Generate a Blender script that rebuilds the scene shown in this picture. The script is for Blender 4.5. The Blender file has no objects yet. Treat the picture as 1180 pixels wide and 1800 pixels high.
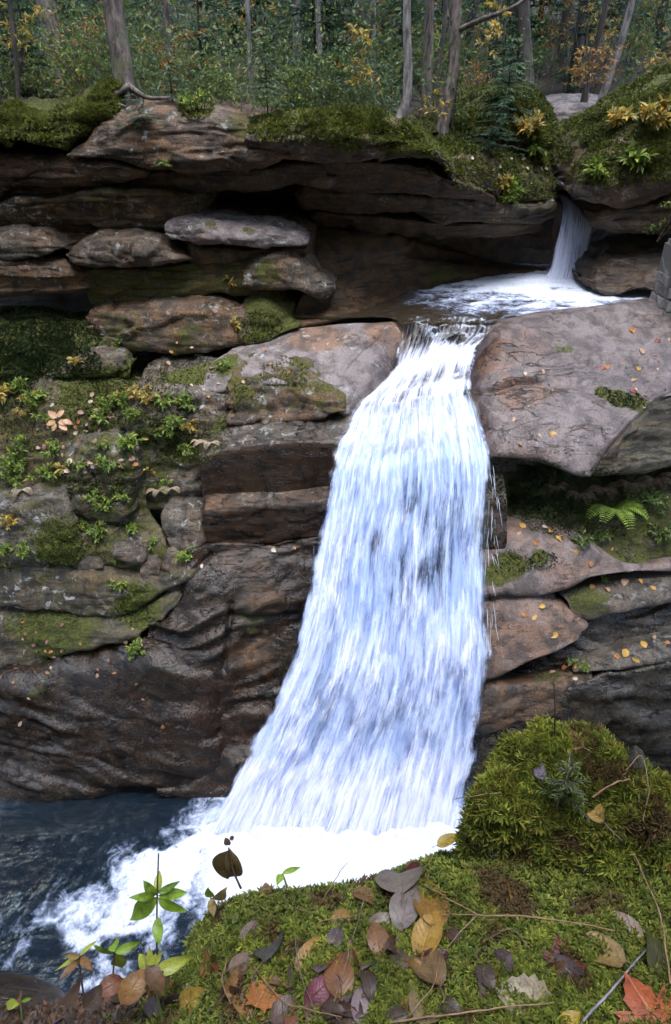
import bpy, math, random
import numpy as np
from mathutils import Vector, Matrix, Quaternion
from mathutils.bvhtree import BVHTree

random.seed(7); RNG = np.random.default_rng(7)
scene = bpy.context.scene
COL = scene.collection
# ---------------------------------------------------------------- camera
CAM_Z = 9.0; FPX = 1200.0; PITCH = math.radians(32.0)
CP, SP = math.cos(PITCH), math.sin(PITCH)
cam_data = bpy.data.cameras.new('camera')
cam = bpy.data.objects.new('camera', cam_data); COL.objects.link(cam)
cam.location = (0, 0, CAM_Z)
cam.rotation_euler = (math.pi / 2 - PITCH, 0, 0)
cam_data.sensor_fit = 'VERTICAL'; cam_data.sensor_height = 36.0; cam_data.lens = 36.0 * FPX / 1800.0
cam_data.clip_start = 0.05; cam_data.clip_end = 500
scene.camera = cam
# ---------------------------------------------------------------- sky, sun, exposure
SUN_EL, SUN_AZ = math.radians(80), math.radians(165)     # high soft light; azimuth from +Y (behind the falls) towards +X
world = bpy.data.worlds.new('World'); scene.world = world; world.use_nodes = True
wn = world.node_tree.nodes; wl = world.node_tree.links
sky = wn.new('ShaderNodeTexSky'); sky.sky_type = 'NISHITA'; sky.sun_disc = False
sky.sun_elevation = SUN_EL; sky.sun_rotation = SUN_AZ
sky.air_density = 1.0; sky.dust_density = 2.2; sky.ozone_density = 1.0
bg = wn['Background']; bg.inputs['Strength'].default_value = 0.15
wl.new(sky.outputs[0], bg.inputs['Color'])
sun_data = bpy.data.lights.new('sun', 'SUN'); sun_data.energy = 1.2; sun_data.angle = math.radians(40)
sun_data.color = (0.86, 0.91, 1.0)
sun = bpy.data.objects.new('sun', sun_data); COL.objects.link(sun)
sun_dir = Vector((math.sin(SUN_AZ) * math.cos(SUN_EL), math.cos(SUN_AZ) * math.cos(SUN_EL), math.sin(SUN_EL)))
sun.rotation_euler = (-sun_dir).to_track_quat('-Z', 'Y').to_euler(); sun.location = (0, 0, 60)
vs = scene.view_settings; vs.view_transform = 'Standard'; vs.look = 'None'; vs.gamma = 1.0; vs.use_curve_mapping = False
vs.exposure = 1.95
scene.cycles.use_denoising = True; scene.cycles.use_adaptive_sampling = True; scene.cycles.adaptive_threshold = .03
scene.cycles.max_bounces = 6; scene.cycles.transparent_max_bounces = 12
scene.cycles.diffuse_bounces = 2; scene.cycles.glossy_bounces = 2; scene.cycles.transmission_bounces = 4

# ---------------------------------------------------------------- maths helpers
def ray(px, py):
    px, py = np.broadcast_arrays(np.asarray(px, float), np.asarray(py, float))
    dx = (px - 590.0) / FPX; dy = (900.0 - py) / FPX
    return np.stack([dx, CP + dy * SP, -SP + dy * CP], -1)
def P(px, py, Y):                       # the place seen at (px,py), Y metres in front of the camera
    r = ray(px, py); return np.array([0, 0, CAM_Z]) + r * (np.asarray(Y, float) / r[..., 1])[..., None]
def Pz(px, py, z):                      # the place seen at (px,py) at height z
    r = ray(px, py); return np.array([0, 0, CAM_Z]) + r * ((z - CAM_Z) / r[..., 2])[..., None]
def pts(rows): a = np.array(rows, float); return P(a[:, 0], a[:, 1], a[:, 2])
def sstep(a, b, x): t = np.clip((x - a) / (b - a), 0, 1); return t * t * (3 - 2 * t)

def _hash(ix, iy, iz, seed):
    h = (ix * 374761393 + iy * 668265263 + iz * 1440662683 + seed * 974634721) & 0xFFFFFFFF
    h = ((h ^ (h >> 13)) * 1274126177) & 0xFFFFFFFF
    h = ((h ^ (h >> 16)) * 2246822519) & 0xFFFFFFFF
    return ((h ^ (h >> 15)) & 0xFFFFFF) / float(0xFFFFFF)
def vnoise(p, seed=0):                  # value noise, -1..1
    p = np.asarray(p, float); i = np.floor(p).astype(np.int64); f = p - i
    u = f * f * f * (f * (f * 6 - 15) + 10)
    x, y, z = i[..., 0], i[..., 1], i[..., 2]
    def h(a, b, c): return _hash(x + a, y + b, z + c, seed)
    ux, uy, uz = u[..., 0], u[..., 1], u[..., 2]
    c0 = (h(0,0,0)*(1-ux)+h(1,0,0)*ux)*(1-uy) + (h(0,1,0)*(1-ux)+h(1,1,0)*ux)*uy
    c1 = (h(0,0,1)*(1-ux)+h(1,0,1)*ux)*(1-uy) + (h(0,1,1)*(1-ux)+h(1,1,1)*ux)*uy
    return (c0 * (1 - uz) + c1 * uz) * 2 - 1
def fbm(p, oct=4, seed=0, gain=.5):
    s = 0; a = 1.0; t = 0
    for o in range(oct):
        s = s + a * vnoise(p * (2.03 ** o) + o * 17.3, seed + o); t += a; a *= gain
    return s / t
def ridged(p, oct=4, seed=0):
    s = 0; a = 1.0; t = 0
    for o in range(oct):
        s = s + a * (1 - np.abs(vnoise(p * (2.07 ** o) + o * 9.1, seed + o))); t += a; a *= .5
    return s / t

def facets(p, seed=0):                  # broken-rock planes: every cell of a random cell pattern is one tilted flat
    i = np.floor(p).astype(np.int64); best = np.full(p.shape[:-1], 9e9); out = np.zeros(p.shape[:-1])
    for a in (-1, 0, 1):
        for b in (-1, 0, 1):
            for c in (-1, 0, 1):
                x, y, z = i[..., 0] + a, i[..., 1] + b, i[..., 2] + c
                f = np.stack([x + _hash(x, y, z, seed), y + _hash(x, y, z, seed + 1), z + _hash(x, y, z, seed + 2)], -1); d = p - f; r = (d * d).sum(-1); m = r < best
                pl = d[..., 0] * (_hash(x, y, z, seed + 3) - .5) + d[..., 1] * (_hash(x, y, z, seed + 4) - .5) + d[..., 2] * (_hash(x, y, z, seed + 5) - .5) + .45 * (_hash(x, y, z, seed + 6) - .5)
                best = np.where(m, r, best); out = np.where(m, pl, out)
    return out
def interp(t, v, s):                    # smooth cubic through v at knots t
    t = np.asarray(t, float); v = np.asarray(v, float); s = np.clip(s, t[0], t[-1])
    if len(t) == 2:
        w = ((s - t[0]) / (t[1] - t[0]))
        w = w.reshape(w.shape + (1,) * (v.ndim - 1)); return v[0] * (1 - w) + v[1] * w
    sh = (-1,) + (1,) * (v.ndim - 1)
    d = np.diff(v, axis=0) / np.diff(t).reshape(sh)
    m = np.empty_like(v); m[0] = d[0]; m[-1] = d[-1]
    h = np.diff(t).reshape(sh); m[1:-1] = (d[:-1] * h[1:] + d[1:] * h[:-1]) / (h[1:] + h[:-1])
    k = np.clip(np.searchsorted(t, s, 'right') - 1, 0, len(t) - 2)
    hh = (t[k + 1] - t[k]); u = (s - t[k]) / hh
    e = lambda a: a.reshape(a.shape + (1,) * (v.ndim - 1))
    u, hh = e(u), e(hh)
    return (2*u**3-3*u**2+1)*v[k] + (u**3-2*u**2+u)*hh*m[k] + (-2*u**3+3*u**2)*v[k+1] + (u**3-u**2)*hh*m[k+1]
def chord(a):
    d = np.sqrt((np.diff(a, axis=0) ** 2).sum(-1))
    if d.ndim > 1: d = d.mean(-1)
    return np.concatenate([[0], np.cumsum(np.maximum(d, 1e-5))])
def resample(a, n):
    t = chord(a); return interp(t, a, np.linspace(0, t[-1], n))
def grid_faces(nv, nu, wrap=False):
    i = np.arange(nv * nu).reshape(nv, nu)
    if wrap: i = np.concatenate([i, i[:, :1]], 1)
    return np.stack([i[:-1, :-1], i[:-1, 1:], i[1:, 1:], i[1:, :-1]], -1).reshape(-1, 4)
def grid_normals(g):
    du = np.gradient(g, axis=1); dv = np.gradient(g, axis=0)
    n = np.cross(dv, du); return n / (np.linalg.norm(n, axis=-1, keepdims=True) + 1e-9)

# ---------------------------------------------------------------- object helpers
def tag(o, label=None, cat=None, group=None, kind=None):
    if label: o['label'] = label
    if cat: o['category'] = cat
    if group: o['group'] = group
    if kind: o['kind'] = kind
    return o
def empty(name, loc):
    o = bpy.data.objects.new(name, None); COL.objects.link(o); o.location = loc; o.empty_display_size = .1; return o
def mesh_data(name, v, f, mat=None, uv=None, attrs=None, smooth=True, colors=None):
    v = np.ascontiguousarray(v, np.float32); m = bpy.data.meshes.new(name)
    if isinstance(f, np.ndarray): f = [f]
    f = [np.asarray(a, np.int64) for a in f if len(a)]
    nl = sum(a.size for a in f); npoly = sum(len(a) for a in f)
    m.vertices.add(len(v)); m.vertices.foreach_set('co', v.ravel())
    m.loops.add(nl); m.polygons.add(npoly)
    li = np.concatenate([a.ravel() for a in f]).astype(np.int32)
    cnt = np.concatenate([np.full(len(a), a.shape[1]) for a in f])
    st = np.concatenate([[0], np.cumsum(cnt)[:-1]]).astype(np.int32)
    m.loops.foreach_set('vertex_index', li); m.polygons.foreach_set('loop_start', st)
    m.polygons.foreach_set('loop_total', cnt.astype(np.int32))
    m.polygons.foreach_set('use_smooth', np.full(npoly, smooth))
    if uv is not None:
        l = m.uv_layers.new(name='UVMap'); l.data.foreach_set('uv', np.ascontiguousarray(np.asarray(uv, np.float32)[li]).ravel())
    for k, a in (attrs or {}).items():
        at = m.attributes.new(k, 'FLOAT', 'POINT'); at.data.foreach_set('value', np.ascontiguousarray(np.broadcast_to(a, len(v)), np.float32))
    if colors is not None:
        at = m.attributes.new('tint', 'FLOAT_COLOR', 'POINT')
        c = np.ones((len(v), 4), np.float32); c[:, :3] = colors; at.data.foreach_set('color', c.ravel())
    m.update(calc_edges=True)
    if mat: m.materials.append(mat)
    return m
def mk(name, v, f, mat=None, parent=None, origin=None, **kw):
    v = np.asarray(v, float)
    if parent is not None: o0 = np.array(parent.location) if parent.parent is None else np.array(parent.parent.location) + np.array(parent.location)
    elif origin is not None: o0 = np.asarray(origin, float)
    else: o0 = np.array([v[:, 0].mean(), v[:, 1].mean(), v[:, 2].min()])
    o = bpy.data.objects.new(name, mesh_data(name, v - o0, f, mat, **kw)); COL.objects.link(o)
    if parent is not None: o.parent = parent
    else: o.location = o0
    return o
def copy_tree(o, parent=None):
    c = o.copy(); COL.objects.link(c); c.parent = parent
    for ch in list(o.children): copy_tree(ch, c)
    return c
def tube(path, rad, seg=6, closed_tip=True):   # path (n,3), rad scalar or (n,)
    p = np.asarray(path, float); n = len(p); r = np.broadcast_to(np.asarray(rad, float), n)
    t = np.gradient(p, axis=0); t /= np.linalg.norm(t, axis=1, keepdims=True) + 1e-9
    ref = np.array([0, 0, 1.0]) if abs(t[:, 2]).mean() < .8 else np.array([1.0, 0, 0])
    a = np.cross(t, ref); a /= np.linalg.norm(a, axis=1, keepdims=True) + 1e-9; b = np.cross(t, a)
    th = np.linspace(0, 2 * np.pi, seg, endpoint=False)
    v = p[:, None] + r[:, None, None] * (np.cos(th)[None, :, None] * a[:, None] + np.sin(th)[None, :, None] * b[:, None])
    f = grid_faces(n, seg, wrap=True)
    return v.reshape(-1, 3), f
class MB:                               # collects pieces of one mesh
    def __init__(s): s.v = []; s.q = []; s.t = []; s.n = 0; s.c = []; s.uv = []
    def add(s, v, f, c=None, uv=None):
        v = np.asarray(v, float).reshape(-1, 3); f = np.asarray(f) + s.n
        (s.q if f.shape[1] == 4 else s.t).append(f); s.v.append(v); s.n += len(v)
        if c is not None: s.c.append(np.broadcast_to(np.asarray(c, float), (len(v), 3)))
        if uv is not None: s.uv.append(np.asarray(uv, float))
        return s
    def build(s, name, mat, parent=None, origin=None, smooth=True):
        f = [np.concatenate(a) for a in (s.q, s.t) if a]
        v = np.concatenate(s.v)
        return mk(name, v, f, mat, parent, origin, smooth=smooth,
                  colors=np.concatenate(s.c) if s.c else None, uv=np.concatenate(s.uv) if s.uv else None)

# ---------------------------------------------------------------- material helpers
class NT:
    def __init__(s, name):
        s.m = bpy.data.materials.new(name); s.m.use_nodes = True; s.t = s.m.node_tree; s.n = s.t.nodes; s.l = s.t.links
        s.n.clear(); s.out = s.n.new('ShaderNodeOutputMaterial')
    def _in(s, node, key, v):
        i = node.inputs[key]
        if isinstance(v, bpy.types.NodeSocket): s.l.new(v, i)
        elif v is not None:
            if i.type == 'RGBA' and not isinstance(v, (int, float)) and len(v) == 3: v = (*v, 1)
            i.default_value = v
    def node(s, typ, ins=None, out=0, **props):
        n = s.n.new(typ)
        for k, v in props.items(): setattr(n, k, v)
        for k, v in (ins or {}).items(): s._in(n, k, v)
        return n.outputs[out] if out is not None else n
    def math(s, op, a, b=0.0, c=None, clamp=False):
        d = {0: a, 1: b}
        if c is not None: d[2] = c
        return s.node('ShaderNodeMath', d, operation=op, use_clamp=clamp)
    def mix(s, f, a, b): # colour mix
        n = s.node('ShaderNodeMix', None, out=None, data_type='RGBA', blend_type='MIX', clamp_factor=True)
        s._in(n, 0, f); s._in(n, 6, a); s._in(n, 7, b); return n.outputs[2]
    def mul(s, a, b, f=1.0):
        n = s.node('ShaderNodeMix', None, out=None, data_type='RGBA', blend_type='MULTIPLY'); s._in(n, 0, f); s._in(n, 6, a); s._in(n, 7, b); return n.outputs[2]
    def noise(s, vec, scale, detail=4, rough=.55, dist=0.0, out=0):
        return s.node('ShaderNodeTexNoise', {'Vector': vec, 'Scale': scale, 'Detail': detail, 'Roughness': rough, 'Distortion': dist}, out=out)
    def ramp(s, f, a, b, lo=0.0, hi=1.0):
        return s.node('ShaderNodeMapRange', {0: f, 1: a, 2: b, 3: lo, 4: hi}, interpolation_type='SMOOTHSTEP', clamp=True)
    def grad(s, f, stops):
        n = s.node('ShaderNodeValToRGB', {0: f}, out=None); e = n.color_ramp.elements
        while len(e) < len(stops): e.new(.5)
        for k, (p, c) in enumerate(stops): e[k].position = p; e[k].color = (*c, 1)
        return n.outputs[0]
    def mapping(s, vec, scale=(1, 1, 1), rot=(0, 0, 0), loc=(0, 0, 0)):
        return s.node('ShaderNodeMapping', {'Vector': vec, 'Scale': scale, 'Rotation': rot, 'Location': loc})
    def attr(s, name, out=2): return s.node('ShaderNodeAttribute', None, out=out, attribute_name=name)
    def pos(s): return s.node('ShaderNodeNewGeometry', None, out=0)
    def bump(s, h, strength, dist, normal=None):
        d = {'Height': h, 'Strength': strength, 'Distance': dist}
        if normal is not None: d['Normal'] = normal
        return s.node('ShaderNodeBump', d)
    def bsdf(s, **kw):
        n = s.node('ShaderNodeBsdfPrincipled', None, out=None)
        for k, v in kw.items(): s._in(n, k.replace('_', ' '), v)
        return n.outputs[0]
    def done(s, surf): s.l.new(surf, s.out.inputs[0]); return s.m
# ---------------------------------------------------------------- rock
def rock_material(name, brown, grey, dark, grain=1.0, wetcol=(.25, .205, .185), wetrough=.60):
    t = NT(name); p = t.pos()
    wet, moss, pale, warm = t.attr('wet'), t.attr('moss'), t.attr('pale'), t.attr('warm')
    big = t.noise(p, .9, 5, .6, .6); mid = t.noise(p, 4.5, 4, .62, .3)
    strat = t.noise(t.mapping(p, (1.2, 1.2, 9)), 1.0, 5, .6, .5)
    f = t.math('ADD', t.math('MULTIPLY', big, .6), t.math('MULTIPLY', strat, .4))
    f = t.math('ADD', f, t.math('MULTIPLY', t.math('SUBTRACT', warm, .5), .55))
    col = t.mix(t.ramp(f, .36, .64), grey, brown)
    col = t.mix(t.ramp(mid, .60, .38, 0, .75), col, dark)
    # mineral grain of granite
    gr = t.noise(p, 42, 3, .75)
    col = t.mul(col, t.grad(t.math('ADD', .5, t.math('MULTIPLY', t.math('SUBTRACT', gr, .5), grain)), [(.32, (.40, .39, .40)), (.5, (.95, .94, .93)), (.66, (1.75, 1.65, 1.6))]))
    # drip stains
    st = t.noise(t.mapping(p, (5, 5, .5)), 1.0, 5, .65, .2)
    col = t.mix(t.ramp(st, .56, .72, 0, .6), col, dark)
    # bedding partings and hairline fractures
    k1 = t.noise(t.mapping(p, (.55, .55, 3.4)), 1.7, 5, .6, .35); c1 = t.ramp(t.math('ABSOLUTE', t.math('SUBTRACT', k1, .5)), .011, .002)
    k2 = t.noise(t.mapping(p, (1.3, 1.3, 1.0), loc=(4, 1, 7)), 1.5, 5, .62, .9); c2 = t.ramp(t.math('ABSOLUTE', t.math('SUBTRACT', k2, .53)), .006, .001)
    crk = t.math('MAXIMUM', c1, t.math('MULTIPLY', c2, .8))
    if grain < .9: crk = t.math('MULTIPLY', crk, t.ramp(big, .48, .60))
    col = t.mix(t.math('MULTIPLY', crk, .8), col, tuple(.5 * x for x in dark))
    # lichen
    lv = t.noise(p, 7.5, 4, .7, .4); lb = t.noise(p, 1.7, 3)
    lm = t.math('MULTIPLY', t.ramp(lv, .55, .66), t.ramp(lb, .42, .6))
    lm = t.math('MULTIPLY', lm, pale, clamp=True)
    col = t.mix(lm, col, t.mix(gr, (.24, .255, .24), (.40, .41, .38)))
    # wetness darkens
    col = t.mix(wet, col, t.mul(col, wetcol))
    # moss and algae film
    mn = t.noise(p, 6, 5, .68, .4); mm = t.ramp(t.math('ADD', t.math('MULTIPLY', moss, 1.15), mn), .93, 1.22)
    mc = t.grad(t.noise(p, 30, 5, .7), [(.28, (.012, .016, .004)), (.5, (.055, .060, .010)), (.75, (.13, .125, .018))])
    col = t.mix(mm, col, mc)
    rough = t.math('SUBTRACT', .80, t.math('MULTIPLY', wet, wetrough))
    rough = t.math('ADD', rough, t.math('MULTIPLY', t.math('SUBTRACT', mid, .5), .25))
    rough = t.math('ADD', rough, t.math('MULTIPLY', mm, .5), clamp=True)
    b1 = t.bump(t.noise(t.mapping(p, (1, 1, 2.2)), 17, 5, .72, .2), .5, .035)
    b1 = t.bump(t.math('SUBTRACT', 1.0, crk), .8, .03, b1)
    b2 = t.bump(gr, t.math('SUBTRACT', .7, t.math('MULTIPLY', wet, .42)), .018, b1)
    return t.done(t.bsdf(Base_Color=col, Roughness=rough, Normal=b2, **{'Specular_IOR_Level': .5}))
ROCK = rock_material('granite', (.132, .070, .029), (.122, .103, .077), (.021, .016, .010))
ROCKD = rock_material('dark_cliff_rock', (.118, .062, .021), (.098, .083, .045), (.015, .012, .007))
SLAB = rock_material('pale_granite', (.215, .130, .082), (.222, .192, .186), (.060, .048, .042), .5, (.56, .50, .50), .66)

def leaf_material(name, transl=.35, rough=.45):
    t = NT(name); c = t.attr('tint', 0); p = t.pos()
    n = t.noise(p, 60, 3); col = t.mul(c, t.grad(n, [(.3, (.7, .7, .7)), (.7, (1.2, 1.2, 1.2))]))
    a = t.bsdf(Base_Color=col, Roughness=rough, Specular_IOR_Level=.35)
    b = t.node('ShaderNodeBsdfTranslucent', {'Color': col})
    return t.done(t.node('ShaderNodeMixShader', {0: transl, 1: a, 2: b}))
LEAF = leaf_material('leaf')
MOSSM = leaf_material('moss_frond', .3, .6)
def bark_material(name, a, b, scale=1.0):
    t = NT(name); p = t.pos()
    n = t.noise(t.mapping(p, (14 * scale, 14 * scale, 3 * scale)), 1.0, 6, .7, .5); m = t.noise(p, 2.5, 4)
    col = t.mix(t.ramp(n, .35, .65), b, a); col = t.mix(t.ramp(m, .55, .7, 0, .5), col, (.16, .17, .14))
    mo = t.math('MULTIPLY', t.ramp(t.noise(p, 5, 5, .7), .5, .62), t.attr('moss'))
    col = t.mix(mo, col, (.05, .065, .012))
    return t.done(t.bsdf(Base_Color=col, Roughness=.85, Normal=t.bump(n, .9, .03)))
BARK = bark_material('bark', (.17, .138, .116), (.026, .020, .017))
BARKD = bark_material('dark_bark', (.075, .06, .052), (.022, .017, .014))
BARKP = bark_material('pale_bark', (.27, .25, .23), (.06, .052, .046), .7)
t = NT('twig_wood'); TWIG = t.done(t.bsdf(Base_Color=t.grad(t.noise(t.pos(), 40, 3), [(.3, (.07, .045, .03)), (.7, (.19, .13, .085))]), Roughness=.6))
def soil_material(name):
    t = NT(name); p = t.pos()
    n = t.noise(p, 14, 8, .7); n2 = t.noise(p, 1.3, 4)
    v = t.node('ShaderNodeTexVoronoi', {'Vector': p, 'Scale': 26.0, 'Randomness': 1.0}, out=1)
    litter = t.mul(v, (.09, .055, .034)); litter = t.mix(.5, litter, (.04, .026, .018))
    col = t.mix(t.ramp(n, .38, .62), (.022, .016, .011), litter)
    col = t.mix(t.ramp(n2, .5, .66, 0, .75), col, t.grad(n, [(.3, (.015, .022, .006)), (.7, (.06, .075, .016))]))
    return t.done(t.bsdf(Base_Color=col, Roughness=.85, Normal=t.bump(n, .8, .06)))
SOIL = soil_material('forest_litter')

# ---------------------------------------------------------------- water
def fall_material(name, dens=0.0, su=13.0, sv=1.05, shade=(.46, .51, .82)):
    t = NT(name); uv = t.node('ShaderNodeUVMap'); 
    cov = t.attr('cover')
    wob = t.noise(t.mapping(uv, (1.3, .6, 1)), 1.0, 3, out=1)
    uvw = t.node('ShaderNodeVectorMath', {0: uv, 1: t.node('ShaderNodeVectorMath', {0: wob, 1: (.10, .0, 0)}, operation='MULTIPLY')}, operation='ADD')
    s1 = t.noise(t.mapping(uvw, (su, sv, 1)), 1.0, 6, .62, .15)
    s2 = t.noise(t.mapping(uvw, (su * 3.0, sv * 2.0, 1), loc=(3, 7, 0)), 1.0, 5, .7, .1)
    bl = t.noise(t.mapping(uvw, (3.4, .95, 1), loc=(9, 2, 0)), 1.0, 5, .62, .5)
    a = t.math('ADD', t.math('MULTIPLY', s1, .55), t.math('ADD', t.math('MULTIPLY', s2, .45), t.math('MULTIPLY', t.math('SUBTRACT', bl, .5), 1.05)))
    a = t.math('ADD', a, t.math('SUBTRACT', cov, .5 - dens))
    al = t.ramp(a, .30, .70)
    h = t.math('ADD', t.math('MULTIPLY', s1, .6), t.math('MULTIPLY', s2, .4))
    nb = t.bump(h, .6, .05)
    # falling drops scatter light from all round, mostly from the open sky above
    nb = t.node('ShaderNodeVectorMath', {0: t.node('ShaderNodeVectorMath', {0: nb, 1: (0, -.15, .75)}, operation='ADD')}, operation='NORMALIZE')
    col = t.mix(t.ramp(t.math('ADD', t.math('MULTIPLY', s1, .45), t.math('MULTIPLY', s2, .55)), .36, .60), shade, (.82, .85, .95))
    d = t.node('ShaderNodeBsdfDiffuse', {'Color': col, 'Normal': nb}); tr = t.node('ShaderNodeBsdfTranslucent', {'Color': col, 'Normal': nb})
    wht = t.node('ShaderNodeMixShader', {0: .25, 1: d, 2: tr})
    gl = t.node('ShaderNodeBsdfGlossy', {'Color': (1, 1, 1), 'Roughness': .3})
    fr = t.node('ShaderNodeFresnel', {'IOR': 1.33})
    clear = t.node('ShaderNodeMixShader', {0: t.math('MULTIPLY', fr, .55), 1: t.node('ShaderNodeBsdfTransparent', {'Color': (.86, .91, .97)}), 2: gl})
    edge = t.ramp(cov, .02, .18)
    sh = t.node('ShaderNodeMixShader', {0: t.math('MULTIPLY', al, .93), 1: clear, 2: wht})
    return t.done(t.node('ShaderNodeMixShader', {0: edge, 1: t.node('ShaderNodeBsdfTransparent'), 2: sh}))
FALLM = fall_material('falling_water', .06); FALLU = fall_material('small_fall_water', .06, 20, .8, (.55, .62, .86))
def pool_material(name, deep, clear_amt):
    t = NT(name); p = t.pos(); foam = t.attr('foam')
    n = t.noise(p, 5, 6, .66, 1.4); n2 = t.noise(p, 24, 4, .65, .8)
    fm = t.ramp(t.math('ADD', foam, t.math('ADD', t.math('MULTIPLY', t.math('SUBTRACT', n, .5), .9), t.math('MULTIPLY', t.math('SUBTRACT', n2, .5), .28))), .34, .86)
    nb = t.bump(t.noise(t.mapping(p, (.7, 1.9, 1), rot=(0, 0, .35)), 5, 6, .66, 1.2), 1.0, .22)
    gl = t.node('ShaderNodeBsdfGlossy', {'Color': (1, 1, 1), 'Roughness': .06, 'Normal': nb}); fr = t.node('ShaderNodeFresnel', {'IOR': 1.42, 'Normal': nb})
    body = t.node('ShaderNodeBsdfDiffuse', {'Color': deep})
    body = t.node('ShaderNodeMixShader', {0: clear_amt, 1: body, 2: t.node('ShaderNodeBsdfTransparent', {'Color': (.75, .66, .48)})})
    w = t.node('ShaderNodeMixShader', {0: fr, 1: body, 2: gl})
    fb = t.bump(n2, .4, .04)
    col = t.mix(t.math('MULTIPLY', fm, t.ramp(n2, .30, .60, .55, 1.0)), (.34, .44, .68), (.76, .80, .89))
    fo = t.node('ShaderNodeMixShader', {0: .2, 1: t.node('ShaderNodeBsdfDiffuse', {'Color': col, 'Normal': fb}), 2: t.node('ShaderNodeBsdfTranslucent', {'Color': col, 'Normal': fb})})
    return t.done(t.node('ShaderNodeMixShader', {0: fm, 1: w, 2: fo}))
POOLM = pool_material('dark_pool_water', (.004, .010, .017), .1)
POOLU = pool_material('shallow_pool_water', (.055, .040, .022), .55)
# ---------------------------------------------------------------- rock builders
def project(v):
    d = v - np.array([0, 0, CAM_Z]); z = d[..., 1] * CP - d[..., 2] * SP
    z = np.maximum(z, .05)
    return 590 + FPX * d[..., 0] / z, 900 - FPX * (d[..., 1] * SP + d[..., 2] * CP) / z, z
ROCKS = []
def finish_rock(name, label, g, mat, amp, attrs, spots, seed, kind=None, cat='rock', group=None, strat_dir=(0, 0, 1), sfreq=5.0, joint=1.1, parent=None, rid=None, chip=0.0, aniso=4.0, cracks=()):
    nv, nu = g.shape[:2]; n = grid_normals(g); q = g.copy()
    lo, stt, fi = amp
    sd = np.array(strat_dir, float); sd /= np.linalg.norm(sd)
    qa = q + (aniso - 1) * (q @ sd)[..., None] * sd       # beds: everything is drawn out along them
    d = lo * fbm(q * 1.0, 3, seed) + lo * .5 * fbm(qa * 1.1, 3, seed + 5)
    if stt:
        zz = q @ sd; w1 = fbm(q * .6, 3, seed + 9)
        h = zz * sfreq + .6 * w1 + .9 * vnoise(np.stack([zz * sfreq * .55, 0 * zz, 0 * zz + seed], -1), seed) + .12 * fbm(q * 2.6, 2, seed + 12)
        k = np.floor(h).astype(np.int64); fr = h - k; zero = np.zeros_like(k)
        def jut(kk):                     # every bed is broken by upright joints into blocks that stand out differently
            hx = q[..., 0] * joint + kk * .37 + .5 * vnoise(q * 1.3, seed + 6); j = np.floor(hx).astype(np.int64); fx = hx - j
            a, b = _hash(kk, j, zero + seed, 3), _hash(kk, j + 1, zero + seed, 3); w = sstep(.86, 1.0, fx)
            base = _hash(kk, zero + seed, zero, 5)
            return .6 * base + .4 * (a * (1 - w) + b * w) - .25 * np.exp(-((fx - .93) / .05) ** 2)
        w = sstep(.80, 1.0, fr); jt = jut(k) * (1 - w) + jut(k + 1) * w
        pt = .3 + .7 * sstep(-.35, .35, fbm(q * .8, 2, seed + 31))
        d += stt * pt * ((jt - .5) * 2.0 - 1.3 * np.exp(-((fr - .90) / .05) ** 2) * sstep(-.2, .3, vnoise(q * 1.4, seed + 3)))
    if chip:
        wq = q + .12 * np.stack([fbm(q * 1.7, 2, seed + 60), fbm(q * 1.7, 2, seed + 61), fbm(q * 1.7, 2, seed + 62)], -1)
        d += chip * (facets(wq * np.array([1.0, 1.0, 3.2]), seed + 63) + .3 * facets(wq * np.array([2.6, 2.6, 8]), seed + 71))
    if rid:                              # water-worn ridges and runnels that follow one direction
        ra, dv, fa, fc = rid; dv = np.array(dv, float); dv /= np.linalg.norm(dv); cv = np.cross(dv, [0, 1.0, 0]); cv /= np.linalg.norm(cv)
        wq = q + .25 * np.stack([fbm(q * .8, 2, seed + 50), fbm(q * .8, 2, seed + 51), fbm(q * .8, 2, seed + 52)], -1)
        cc = np.stack([(wq @ dv) * fa, (wq @ cv) * fc, q[..., 1] * fa], -1)
        mk_ = sstep(-.35, .4, fbm(q * .9, 2, seed + 58))
        d += ra * ((ridged(cc, 3, seed + 53) - .55) * 1.7 * (.25 + .75 * mk_) + 1.0 * np.abs(vnoise(cc * .5, seed + 57)) - .4)
    if fi:
        d += fi * (1.1 * fbm(qa * 3.2, 5, seed + 20, .55) + .7 * (ridged(qa * 2.1, 3, seed + 25) - .6))
        cr = vnoise(q * np.array([1.5, 1.5, 2.2]) + .5 * fbm(q * 2, 2, seed + 40)[..., None], seed + 41)   # fissures
        d -= fi * 2.2 * np.exp(-(cr / .022) ** 2) * sstep(0, .5, vnoise(q * .9, seed + 44))
    for (line, cw, cd) in cracks:
        X_, Y_, Z_ = project(g.reshape(-1, 3)); fl = g.reshape(-1, 3); pl = np.array([fl[np.argmin((X_ - a) ** 2 + (Y_ - b) ** 2 + 3 * Z_)] for (a, b) in line]); pl = resample(pl, 60)
        pl = pl + .03 * np.stack([fbm(pl * 6, 3, 5), fbm(pl * 6, 3, 6), 0 * pl[:, 0]], -1)
        dist = np.min(np.stack([np.linalg.norm(g - c, axis=-1) for c in pl]), 0); d -= cd * np.exp(-(dist / cw) ** 2)
    sg = np.where(n[..., 1:2] * -1 + n[..., 2:3] * 1 > 0, 1, -1) if cracks else 1
    g = g + sg * n * d[..., None]
    v = g.reshape(-1, 3); at = {k: np.full(len(v), float(x)) for k, x in dict(wet=.2, moss=.0, pale=.3, warm=.5, **{}).items()}
    for k, x in attrs.items():
        at[k] = x(g, n).reshape(-1) if callable(x) else np.full(len(v), float(x))
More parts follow.
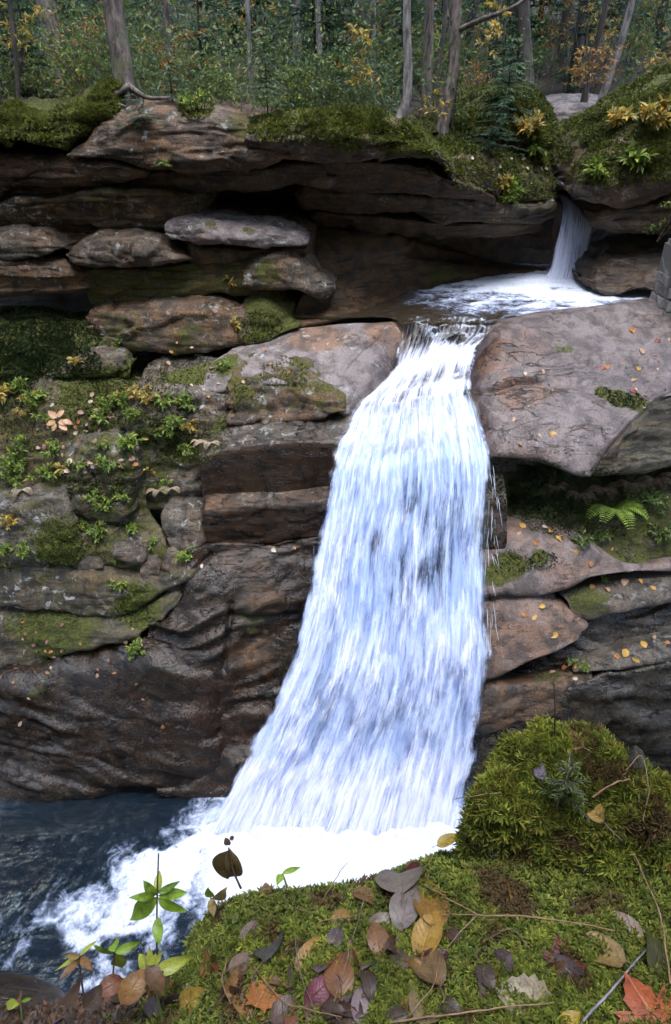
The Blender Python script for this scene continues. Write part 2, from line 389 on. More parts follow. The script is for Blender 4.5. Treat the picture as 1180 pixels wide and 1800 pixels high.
    if spots:
        X, Yp, Z = project(v)
        for (px, py, r, key, val) in spots:
            i = np.argmin((X - px) ** 2 + (Yp - py) ** 2 + (Z * 6) ** 2 * .3)
            rr = r * Z[i] / FPX; dd = np.linalg.norm(v - v[i], axis=1) * (1 + .45 * fbm(v * 3.1, 3, 77))
            w = 1 - sstep(rr * .45, rr * 1.15, dd); at[key] = at[key] * (1 - w) + val * w
    o = mk(name, v, grid_faces(nv, nu), mat, parent, attrs=at)
    if kind: tag(o, label, None, group, kind)
    elif parent is None: tag(o, label, cat, group)
    ROCKS.append(o); return o
PXS = 4.6
def grid_from_rows(rows, nu=None, nv=None, px=None):
    px = px or PXS
    rows = [pts(r) if not isinstance(r, np.ndarray) else r for r in rows]
    m = rows[len(rows) // 2]; X, Y, _ = project(m)
    nu = nu or int(np.clip(np.sqrt(np.diff(X) ** 2 + np.diff(Y) ** 2).sum() / px, 24, 420))
    R = np.stack([resample(r, nu) for r in rows])
    X, Y, Z = project(R); w3 = np.sqrt((np.diff(R, axis=0) ** 2).sum(-1)).mean(1).sum()
    nv = nv or int(np.clip(w3 * FPX / Z.mean() / px, 24, 420))
    t = chord(R); return interp(t, R, np.linspace(0, t[-1], nv))
def patch(name, label, rows, mat=ROCK, amp=(.05, 0, .012), attrs={}, spots=(), seed=1, px=None, skirt=.8, **kw):
    R = [pts(r) for r in rows]
    if skirt:                            # give the sheet a real thickness: it turns under at the front and at the back
        R = [R[0] + np.array([0, skirt, -.3])] + R + [R[-1] + np.array([0, skirt * .5, -.12]), R[-1] + np.array([0, skirt * 1.2, -.2])]
    return finish_rock(name, label, grid_from_rows(R, px=px), mat, amp, attrs, spots, seed, **kw)
def ledge(name, label, top, bot, mat=ROCKD, bulge=.12, back=1.6, rise=.10, drop=.05, power=5.0, ends=(True, True), endf=.03, endmin=.45,
          amp=(.06, .06, .014), attrs={}, spots=(), seed=1, px=None, **kw):
    px = px or PXS; kw.setdefault('sfreq', 6.5)
    T, B = pts(top), pts(bot)
    X, Y, _ = project(T); nu = int(np.clip(np.sqrt(np.diff(X) ** 2 + np.diff(Y) ** 2).sum() / px, 20, 420))
    T, B = resample(T, nu), resample(B, nu); rows = []
    rows.append(T + np.array([0, back, rise * back])); rows.append(T + np.array([0, back * .35, rise * back * .45]))
    rows.append(T + np.array([0, .07, .015]))
    for s in (0, .06, .2, .5, .8, .94, 1):
        b = bulge * (1 - abs(2 * s - 1) ** power)
        rows.append(T * (1 - s) + B * s + np.array([0, -b, 0]))
    rows.append(B + np.array([0, .08, -.01])); rows.append(B + np.array([0, back * .4, drop * back * .5])); rows.append(B + np.array([0, back, drop * back]))
    R = np.stack(rows)
    u = np.linspace(0, 1, nu); w = np.ones(nu)
    if ends[0]: w = np.minimum(w, np.sqrt(np.clip(1 - (1 - np.clip(u / endf, 0, 1)) ** 2, 0, 1)))
    if ends[1]: w = np.minimum(w, np.sqrt(np.clip(1 - (1 - np.clip((1 - u) / endf, 0, 1)) ** 2, 0, 1)))
    mid = R[3:10].mean(0); R[..., 2] = mid[None, :, 2] + (R[..., 2] - mid[None, :, 2]) * (endmin + (1 - endmin) * w)[None]
    R[..., 1] += (1 - w)[None] * min(back * .5, .5)
    _, _, Z = project(R[4]); w3 = np.sqrt((np.diff(R, axis=0) ** 2).sum(-1)).mean(1).sum()
    nv = int(np.clip(w3 * FPX / Z.mean() / px, 20, 360))
    t = chord(R)
    # keep samples for the face that is seen: concentrate them between the two edges
    s = np.linspace(0, 1, nv); k = np.linspace(0, 1, len(t)); tt = np.interp(s, np.linspace(0, 1, 5), [0, t[2], (t[2] + t[10]) / 2, t[10], t[-1]])
    g = interp(t, R, tt)
    kw.setdefault('chip', .09 if name != 'rock_block' else .16)
    return finish_rock(name, label, g, mat, (amp[0] * 1.2, amp[1], amp[2] * 1.6), attrs, spots, seed, **kw)
def upmoss(a, lo=.35, hi=.85, base=0.0):
    return lambda g, n: base + a * sstep(lo, hi, np.abs(grid_normals(g)[..., 2]) * np.sign(1)) 
def upw(lo, hi):                        # value by how far a face looks up
    return lambda g, n: lo + (hi - lo) * sstep(.25, .8, n[..., 2])

# ---------------------------------------------------------------- the setting behind everything
def terrain_h(X, Y):
    X = np.asarray(X, float); Y = np.asarray(Y, float)
    z = 8.42 + .085 * (Y - 11.0) + .0030 * np.maximum(Y - 15, 0) ** 2
    z = z + .10 * np.minimum(X + 2, 0) * -.35
    cx = 4.75 + .16 * (Y - 14)          # the stream bed
    dz = np.where(Y < 30, 1.0, 0) * (1.35 * np.exp(-((X - cx) / 1.25) ** 2) * sstep(30, 15, Y))
    z = z - dz - .75 * sstep(1.2, 3.2, X) * sstep(18, 13.5, Y)
    p = np.stack([X, Y, 0 * X], -1)
    return z + .16 * fbm(p * .6, 3, 50) + .05 * fbm(p * 2.6, 3, 51)
nx, ny = 170, 150
ux = np.linspace(0, 1, nx); uy = np.linspace(0, 1, ny)
GX = (ux[None, :] * 2 - 1) * (16 + 38 * uy[:, None])
front = 11.6 + 3.2 * sstep(.8, 4.0, GX) * sstep(9.0, 6.2, GX)
GY = front + (69 - front) * uy[:, None] ** 1.8
fv = np.stack([GX, GY, terrain_h(GX, GY)], -1)
forest_floor = tag(mk('forest_floor', fv.reshape(-1, 3), grid_faces(ny, nx), SOIL), 'leaf-strewn forest floor rising behind the cliff', kind='structure')
ROCKS.append(forest_floor)
# bedrock wall at the back of the recesses
g = grid_from_rows([[(-260, 190, 13.2), (300, 230, 13.2), (700, 260, 13.6), (960, 330, 14.6), (1060, 330, 14.8), (1500, 280, 14.6)],
                    [(-260, 360, 13.0), (300, 390, 13.2), (700, 400, 13.9), (960, 430, 14.6), (1060, 430, 14.6), (1500, 420, 14.4)],
                    [(-260, 560, 12.2), (300, 560, 12.2), (560, 530, 12.6), (800, 505, 13.9), (1060, 500, 14.0), (1500, 520, 14.0)],
                    [(-260, 700, 10.9), (300, 700, 10.8), (560, 640, 11.2), (800, 620, 11.4), (1060, 600, 11.6), (1500, 600, 11.8)],
                    [(-260, 1000, 8.7), (300, 960, 8.7), (560, 840, 9.0), (800, 840, 9.0), (1060, 860, 9.6), (1500, 880, 9.6)],
                    [(-260, 1250, 7.5), (300, 1210, 7.5), (560, 1150, 7.8), (800, 1150, 7.8), (1060, 1150, 8.0), (1500, 1150, 8.2)],
                    [(-260, 1480, 6.6), (300, 1470, 6.6), (560, 1480, 6.6), (800, 1480, 6.6), (1060, 1480, 6.8), (1500, 1480, 7.0)]], nu=110, nv=130)
finish_rock('gorge_wall', 'dark bedrock at the back of the cliff recesses', g, ROCKD, (.12, .10, .02), dict(wet=.5, pale=0, warm=.6), (), 3, kind='structure')

L = ledge
# ---------------------------------------------------------------- cliff under the forest, left half
L('rock_ledge', 'broad brown rock block directly below the big tree roots', [(118, 275, 10.75), (150, 240, 10.8), (200, 205, 10.8), (262, 186, 10.8), (330, 186, 10.8), (400, 200, 10.8), (470, 214, 10.9), (540, 225, 11.0)],
  [(125, 282, 10.7), (193, 284, 10.65), (244, 297, 10.6), (300, 299, 10.6), (370, 294, 10.65), (437, 291, 10.65), (500, 284, 10.7), (540, 276, 10.8)], bulge=.2, back=2.2, rise=.05, seed=11, amp=(.10, .05, .02), mat=ROCK,
  attrs=dict(wet=.15, moss=0.22, pale=.9, warm=.62), spots=[(180, 225, 50, 'moss', .35), (440, 215, 60, 'moss', .5), (385, 262, 40, 'pale', 1.8), (240, 255, 50, 'pale', 1.5)])
L('rock_ledge', 'long brown ledge below the hanging moss bank', [(-90, 262, 10.8), (0, 270, 10.8), (70, 273, 10.75), (137, 278, 10.7), (190, 283, 10.7), (256, 298, 10.75)],
  [(-90, 352, 10.85), (0, 343, 10.85), (66, 327, 10.8), (137, 324, 10.8), (220, 316, 10.8), (262, 304, 10.8)], seed=12, bulge=.16, mat=ROCK, ends=(0, 1),
  attrs=dict(wet=.15, moss=0.15, pale=.8, warm=.72), spots=[(170, 290, 60, 'pale', 2.0)])
L('rock_ledge', 'dark thin ledge just above the cave mouth', [(225, 306, 10.95), (300, 303, 10.9), (370, 300, 10.9), (450, 296, 10.9), (520, 288, 10.95), (585, 285, 11.1)],
  [(225, 330, 11.2), (310, 330, 11.1), (380, 334, 11.1), (440, 338, 11.1), (500, 330, 11.2), (585, 322, 11.3)], seed=13, bulge=.08, attrs=dict(wet=.3, moss=0.25, pale=.3, warm=.5))
L('rock_ledge', 'thin dark layer wedged under the moss bank ledge', [(-90, 345, 11.05), (30, 335, 11.05), (140, 328, 11.05), (240, 322, 11.1), (330, 330, 11.3)],
  [(-90, 368, 11.15), (30, 350, 11.15), (140, 341, 11.15), (240, 334, 11.2), (330, 342, 11.4)], seed=14, bulge=.05, ends=(0, 1), attrs=dict(wet=.35, moss=0.20, warm=.55))
L('rock_ledge', 'long wedge ledge ending in a point at the cave', [(-90, 372, 10.75), (0, 360, 10.75), (32, 352, 10.75), (97, 347, 10.75), (183, 340, 10.75), (250, 336, 10.8), (320, 339, 10.9), (374, 344, 11.1)],
  [(-90, 404, 10.95), (0, 401, 10.95), (97, 398, 10.95), (183, 398, 10.95), (250, 397, 10.95), (318, 386, 11.0), (374, 352, 11.15)], seed=15, bulge=.06, ends=(0, 1), endf=.06, amp=(.05, .06, .012),
  attrs=dict(wet=.15, moss=0.32, pale=.6, warm=.55), spots=[(60, 365, 55, 'pale', 2.2), (190, 350, 40, 'moss', .5)])
L('rock_ledge', 'brown backing layer under the wedge ledge', [(-90, 398, 11.1), (100, 392, 11.1), (220, 392, 11.1), (320, 380, 11.2), (420, 384, 11.5), (560, 400, 12.0)],
  [(-90, 440, 11.0), (100, 436, 11.0), (220, 430, 11.0), (320, 428, 11.1), (420, 440, 11.3), (560, 440, 11.6)], seed=16, bulge=.03, back=1.2, ends=(0, 1), attrs=dict(wet=.3, moss=0.30, warm=.7, pale=.1))
L('rock_slab', 'pale flat-topped slab jutting out below the cave', [(284, 406, 10.6), (294, 394, 10.6), (322, 388, 10.6), (370, 391, 10.6), (420, 400, 10.6), (475, 408, 10.65), (542, 424, 10.8)],
  [(286, 416, 10.5), (300, 420, 10.5), (345, 426, 10.5), (400, 429, 10.5), (450, 430, 10.52), (500, 432, 10.6), (542, 432, 10.7)], mat=SLAB, bulge=.06, power=2.4, back=.7, rise=.14, endf=.10, endmin=.2, amp=(.05, .04, .02), seed=17, chip=.10,
  attrs=dict(wet=.0, moss=.1, pale=1.6, warm=.25), spots=[(370, 395, 22, 'moss', .5), (440, 402, 18, 'moss', .5)])
L('rock_slab', 'rounded grey slab at the photo edge, level with the cave', [(-90, 428, 10.55), (0, 417, 10.5), (40, 414, 10.5), (80, 417, 10.5), (120, 434, 10.6)],
  [(-90, 456, 10.5), (0, 454, 10.45), (40, 452, 10.45), (85, 449, 10.45), (122, 440, 10.55)], mat=ROCK, bulge=.06, power=2.4, back=.7, rise=.14, ends=(0, 1), endf=.3, endmin=.1, seed=18, chip=.10, amp=(.05, .03, .02), attrs=dict(wet=.05, pale=1.1, warm=.45))
L('rock_slab', 'rounded brown-grey slab left of the pale jutting slab', [(106, 450, 10.5), (130, 437, 10.45), (165, 427, 10.42), (205, 424, 10.42), (260, 429, 10.45), (300, 440, 10.5), (350, 456, 10.6)],
  [(104, 456, 10.45), (140, 464, 10.38), (180, 468, 10.35), (225, 468, 10.35), (270, 465, 10.4), (310, 460, 10.45), (350, 458, 10.55)], mat=ROCK, bulge=.06, power=2.4, back=.7, rise=.14, endf=.3, endmin=.1, seed=19, chip=.10, amp=(.05, .03, .02), attrs=dict(wet=.05, pale=1.3, warm=.5))
L('rock_ledge', 'layered brown ledge over the black slot', [(-90, 464, 10.55), (0, 460, 10.5), (60, 466, 10.5), (120, 472, 10.5), (150, 486, 10.6), (200, 500, 10.8)],
  [(-90, 524, 10.6), (0, 523, 10.55), (50, 518, 10.55), (110, 513, 10.55), (160, 510, 10.6), (200, 508, 10.8)], seed=20, bulge=.08, ends=(0, 1), mat=ROCK, amp=(.06, .06, .014), attrs=dict(wet=.1, pale=.8, warm=.72, moss=0.15))
L('rock_ledge', 'olive-stained rock face under the rounded slabs', [(110, 470, 10.75), (200, 472, 10.7), (300, 464, 10.7), (390, 455, 10.75), (460, 456, 10.85)],
  [(170, 538, 10.85), (230, 535, 10.8), (300, 526, 10.75), (380, 514, 10.75), (460, 508, 10.85)], seed=21, bulge=.05, amp=(.06, .08, .016), attrs=dict(wet=.2, moss=0.52, warm=.75, pale=.2))
L('rock_ledge', 'dark layer directly below the pale jutting slab', [(330, 434, 10.75), (400, 438, 10.75), (470, 436, 10.8), (545, 434, 10.95)],
  [(330, 462, 10.75), (400, 463, 10.75), (470, 452, 10.85), (545, 452, 11.0)], seed=22, bulge=.05, attrs=dict(wet=.25, moss=0.30, warm=.6, pale=.2))
L('rock_boulder', 'rounded grey boulder beside the brown cave wall', [(424, 478, 10.7), (450, 454, 10.7), (490, 447, 10.72), (530, 455, 10.8), (560, 478, 10.95), (585, 500, 11.1)],
  [(428, 500, 10.6), (450, 510, 10.55), (490, 512, 10.55), (530, 514, 10.62), (560, 516, 10.75), (585, 516, 10.9)], mat=ROCK, bulge=.16, back=1.0, seed=23, amp=(.08, .03, .018), attrs=dict(wet=.1, pale=1.1, warm=.45, moss=0.22), spots=[(470, 475, 30, 'moss', .6)])
L('rock_ledge', 'low grey-brown rock wall below the olive face', [(150, 556, 10.45), (190, 545, 10.4), (250, 541, 10.38), (345, 533, 10.36), (400, 541, 10.36), (445, 552, 10.4)],
  [(170, 612, 10.25), (220, 618, 10.2), (300, 622, 10.15), (360, 618, 10.12), (410, 610, 10.12), (450, 602, 10.2)], mat=ROCK, bulge=.08, back=1.0, seed=24, amp=(.06, .05, .016), attrs=dict(wet=.1, pale=.7, warm=.6, moss=0.35), spots=[(330, 605, 50, 'moss', .5), (215, 590, 50, 'moss', .5)])
L('rock_boulder', 'leaning rock with a bright green mossy face', [(420, 560, 10.5), (440, 530, 10.55), (465, 516, 10.6), (490, 535, 10.65), (520, 560, 10.7)],
  [(425, 604, 10.12), (440, 607, 10.1), (462, 603, 10.1), (490, 590, 10.2), (530, 573, 10.35)], mat=ROCK, bulge=.04, back=.8, seed=25, amp=(.04, 0, .012), attrs=dict(wet=.1, moss=.75, warm=.5, pale=.2))
patch('mossy_bank', 'dark mossy shelf under the black slot', [[(-90, 545, 11.2), (60, 545, 11.2), (200, 550, 11.1)], [(-90, 575, 10.5), (60, 568, 10.5), (200, 600, 10.3)], [(-90, 640, 10.0), (60, 628, 9.95), (130, 625, 9.95), (230, 635, 9.9)],
      [(-90, 690, 9.85), (60, 680, 9.85), (130, 668, 9.85), (230, 665, 9.85)]], mat=ROCKD, amp=(.12, 0, .03), seed=26, chip=.12, attrs=dict(wet=.2, moss=.85, warm=.6), cat='moss bank')
L('rock_boulder', 'flat-topped mossy block lying on the dark shelf', [(78, 645, 9.95), (110, 625, 9.95), (150, 612, 9.95), (190, 612, 9.95), (225, 628, 10.0)],
  [(76, 660, 9.75), (120, 664, 9.7), (170, 660, 9.7), (205, 655, 9.75), (230, 648, 9.85)], mat=ROCK, bulge=.06, back=.6, seed=27, amp=(.04, .02, .015), attrs=dict(wet=.1, moss=upw(.75, .3), pale=.8, warm=.4))

# ---------------------------------------------------------------- overhang above the cave
L('rock_overhang', 'mossy-topped overhanging rock at the cliff brow', [(430, 222, 10.7), (470, 212, 10.7), (540, 200, 10.75), (600, 193, 10.8), (660, 199, 10.85), (720, 216, 10.9), (760, 238, 11.0), (800, 285, 11.2)],
  [(430, 262, 10.7), (480, 268, 10.65), (540, 276, 10.65), (600, 274, 10.7), (660, 280, 10.75), (720, 285, 10.85), (760, 292, 11.0), (806, 325, 11.2)], mat=ROCK, bulge=.22, back=2.0, rise=.03, power=2.2, seed=31, amp=(.09, .03, .018),
  attrs=dict(wet=.1, moss=upw(.15, .62), pale=.9, warm=.5), spots=[(700, 250, 50, 'moss', .55), (740, 275, 40, 'moss', .6), (600, 215, 60, 'moss', .8)])
L('rock_overhang', 'smooth brown belly of rock under the cliff brow', [(500, 285, 10.95), (560, 282, 10.9), (640, 284, 10.95), (720, 290, 11.05), (800, 318, 11.4), (880, 345, 11.9)],
  [(500, 322, 11.3), (560, 330, 11.35), (640, 340, 11.45), (720, 345, 11.55), (800, 352, 11.8), (880, 366, 12.1)], bulge=.06, seed=32, amp=(.08, .05, .014), attrs=dict(wet=.25, warm=.6, moss=0.20, pale=.2))
L('rock_overhang', 'dark layered rock forming the cave roof', [(520, 326, 11.6), (600, 335, 11.6), (700, 345, 11.7), (800, 350, 11.9), (900, 362, 12.2), (945, 360, 12.6), (980, 352, 13.4)],
  [(520, 366, 12.0), (600, 375, 12.0), (700, 384, 12.05), (800, 388, 12.2), (900, 388, 12.5), (945, 386, 12.9), (980, 384, 13.6)], bulge=.08, seed=33, amp=(.08, .07, .016), attrs=dict(wet=.3, warm=.5, moss=0.22, pale=.5), spots=[(860, 370, 60, 'pale', 1.5), (960, 345, 40, 'pale', 2.0)])
L('rock_overhang', 'lowest dark layer of the cave roof', [(540, 372, 12.2), (640, 382, 12.2), (760, 392, 12.3), (880, 392, 12.6), (960, 390, 13.4)],
  [(540, 402, 12.5), (640, 408, 12.5), (760, 416, 12.6), (880, 410, 12.9), (960, 402, 13.6)], bulge=.05, seed=34, amp=(.07, .06, .016), attrs=dict(wet=.4, warm=.6, moss=0, pale=.1))
patch('rock_wall', 'smooth rusty-brown curved wall inside the cave', [[(520, 400, 12.3), (600, 405, 12.3), (680, 412, 12.5), (730, 425, 13.2), (800, 440, 14.0)],
      [(528, 440, 11.8), (600, 440, 11.9), (690, 440, 12.3), (760, 458, 13.2), (860, 455, 13.9)], [(540, 490, 11.4), (620, 480, 11.7), (700, 475, 12.3), (800, 475, 13.0), (960, 470, 13.7)],
      [(520, 545, 10.95), (590, 530, 11.2), (680, 515, 11.8), (780, 500, 12.6), (960, 490, 13.4)], [(500, 580, 10.5), (590, 562, 10.7), (680, 545, 11.3), (780, 525, 12.2), (960, 510, 13.0)]], mat=ROCKD, amp=(.06, .03, .01), seed=35, skirt=.4,
      attrs=dict(wet=.35, warm=1.15, pale=0, moss=0), spots=[(780, 470, 60, 'moss', .5), (570, 420, 30, 'warm', 1.2)])
# mossy slope between the brow and the small fall
patch('mossy_bank', 'mossy earth slope with bushes beside the small waterfall', [[(740, 205, 13.6), (820, 200, 14.2), (900, 205, 15), (960, 235, 15.5)], [(735, 228, 12.2), (800, 230, 12.6), (880, 232, 13.3), (965, 255, 14.3)],
      [(760, 275, 11.5), (830, 275, 12.0), (900, 275, 12.7), (975, 285, 13.7)], [(790, 318, 11.45), (850, 320, 11.9), (920, 325, 12.5), (985, 330, 13.4)], [(810, 335, 11.7), (870, 350, 12.0), (930, 352, 12.5), (990, 350, 13.4)]],
      mat=ROCK, amp=(.14, 0, .03), seed=36, chip=.12, attrs=dict(wet=.1, moss=.55, warm=.6, pale=.3), cat='moss bank', spots=[(800, 300, 45, 'moss', .1), (860, 310, 40, 'moss', .1), (770, 240, 60, 'moss', .7)])
L('rock_boulder', 'mossy round boulder among bushes above the small fall', [(800, 225, 13.2), (830, 190, 13.3), (880, 170, 13.4), (930, 172, 13.5), (968, 205, 13.7)],
  [(800, 250, 13.0), (840, 255, 12.9), (880, 258, 12.9), (930, 258, 13.0), (972, 262, 13.4)], mat=ROCK, bulge=.3, back=1.6, seed=37, amp=(.12, 0, .02), attrs=dict(wet=.1, moss=.6, warm=.4, pale=.3))
for k, (tp, bt, lb) in enumerate([
   ([(962, 184, 18.0), (1010, 180, 18.0), (1060, 180, 18.0), (1104, 192, 18.1)], [(960, 206, 17.7), (1010, 206, 17.7), (1060, 206, 17.7), (1102, 205, 17.9)], 'pale upper slab crossing the stream above the small fall'),
   ([(952, 212, 17.4), (1000, 207, 17.4), (1050, 208, 17.4), (1108, 211, 17.5)], [(955, 240, 17.0), (1000, 243, 17.0), (1045, 243, 17.0), (1085, 235, 17.2)], 'dark squared slab under the pale one in the stream')]):
    L('rock_slab', lb, tp, bt, mat=SLAB if k == 0 else ROCK, bulge=.08, back=1.2, rise=.12, endf=.05, amp=(.05, .02, .02), seed=38 + k, attrs=dict(wet=.1, moss=.15, pale=.8, warm=.3))
# stream bed that feeds the small fall
patch('stream_bed', 'brown stream bed above the small waterfall', [[(960, 236, 17.5), (1010, 240, 17.5), (1060, 236, 17.5)], [(965, 262, 15.6), (1000, 270, 15.6), (1035, 262, 15.6)], [(970, 300, 14.6), (990, 305, 14.6), (1015, 300, 14.6)],
      [(975, 335, 14.1), (992, 345, 14.05), (1016, 345, 14.1)], [(980, 356, 13.95), (1000, 362, 13.9), (1035, 368, 13.9)], [(972, 400, 14.0), (1000, 405, 13.9), (1040, 410, 13.9)], [(960, 490, 13.8), (1000, 490, 13.7), (1045, 490, 13.7)]],
      mat=SLAB, amp=(.05, 0, .015), seed=40, skirt=.3, attrs=dict(wet=.7, warm=.8, pale=0), kind='structure')
# right-hand rocks by the small fall
L('rock_overhang', 'mossy rounded rock overhanging beside the small fall', [(1000, 322, 12.9), (1018, 292, 12.8), (1050, 262, 12.6), (1100, 235, 12.4), (1150, 205, 12.3), (1200, 182, 12.2), (1300, 150, 12.2)],
  [(1002, 336, 12.6), (1022, 350, 12.4), (1060, 360, 12.2), (1100, 358, 12.1), (1150, 345, 12.0), (1200, 325, 11.9), (1300, 300, 11.9)], mat=ROCK, bulge=.30, back=2.2, rise=.15, power=2.0, ends=(1, 0), endf=.05, seed=41, amp=(.09, 0, .02),
  attrs=dict(wet=.1, moss=upw(.25, .75), warm=.5, pale=.5), spots=[(1100, 250, 45, 'moss', .2), (1080, 345, 60, 'moss', .1)])
L('rock_overhang', 'smooth dark rock tucked below the mossy overhang', [(1036, 372, 12.5), (1070, 366, 12.3), (1120, 352, 12.15), (1180, 332, 12.1), (1300, 310, 12.1)],
  [(1040, 386, 12.5), (1070, 408, 12.2), (1110, 412, 12.1), (1180, 405, 12.1), (1300, 400, 12.1)], mat=ROCKD, bulge=.14, back=1.8, ends=(1, 0), seed=42, amp=(.06, .03, .012), attrs=dict(wet=.35, warm=.55, pale=.2))
L('rock_boulder', 'dark low boulder right of the small fall plunge', [(1034, 490, 12.2), (1048, 470, 12.3), (1074, 452, 12.4), (1110, 443, 12.4), (1180, 441, 12.3), (1300, 440, 12.3)],
  [(1036, 500, 11.95), (1055, 520, 11.75), (1080, 522, 11.65), (1110, 512, 11.6), (1180, 520, 11.3), (1300, 530, 11.2)], mat=ROCK, bulge=.16, back=1.5, rise=.06, ends=(1, 0), endf=.05, seed=43, amp=(.08, .04, .018), attrs=dict(wet=.4, warm=.5, pale=.2, moss=.12))

# ---------------------------------------------------------------- bedrock slabs either side of the main fall
patch('bedrock_slab', 'broad smooth granite slab right of the waterfall', [
    [(800, 560, 10.95), (880, 566, 10.35), (960, 553, 10.5), (1060, 541, 10.65), (1180, 530, 10.8), (1320, 525, 10.8)],
    [(835, 600, 10.4), (872, 590, 10.05), (960, 590, 10.05), (1060, 580, 10.2), (1180, 570, 10.3), (1320, 570, 10.3)],
    [(828, 640, 10.0), (856, 628, 9.68), (960, 632, 9.55), (1060, 630, 9.6), (1180, 618, 9.75), (1320, 610, 9.8)],
    [(820, 676, 9.6), (848, 672, 9.3), (920, 668, 9.25), (1060, 672, 9.2), (1180, 655, 9.4), (1320, 650, 9.5)],
    [(815, 712, 9.3), (850, 702, 9.0), (930, 690, 9.05), (1040, 708, 8.88), (1120, 700, 8.95), (1320, 676, 9.25)],
    [(825, 760, 8.85), (868, 750, 8.56), (940, 745, 8.6), (1030, 765, 8.45), (1080, 745, 8.62), (1130, 705, 8.9), (1180, 680, 9.15), (1320, 670, 9.3)],
    [(835, 790, 8.5), (874, 788, 8.25), (940, 790, 8.25), (1025, 812, 8.12), (1058, 795, 8.25), (1100, 752, 8.55), (1150, 706, 8.9), (1190, 686, 9.1), (1320, 676, 9.25)],
    [(838, 800, 8.45), (874, 800, 8.2), (940, 803, 8.2), (1036, 829, 8.05), (1062, 802, 8.28), (1104, 760, 8.58), (1152, 714, 8.92), (1190, 693, 9.12), (1320, 684, 9.25)]], mat=SLAB, amp=(.03, .012, .007), seed=51, aniso=1.6, cracks=[([(838, 694), (870, 686), (905, 673), (945, 666)], .05, .10), ([(905, 697), (960, 690), (1005, 687), (1050, 702), (1065, 714)], .022, .05), ([(1000, 760), (1045, 742), (1075, 752)], .018, .035), ([(930, 672), (985, 655), (1030, 625)], .015, .025)], px=3.8, skirt=.9, sfreq=3.0, strat_dir=(.2, -.5, 1),
    attrs=dict(wet=.72, warm=.3, pale=.4), spots=[(862, 640, 60, 'wet', 1.0), (855, 740, 50, 'wet', 1.0), (870, 620, 45, 'wet', .95), (870, 620, 40, 'warm', 1.1), (850, 680, 40, 'wet', 1.0), (900, 760, 50, 'wet', .8), (1090, 700, 26, 'moss', 1.0), (1120, 708, 24, 'moss', 1.0),
    (1060, 690, 18, 'moss', .8), (910, 690, 40, 'warm', 1.1), (1110, 600, 90, 'wet', .45), (1080, 560, 100, 'wet', .45), (990, 610, 26, 'moss', .55), (970, 800, 40, 'pale', .8)])
L('cliff_rock', 'dark vertical face below the smooth slab edge', [(1030, 824, 8.2), (1060, 804, 8.26), (1100, 764, 8.5), (1140, 724, 8.8), (1190, 696, 9.05), (1320, 688, 9.15)],
  [(1030, 831, 8.2), (1060, 833, 8.18), (1100, 830, 8.22), (1140, 824, 8.3), (1190, 815, 8.4), (1320, 800, 8.5)], mat=ROCKD, bulge=.03, back=1.2, ends=(1, 0), endf=.04, seed=52, amp=(.05, .04, .014), attrs=dict(wet=.3, warm=.3, pale=.5, moss=.1))
patch('bedrock_slab', 'grey lichened slab left of the waterfall', [
    [(430, 600, 10.35), (520, 580, 10.5), (600, 570, 10.55), (690, 566, 10.5), (720, 566, 10.7)],
    [(380, 632, 9.9), (470, 605, 10.1), (580, 590, 10.15), (680, 602, 10.0), (715, 612, 10.25)],
    [(300, 655, 9.65), (420, 635, 9.75), (560, 625, 9.7), (655, 655, 9.5), (690, 668, 9.75)],
    [(240, 685, 9.4), (380, 662, 9.5), (540, 655, 9.35), (618, 696, 9.05), (655, 715, 9.25)],
    [(230, 705, 9.3), (370, 690, 9.3), (560, 690, 9.05), (600, 724, 8.85), (630, 740, 9.0)]], mat=SLAB, amp=(.035, .012, .008), seed=53, aniso=1.6, cracks=[([(596, 655), (625, 622), (655, 595), (680, 572)], .03, .05), ([(560, 690), (600, 670), (640, 655)], .02, .03)], px=3.8, skirt=.6,
    attrs=dict(wet=.12, warm=.3, pale=1.1), spots=[(640, 640, 60, 'wet', .7), (680, 620, 50, 'wet', .8), (560, 590, 60, 'warm', .8), (680, 575, 50, 'warm', 1.2), (330, 655, 50, 'moss', .75), (290, 672, 50, 'moss', .75), (400, 640, 40, 'moss', .6), (520, 655, 40, 'moss', .6)])
# bed behind the main fall
patch('waterfall_bed', 'dark rock bed behind the falling water', [
    [(690, 560, 10.9), (780, 566, 10.8), (880, 560, 10.8)], [(680, 615, 10.35), (770, 610, 10.35), (880, 605, 10.35)], [(620, 680, 9.7), (740, 670, 9.7), (880, 660, 9.7)],
    [(612, 740, 9.1), (720, 730, 9.0), (880, 715, 9.0)], [(600, 800, 8.6), (720, 800, 8.5), (880, 800, 8.5)], [(590, 880, 8.25), (700, 880, 8.15), (890, 870, 8.15)],
    [(570, 1000, 7.9), (700, 1000, 7.8), (890, 990, 7.8)], [(540, 1150, 7.4), (680, 1150, 7.3), (890, 1140, 7.3)], [(470, 1330, 6.85), (650, 1330, 6.75), (880, 1320, 6.75)], [(420, 1480, 6.35), (620, 1480, 6.3), (880, 1470, 6.3)]],
    mat=ROCK, amp=(.10, 0, .03), seed=54, skirt=0, attrs=dict(wet=.85, warm=.5, pale=0), kind='structure')

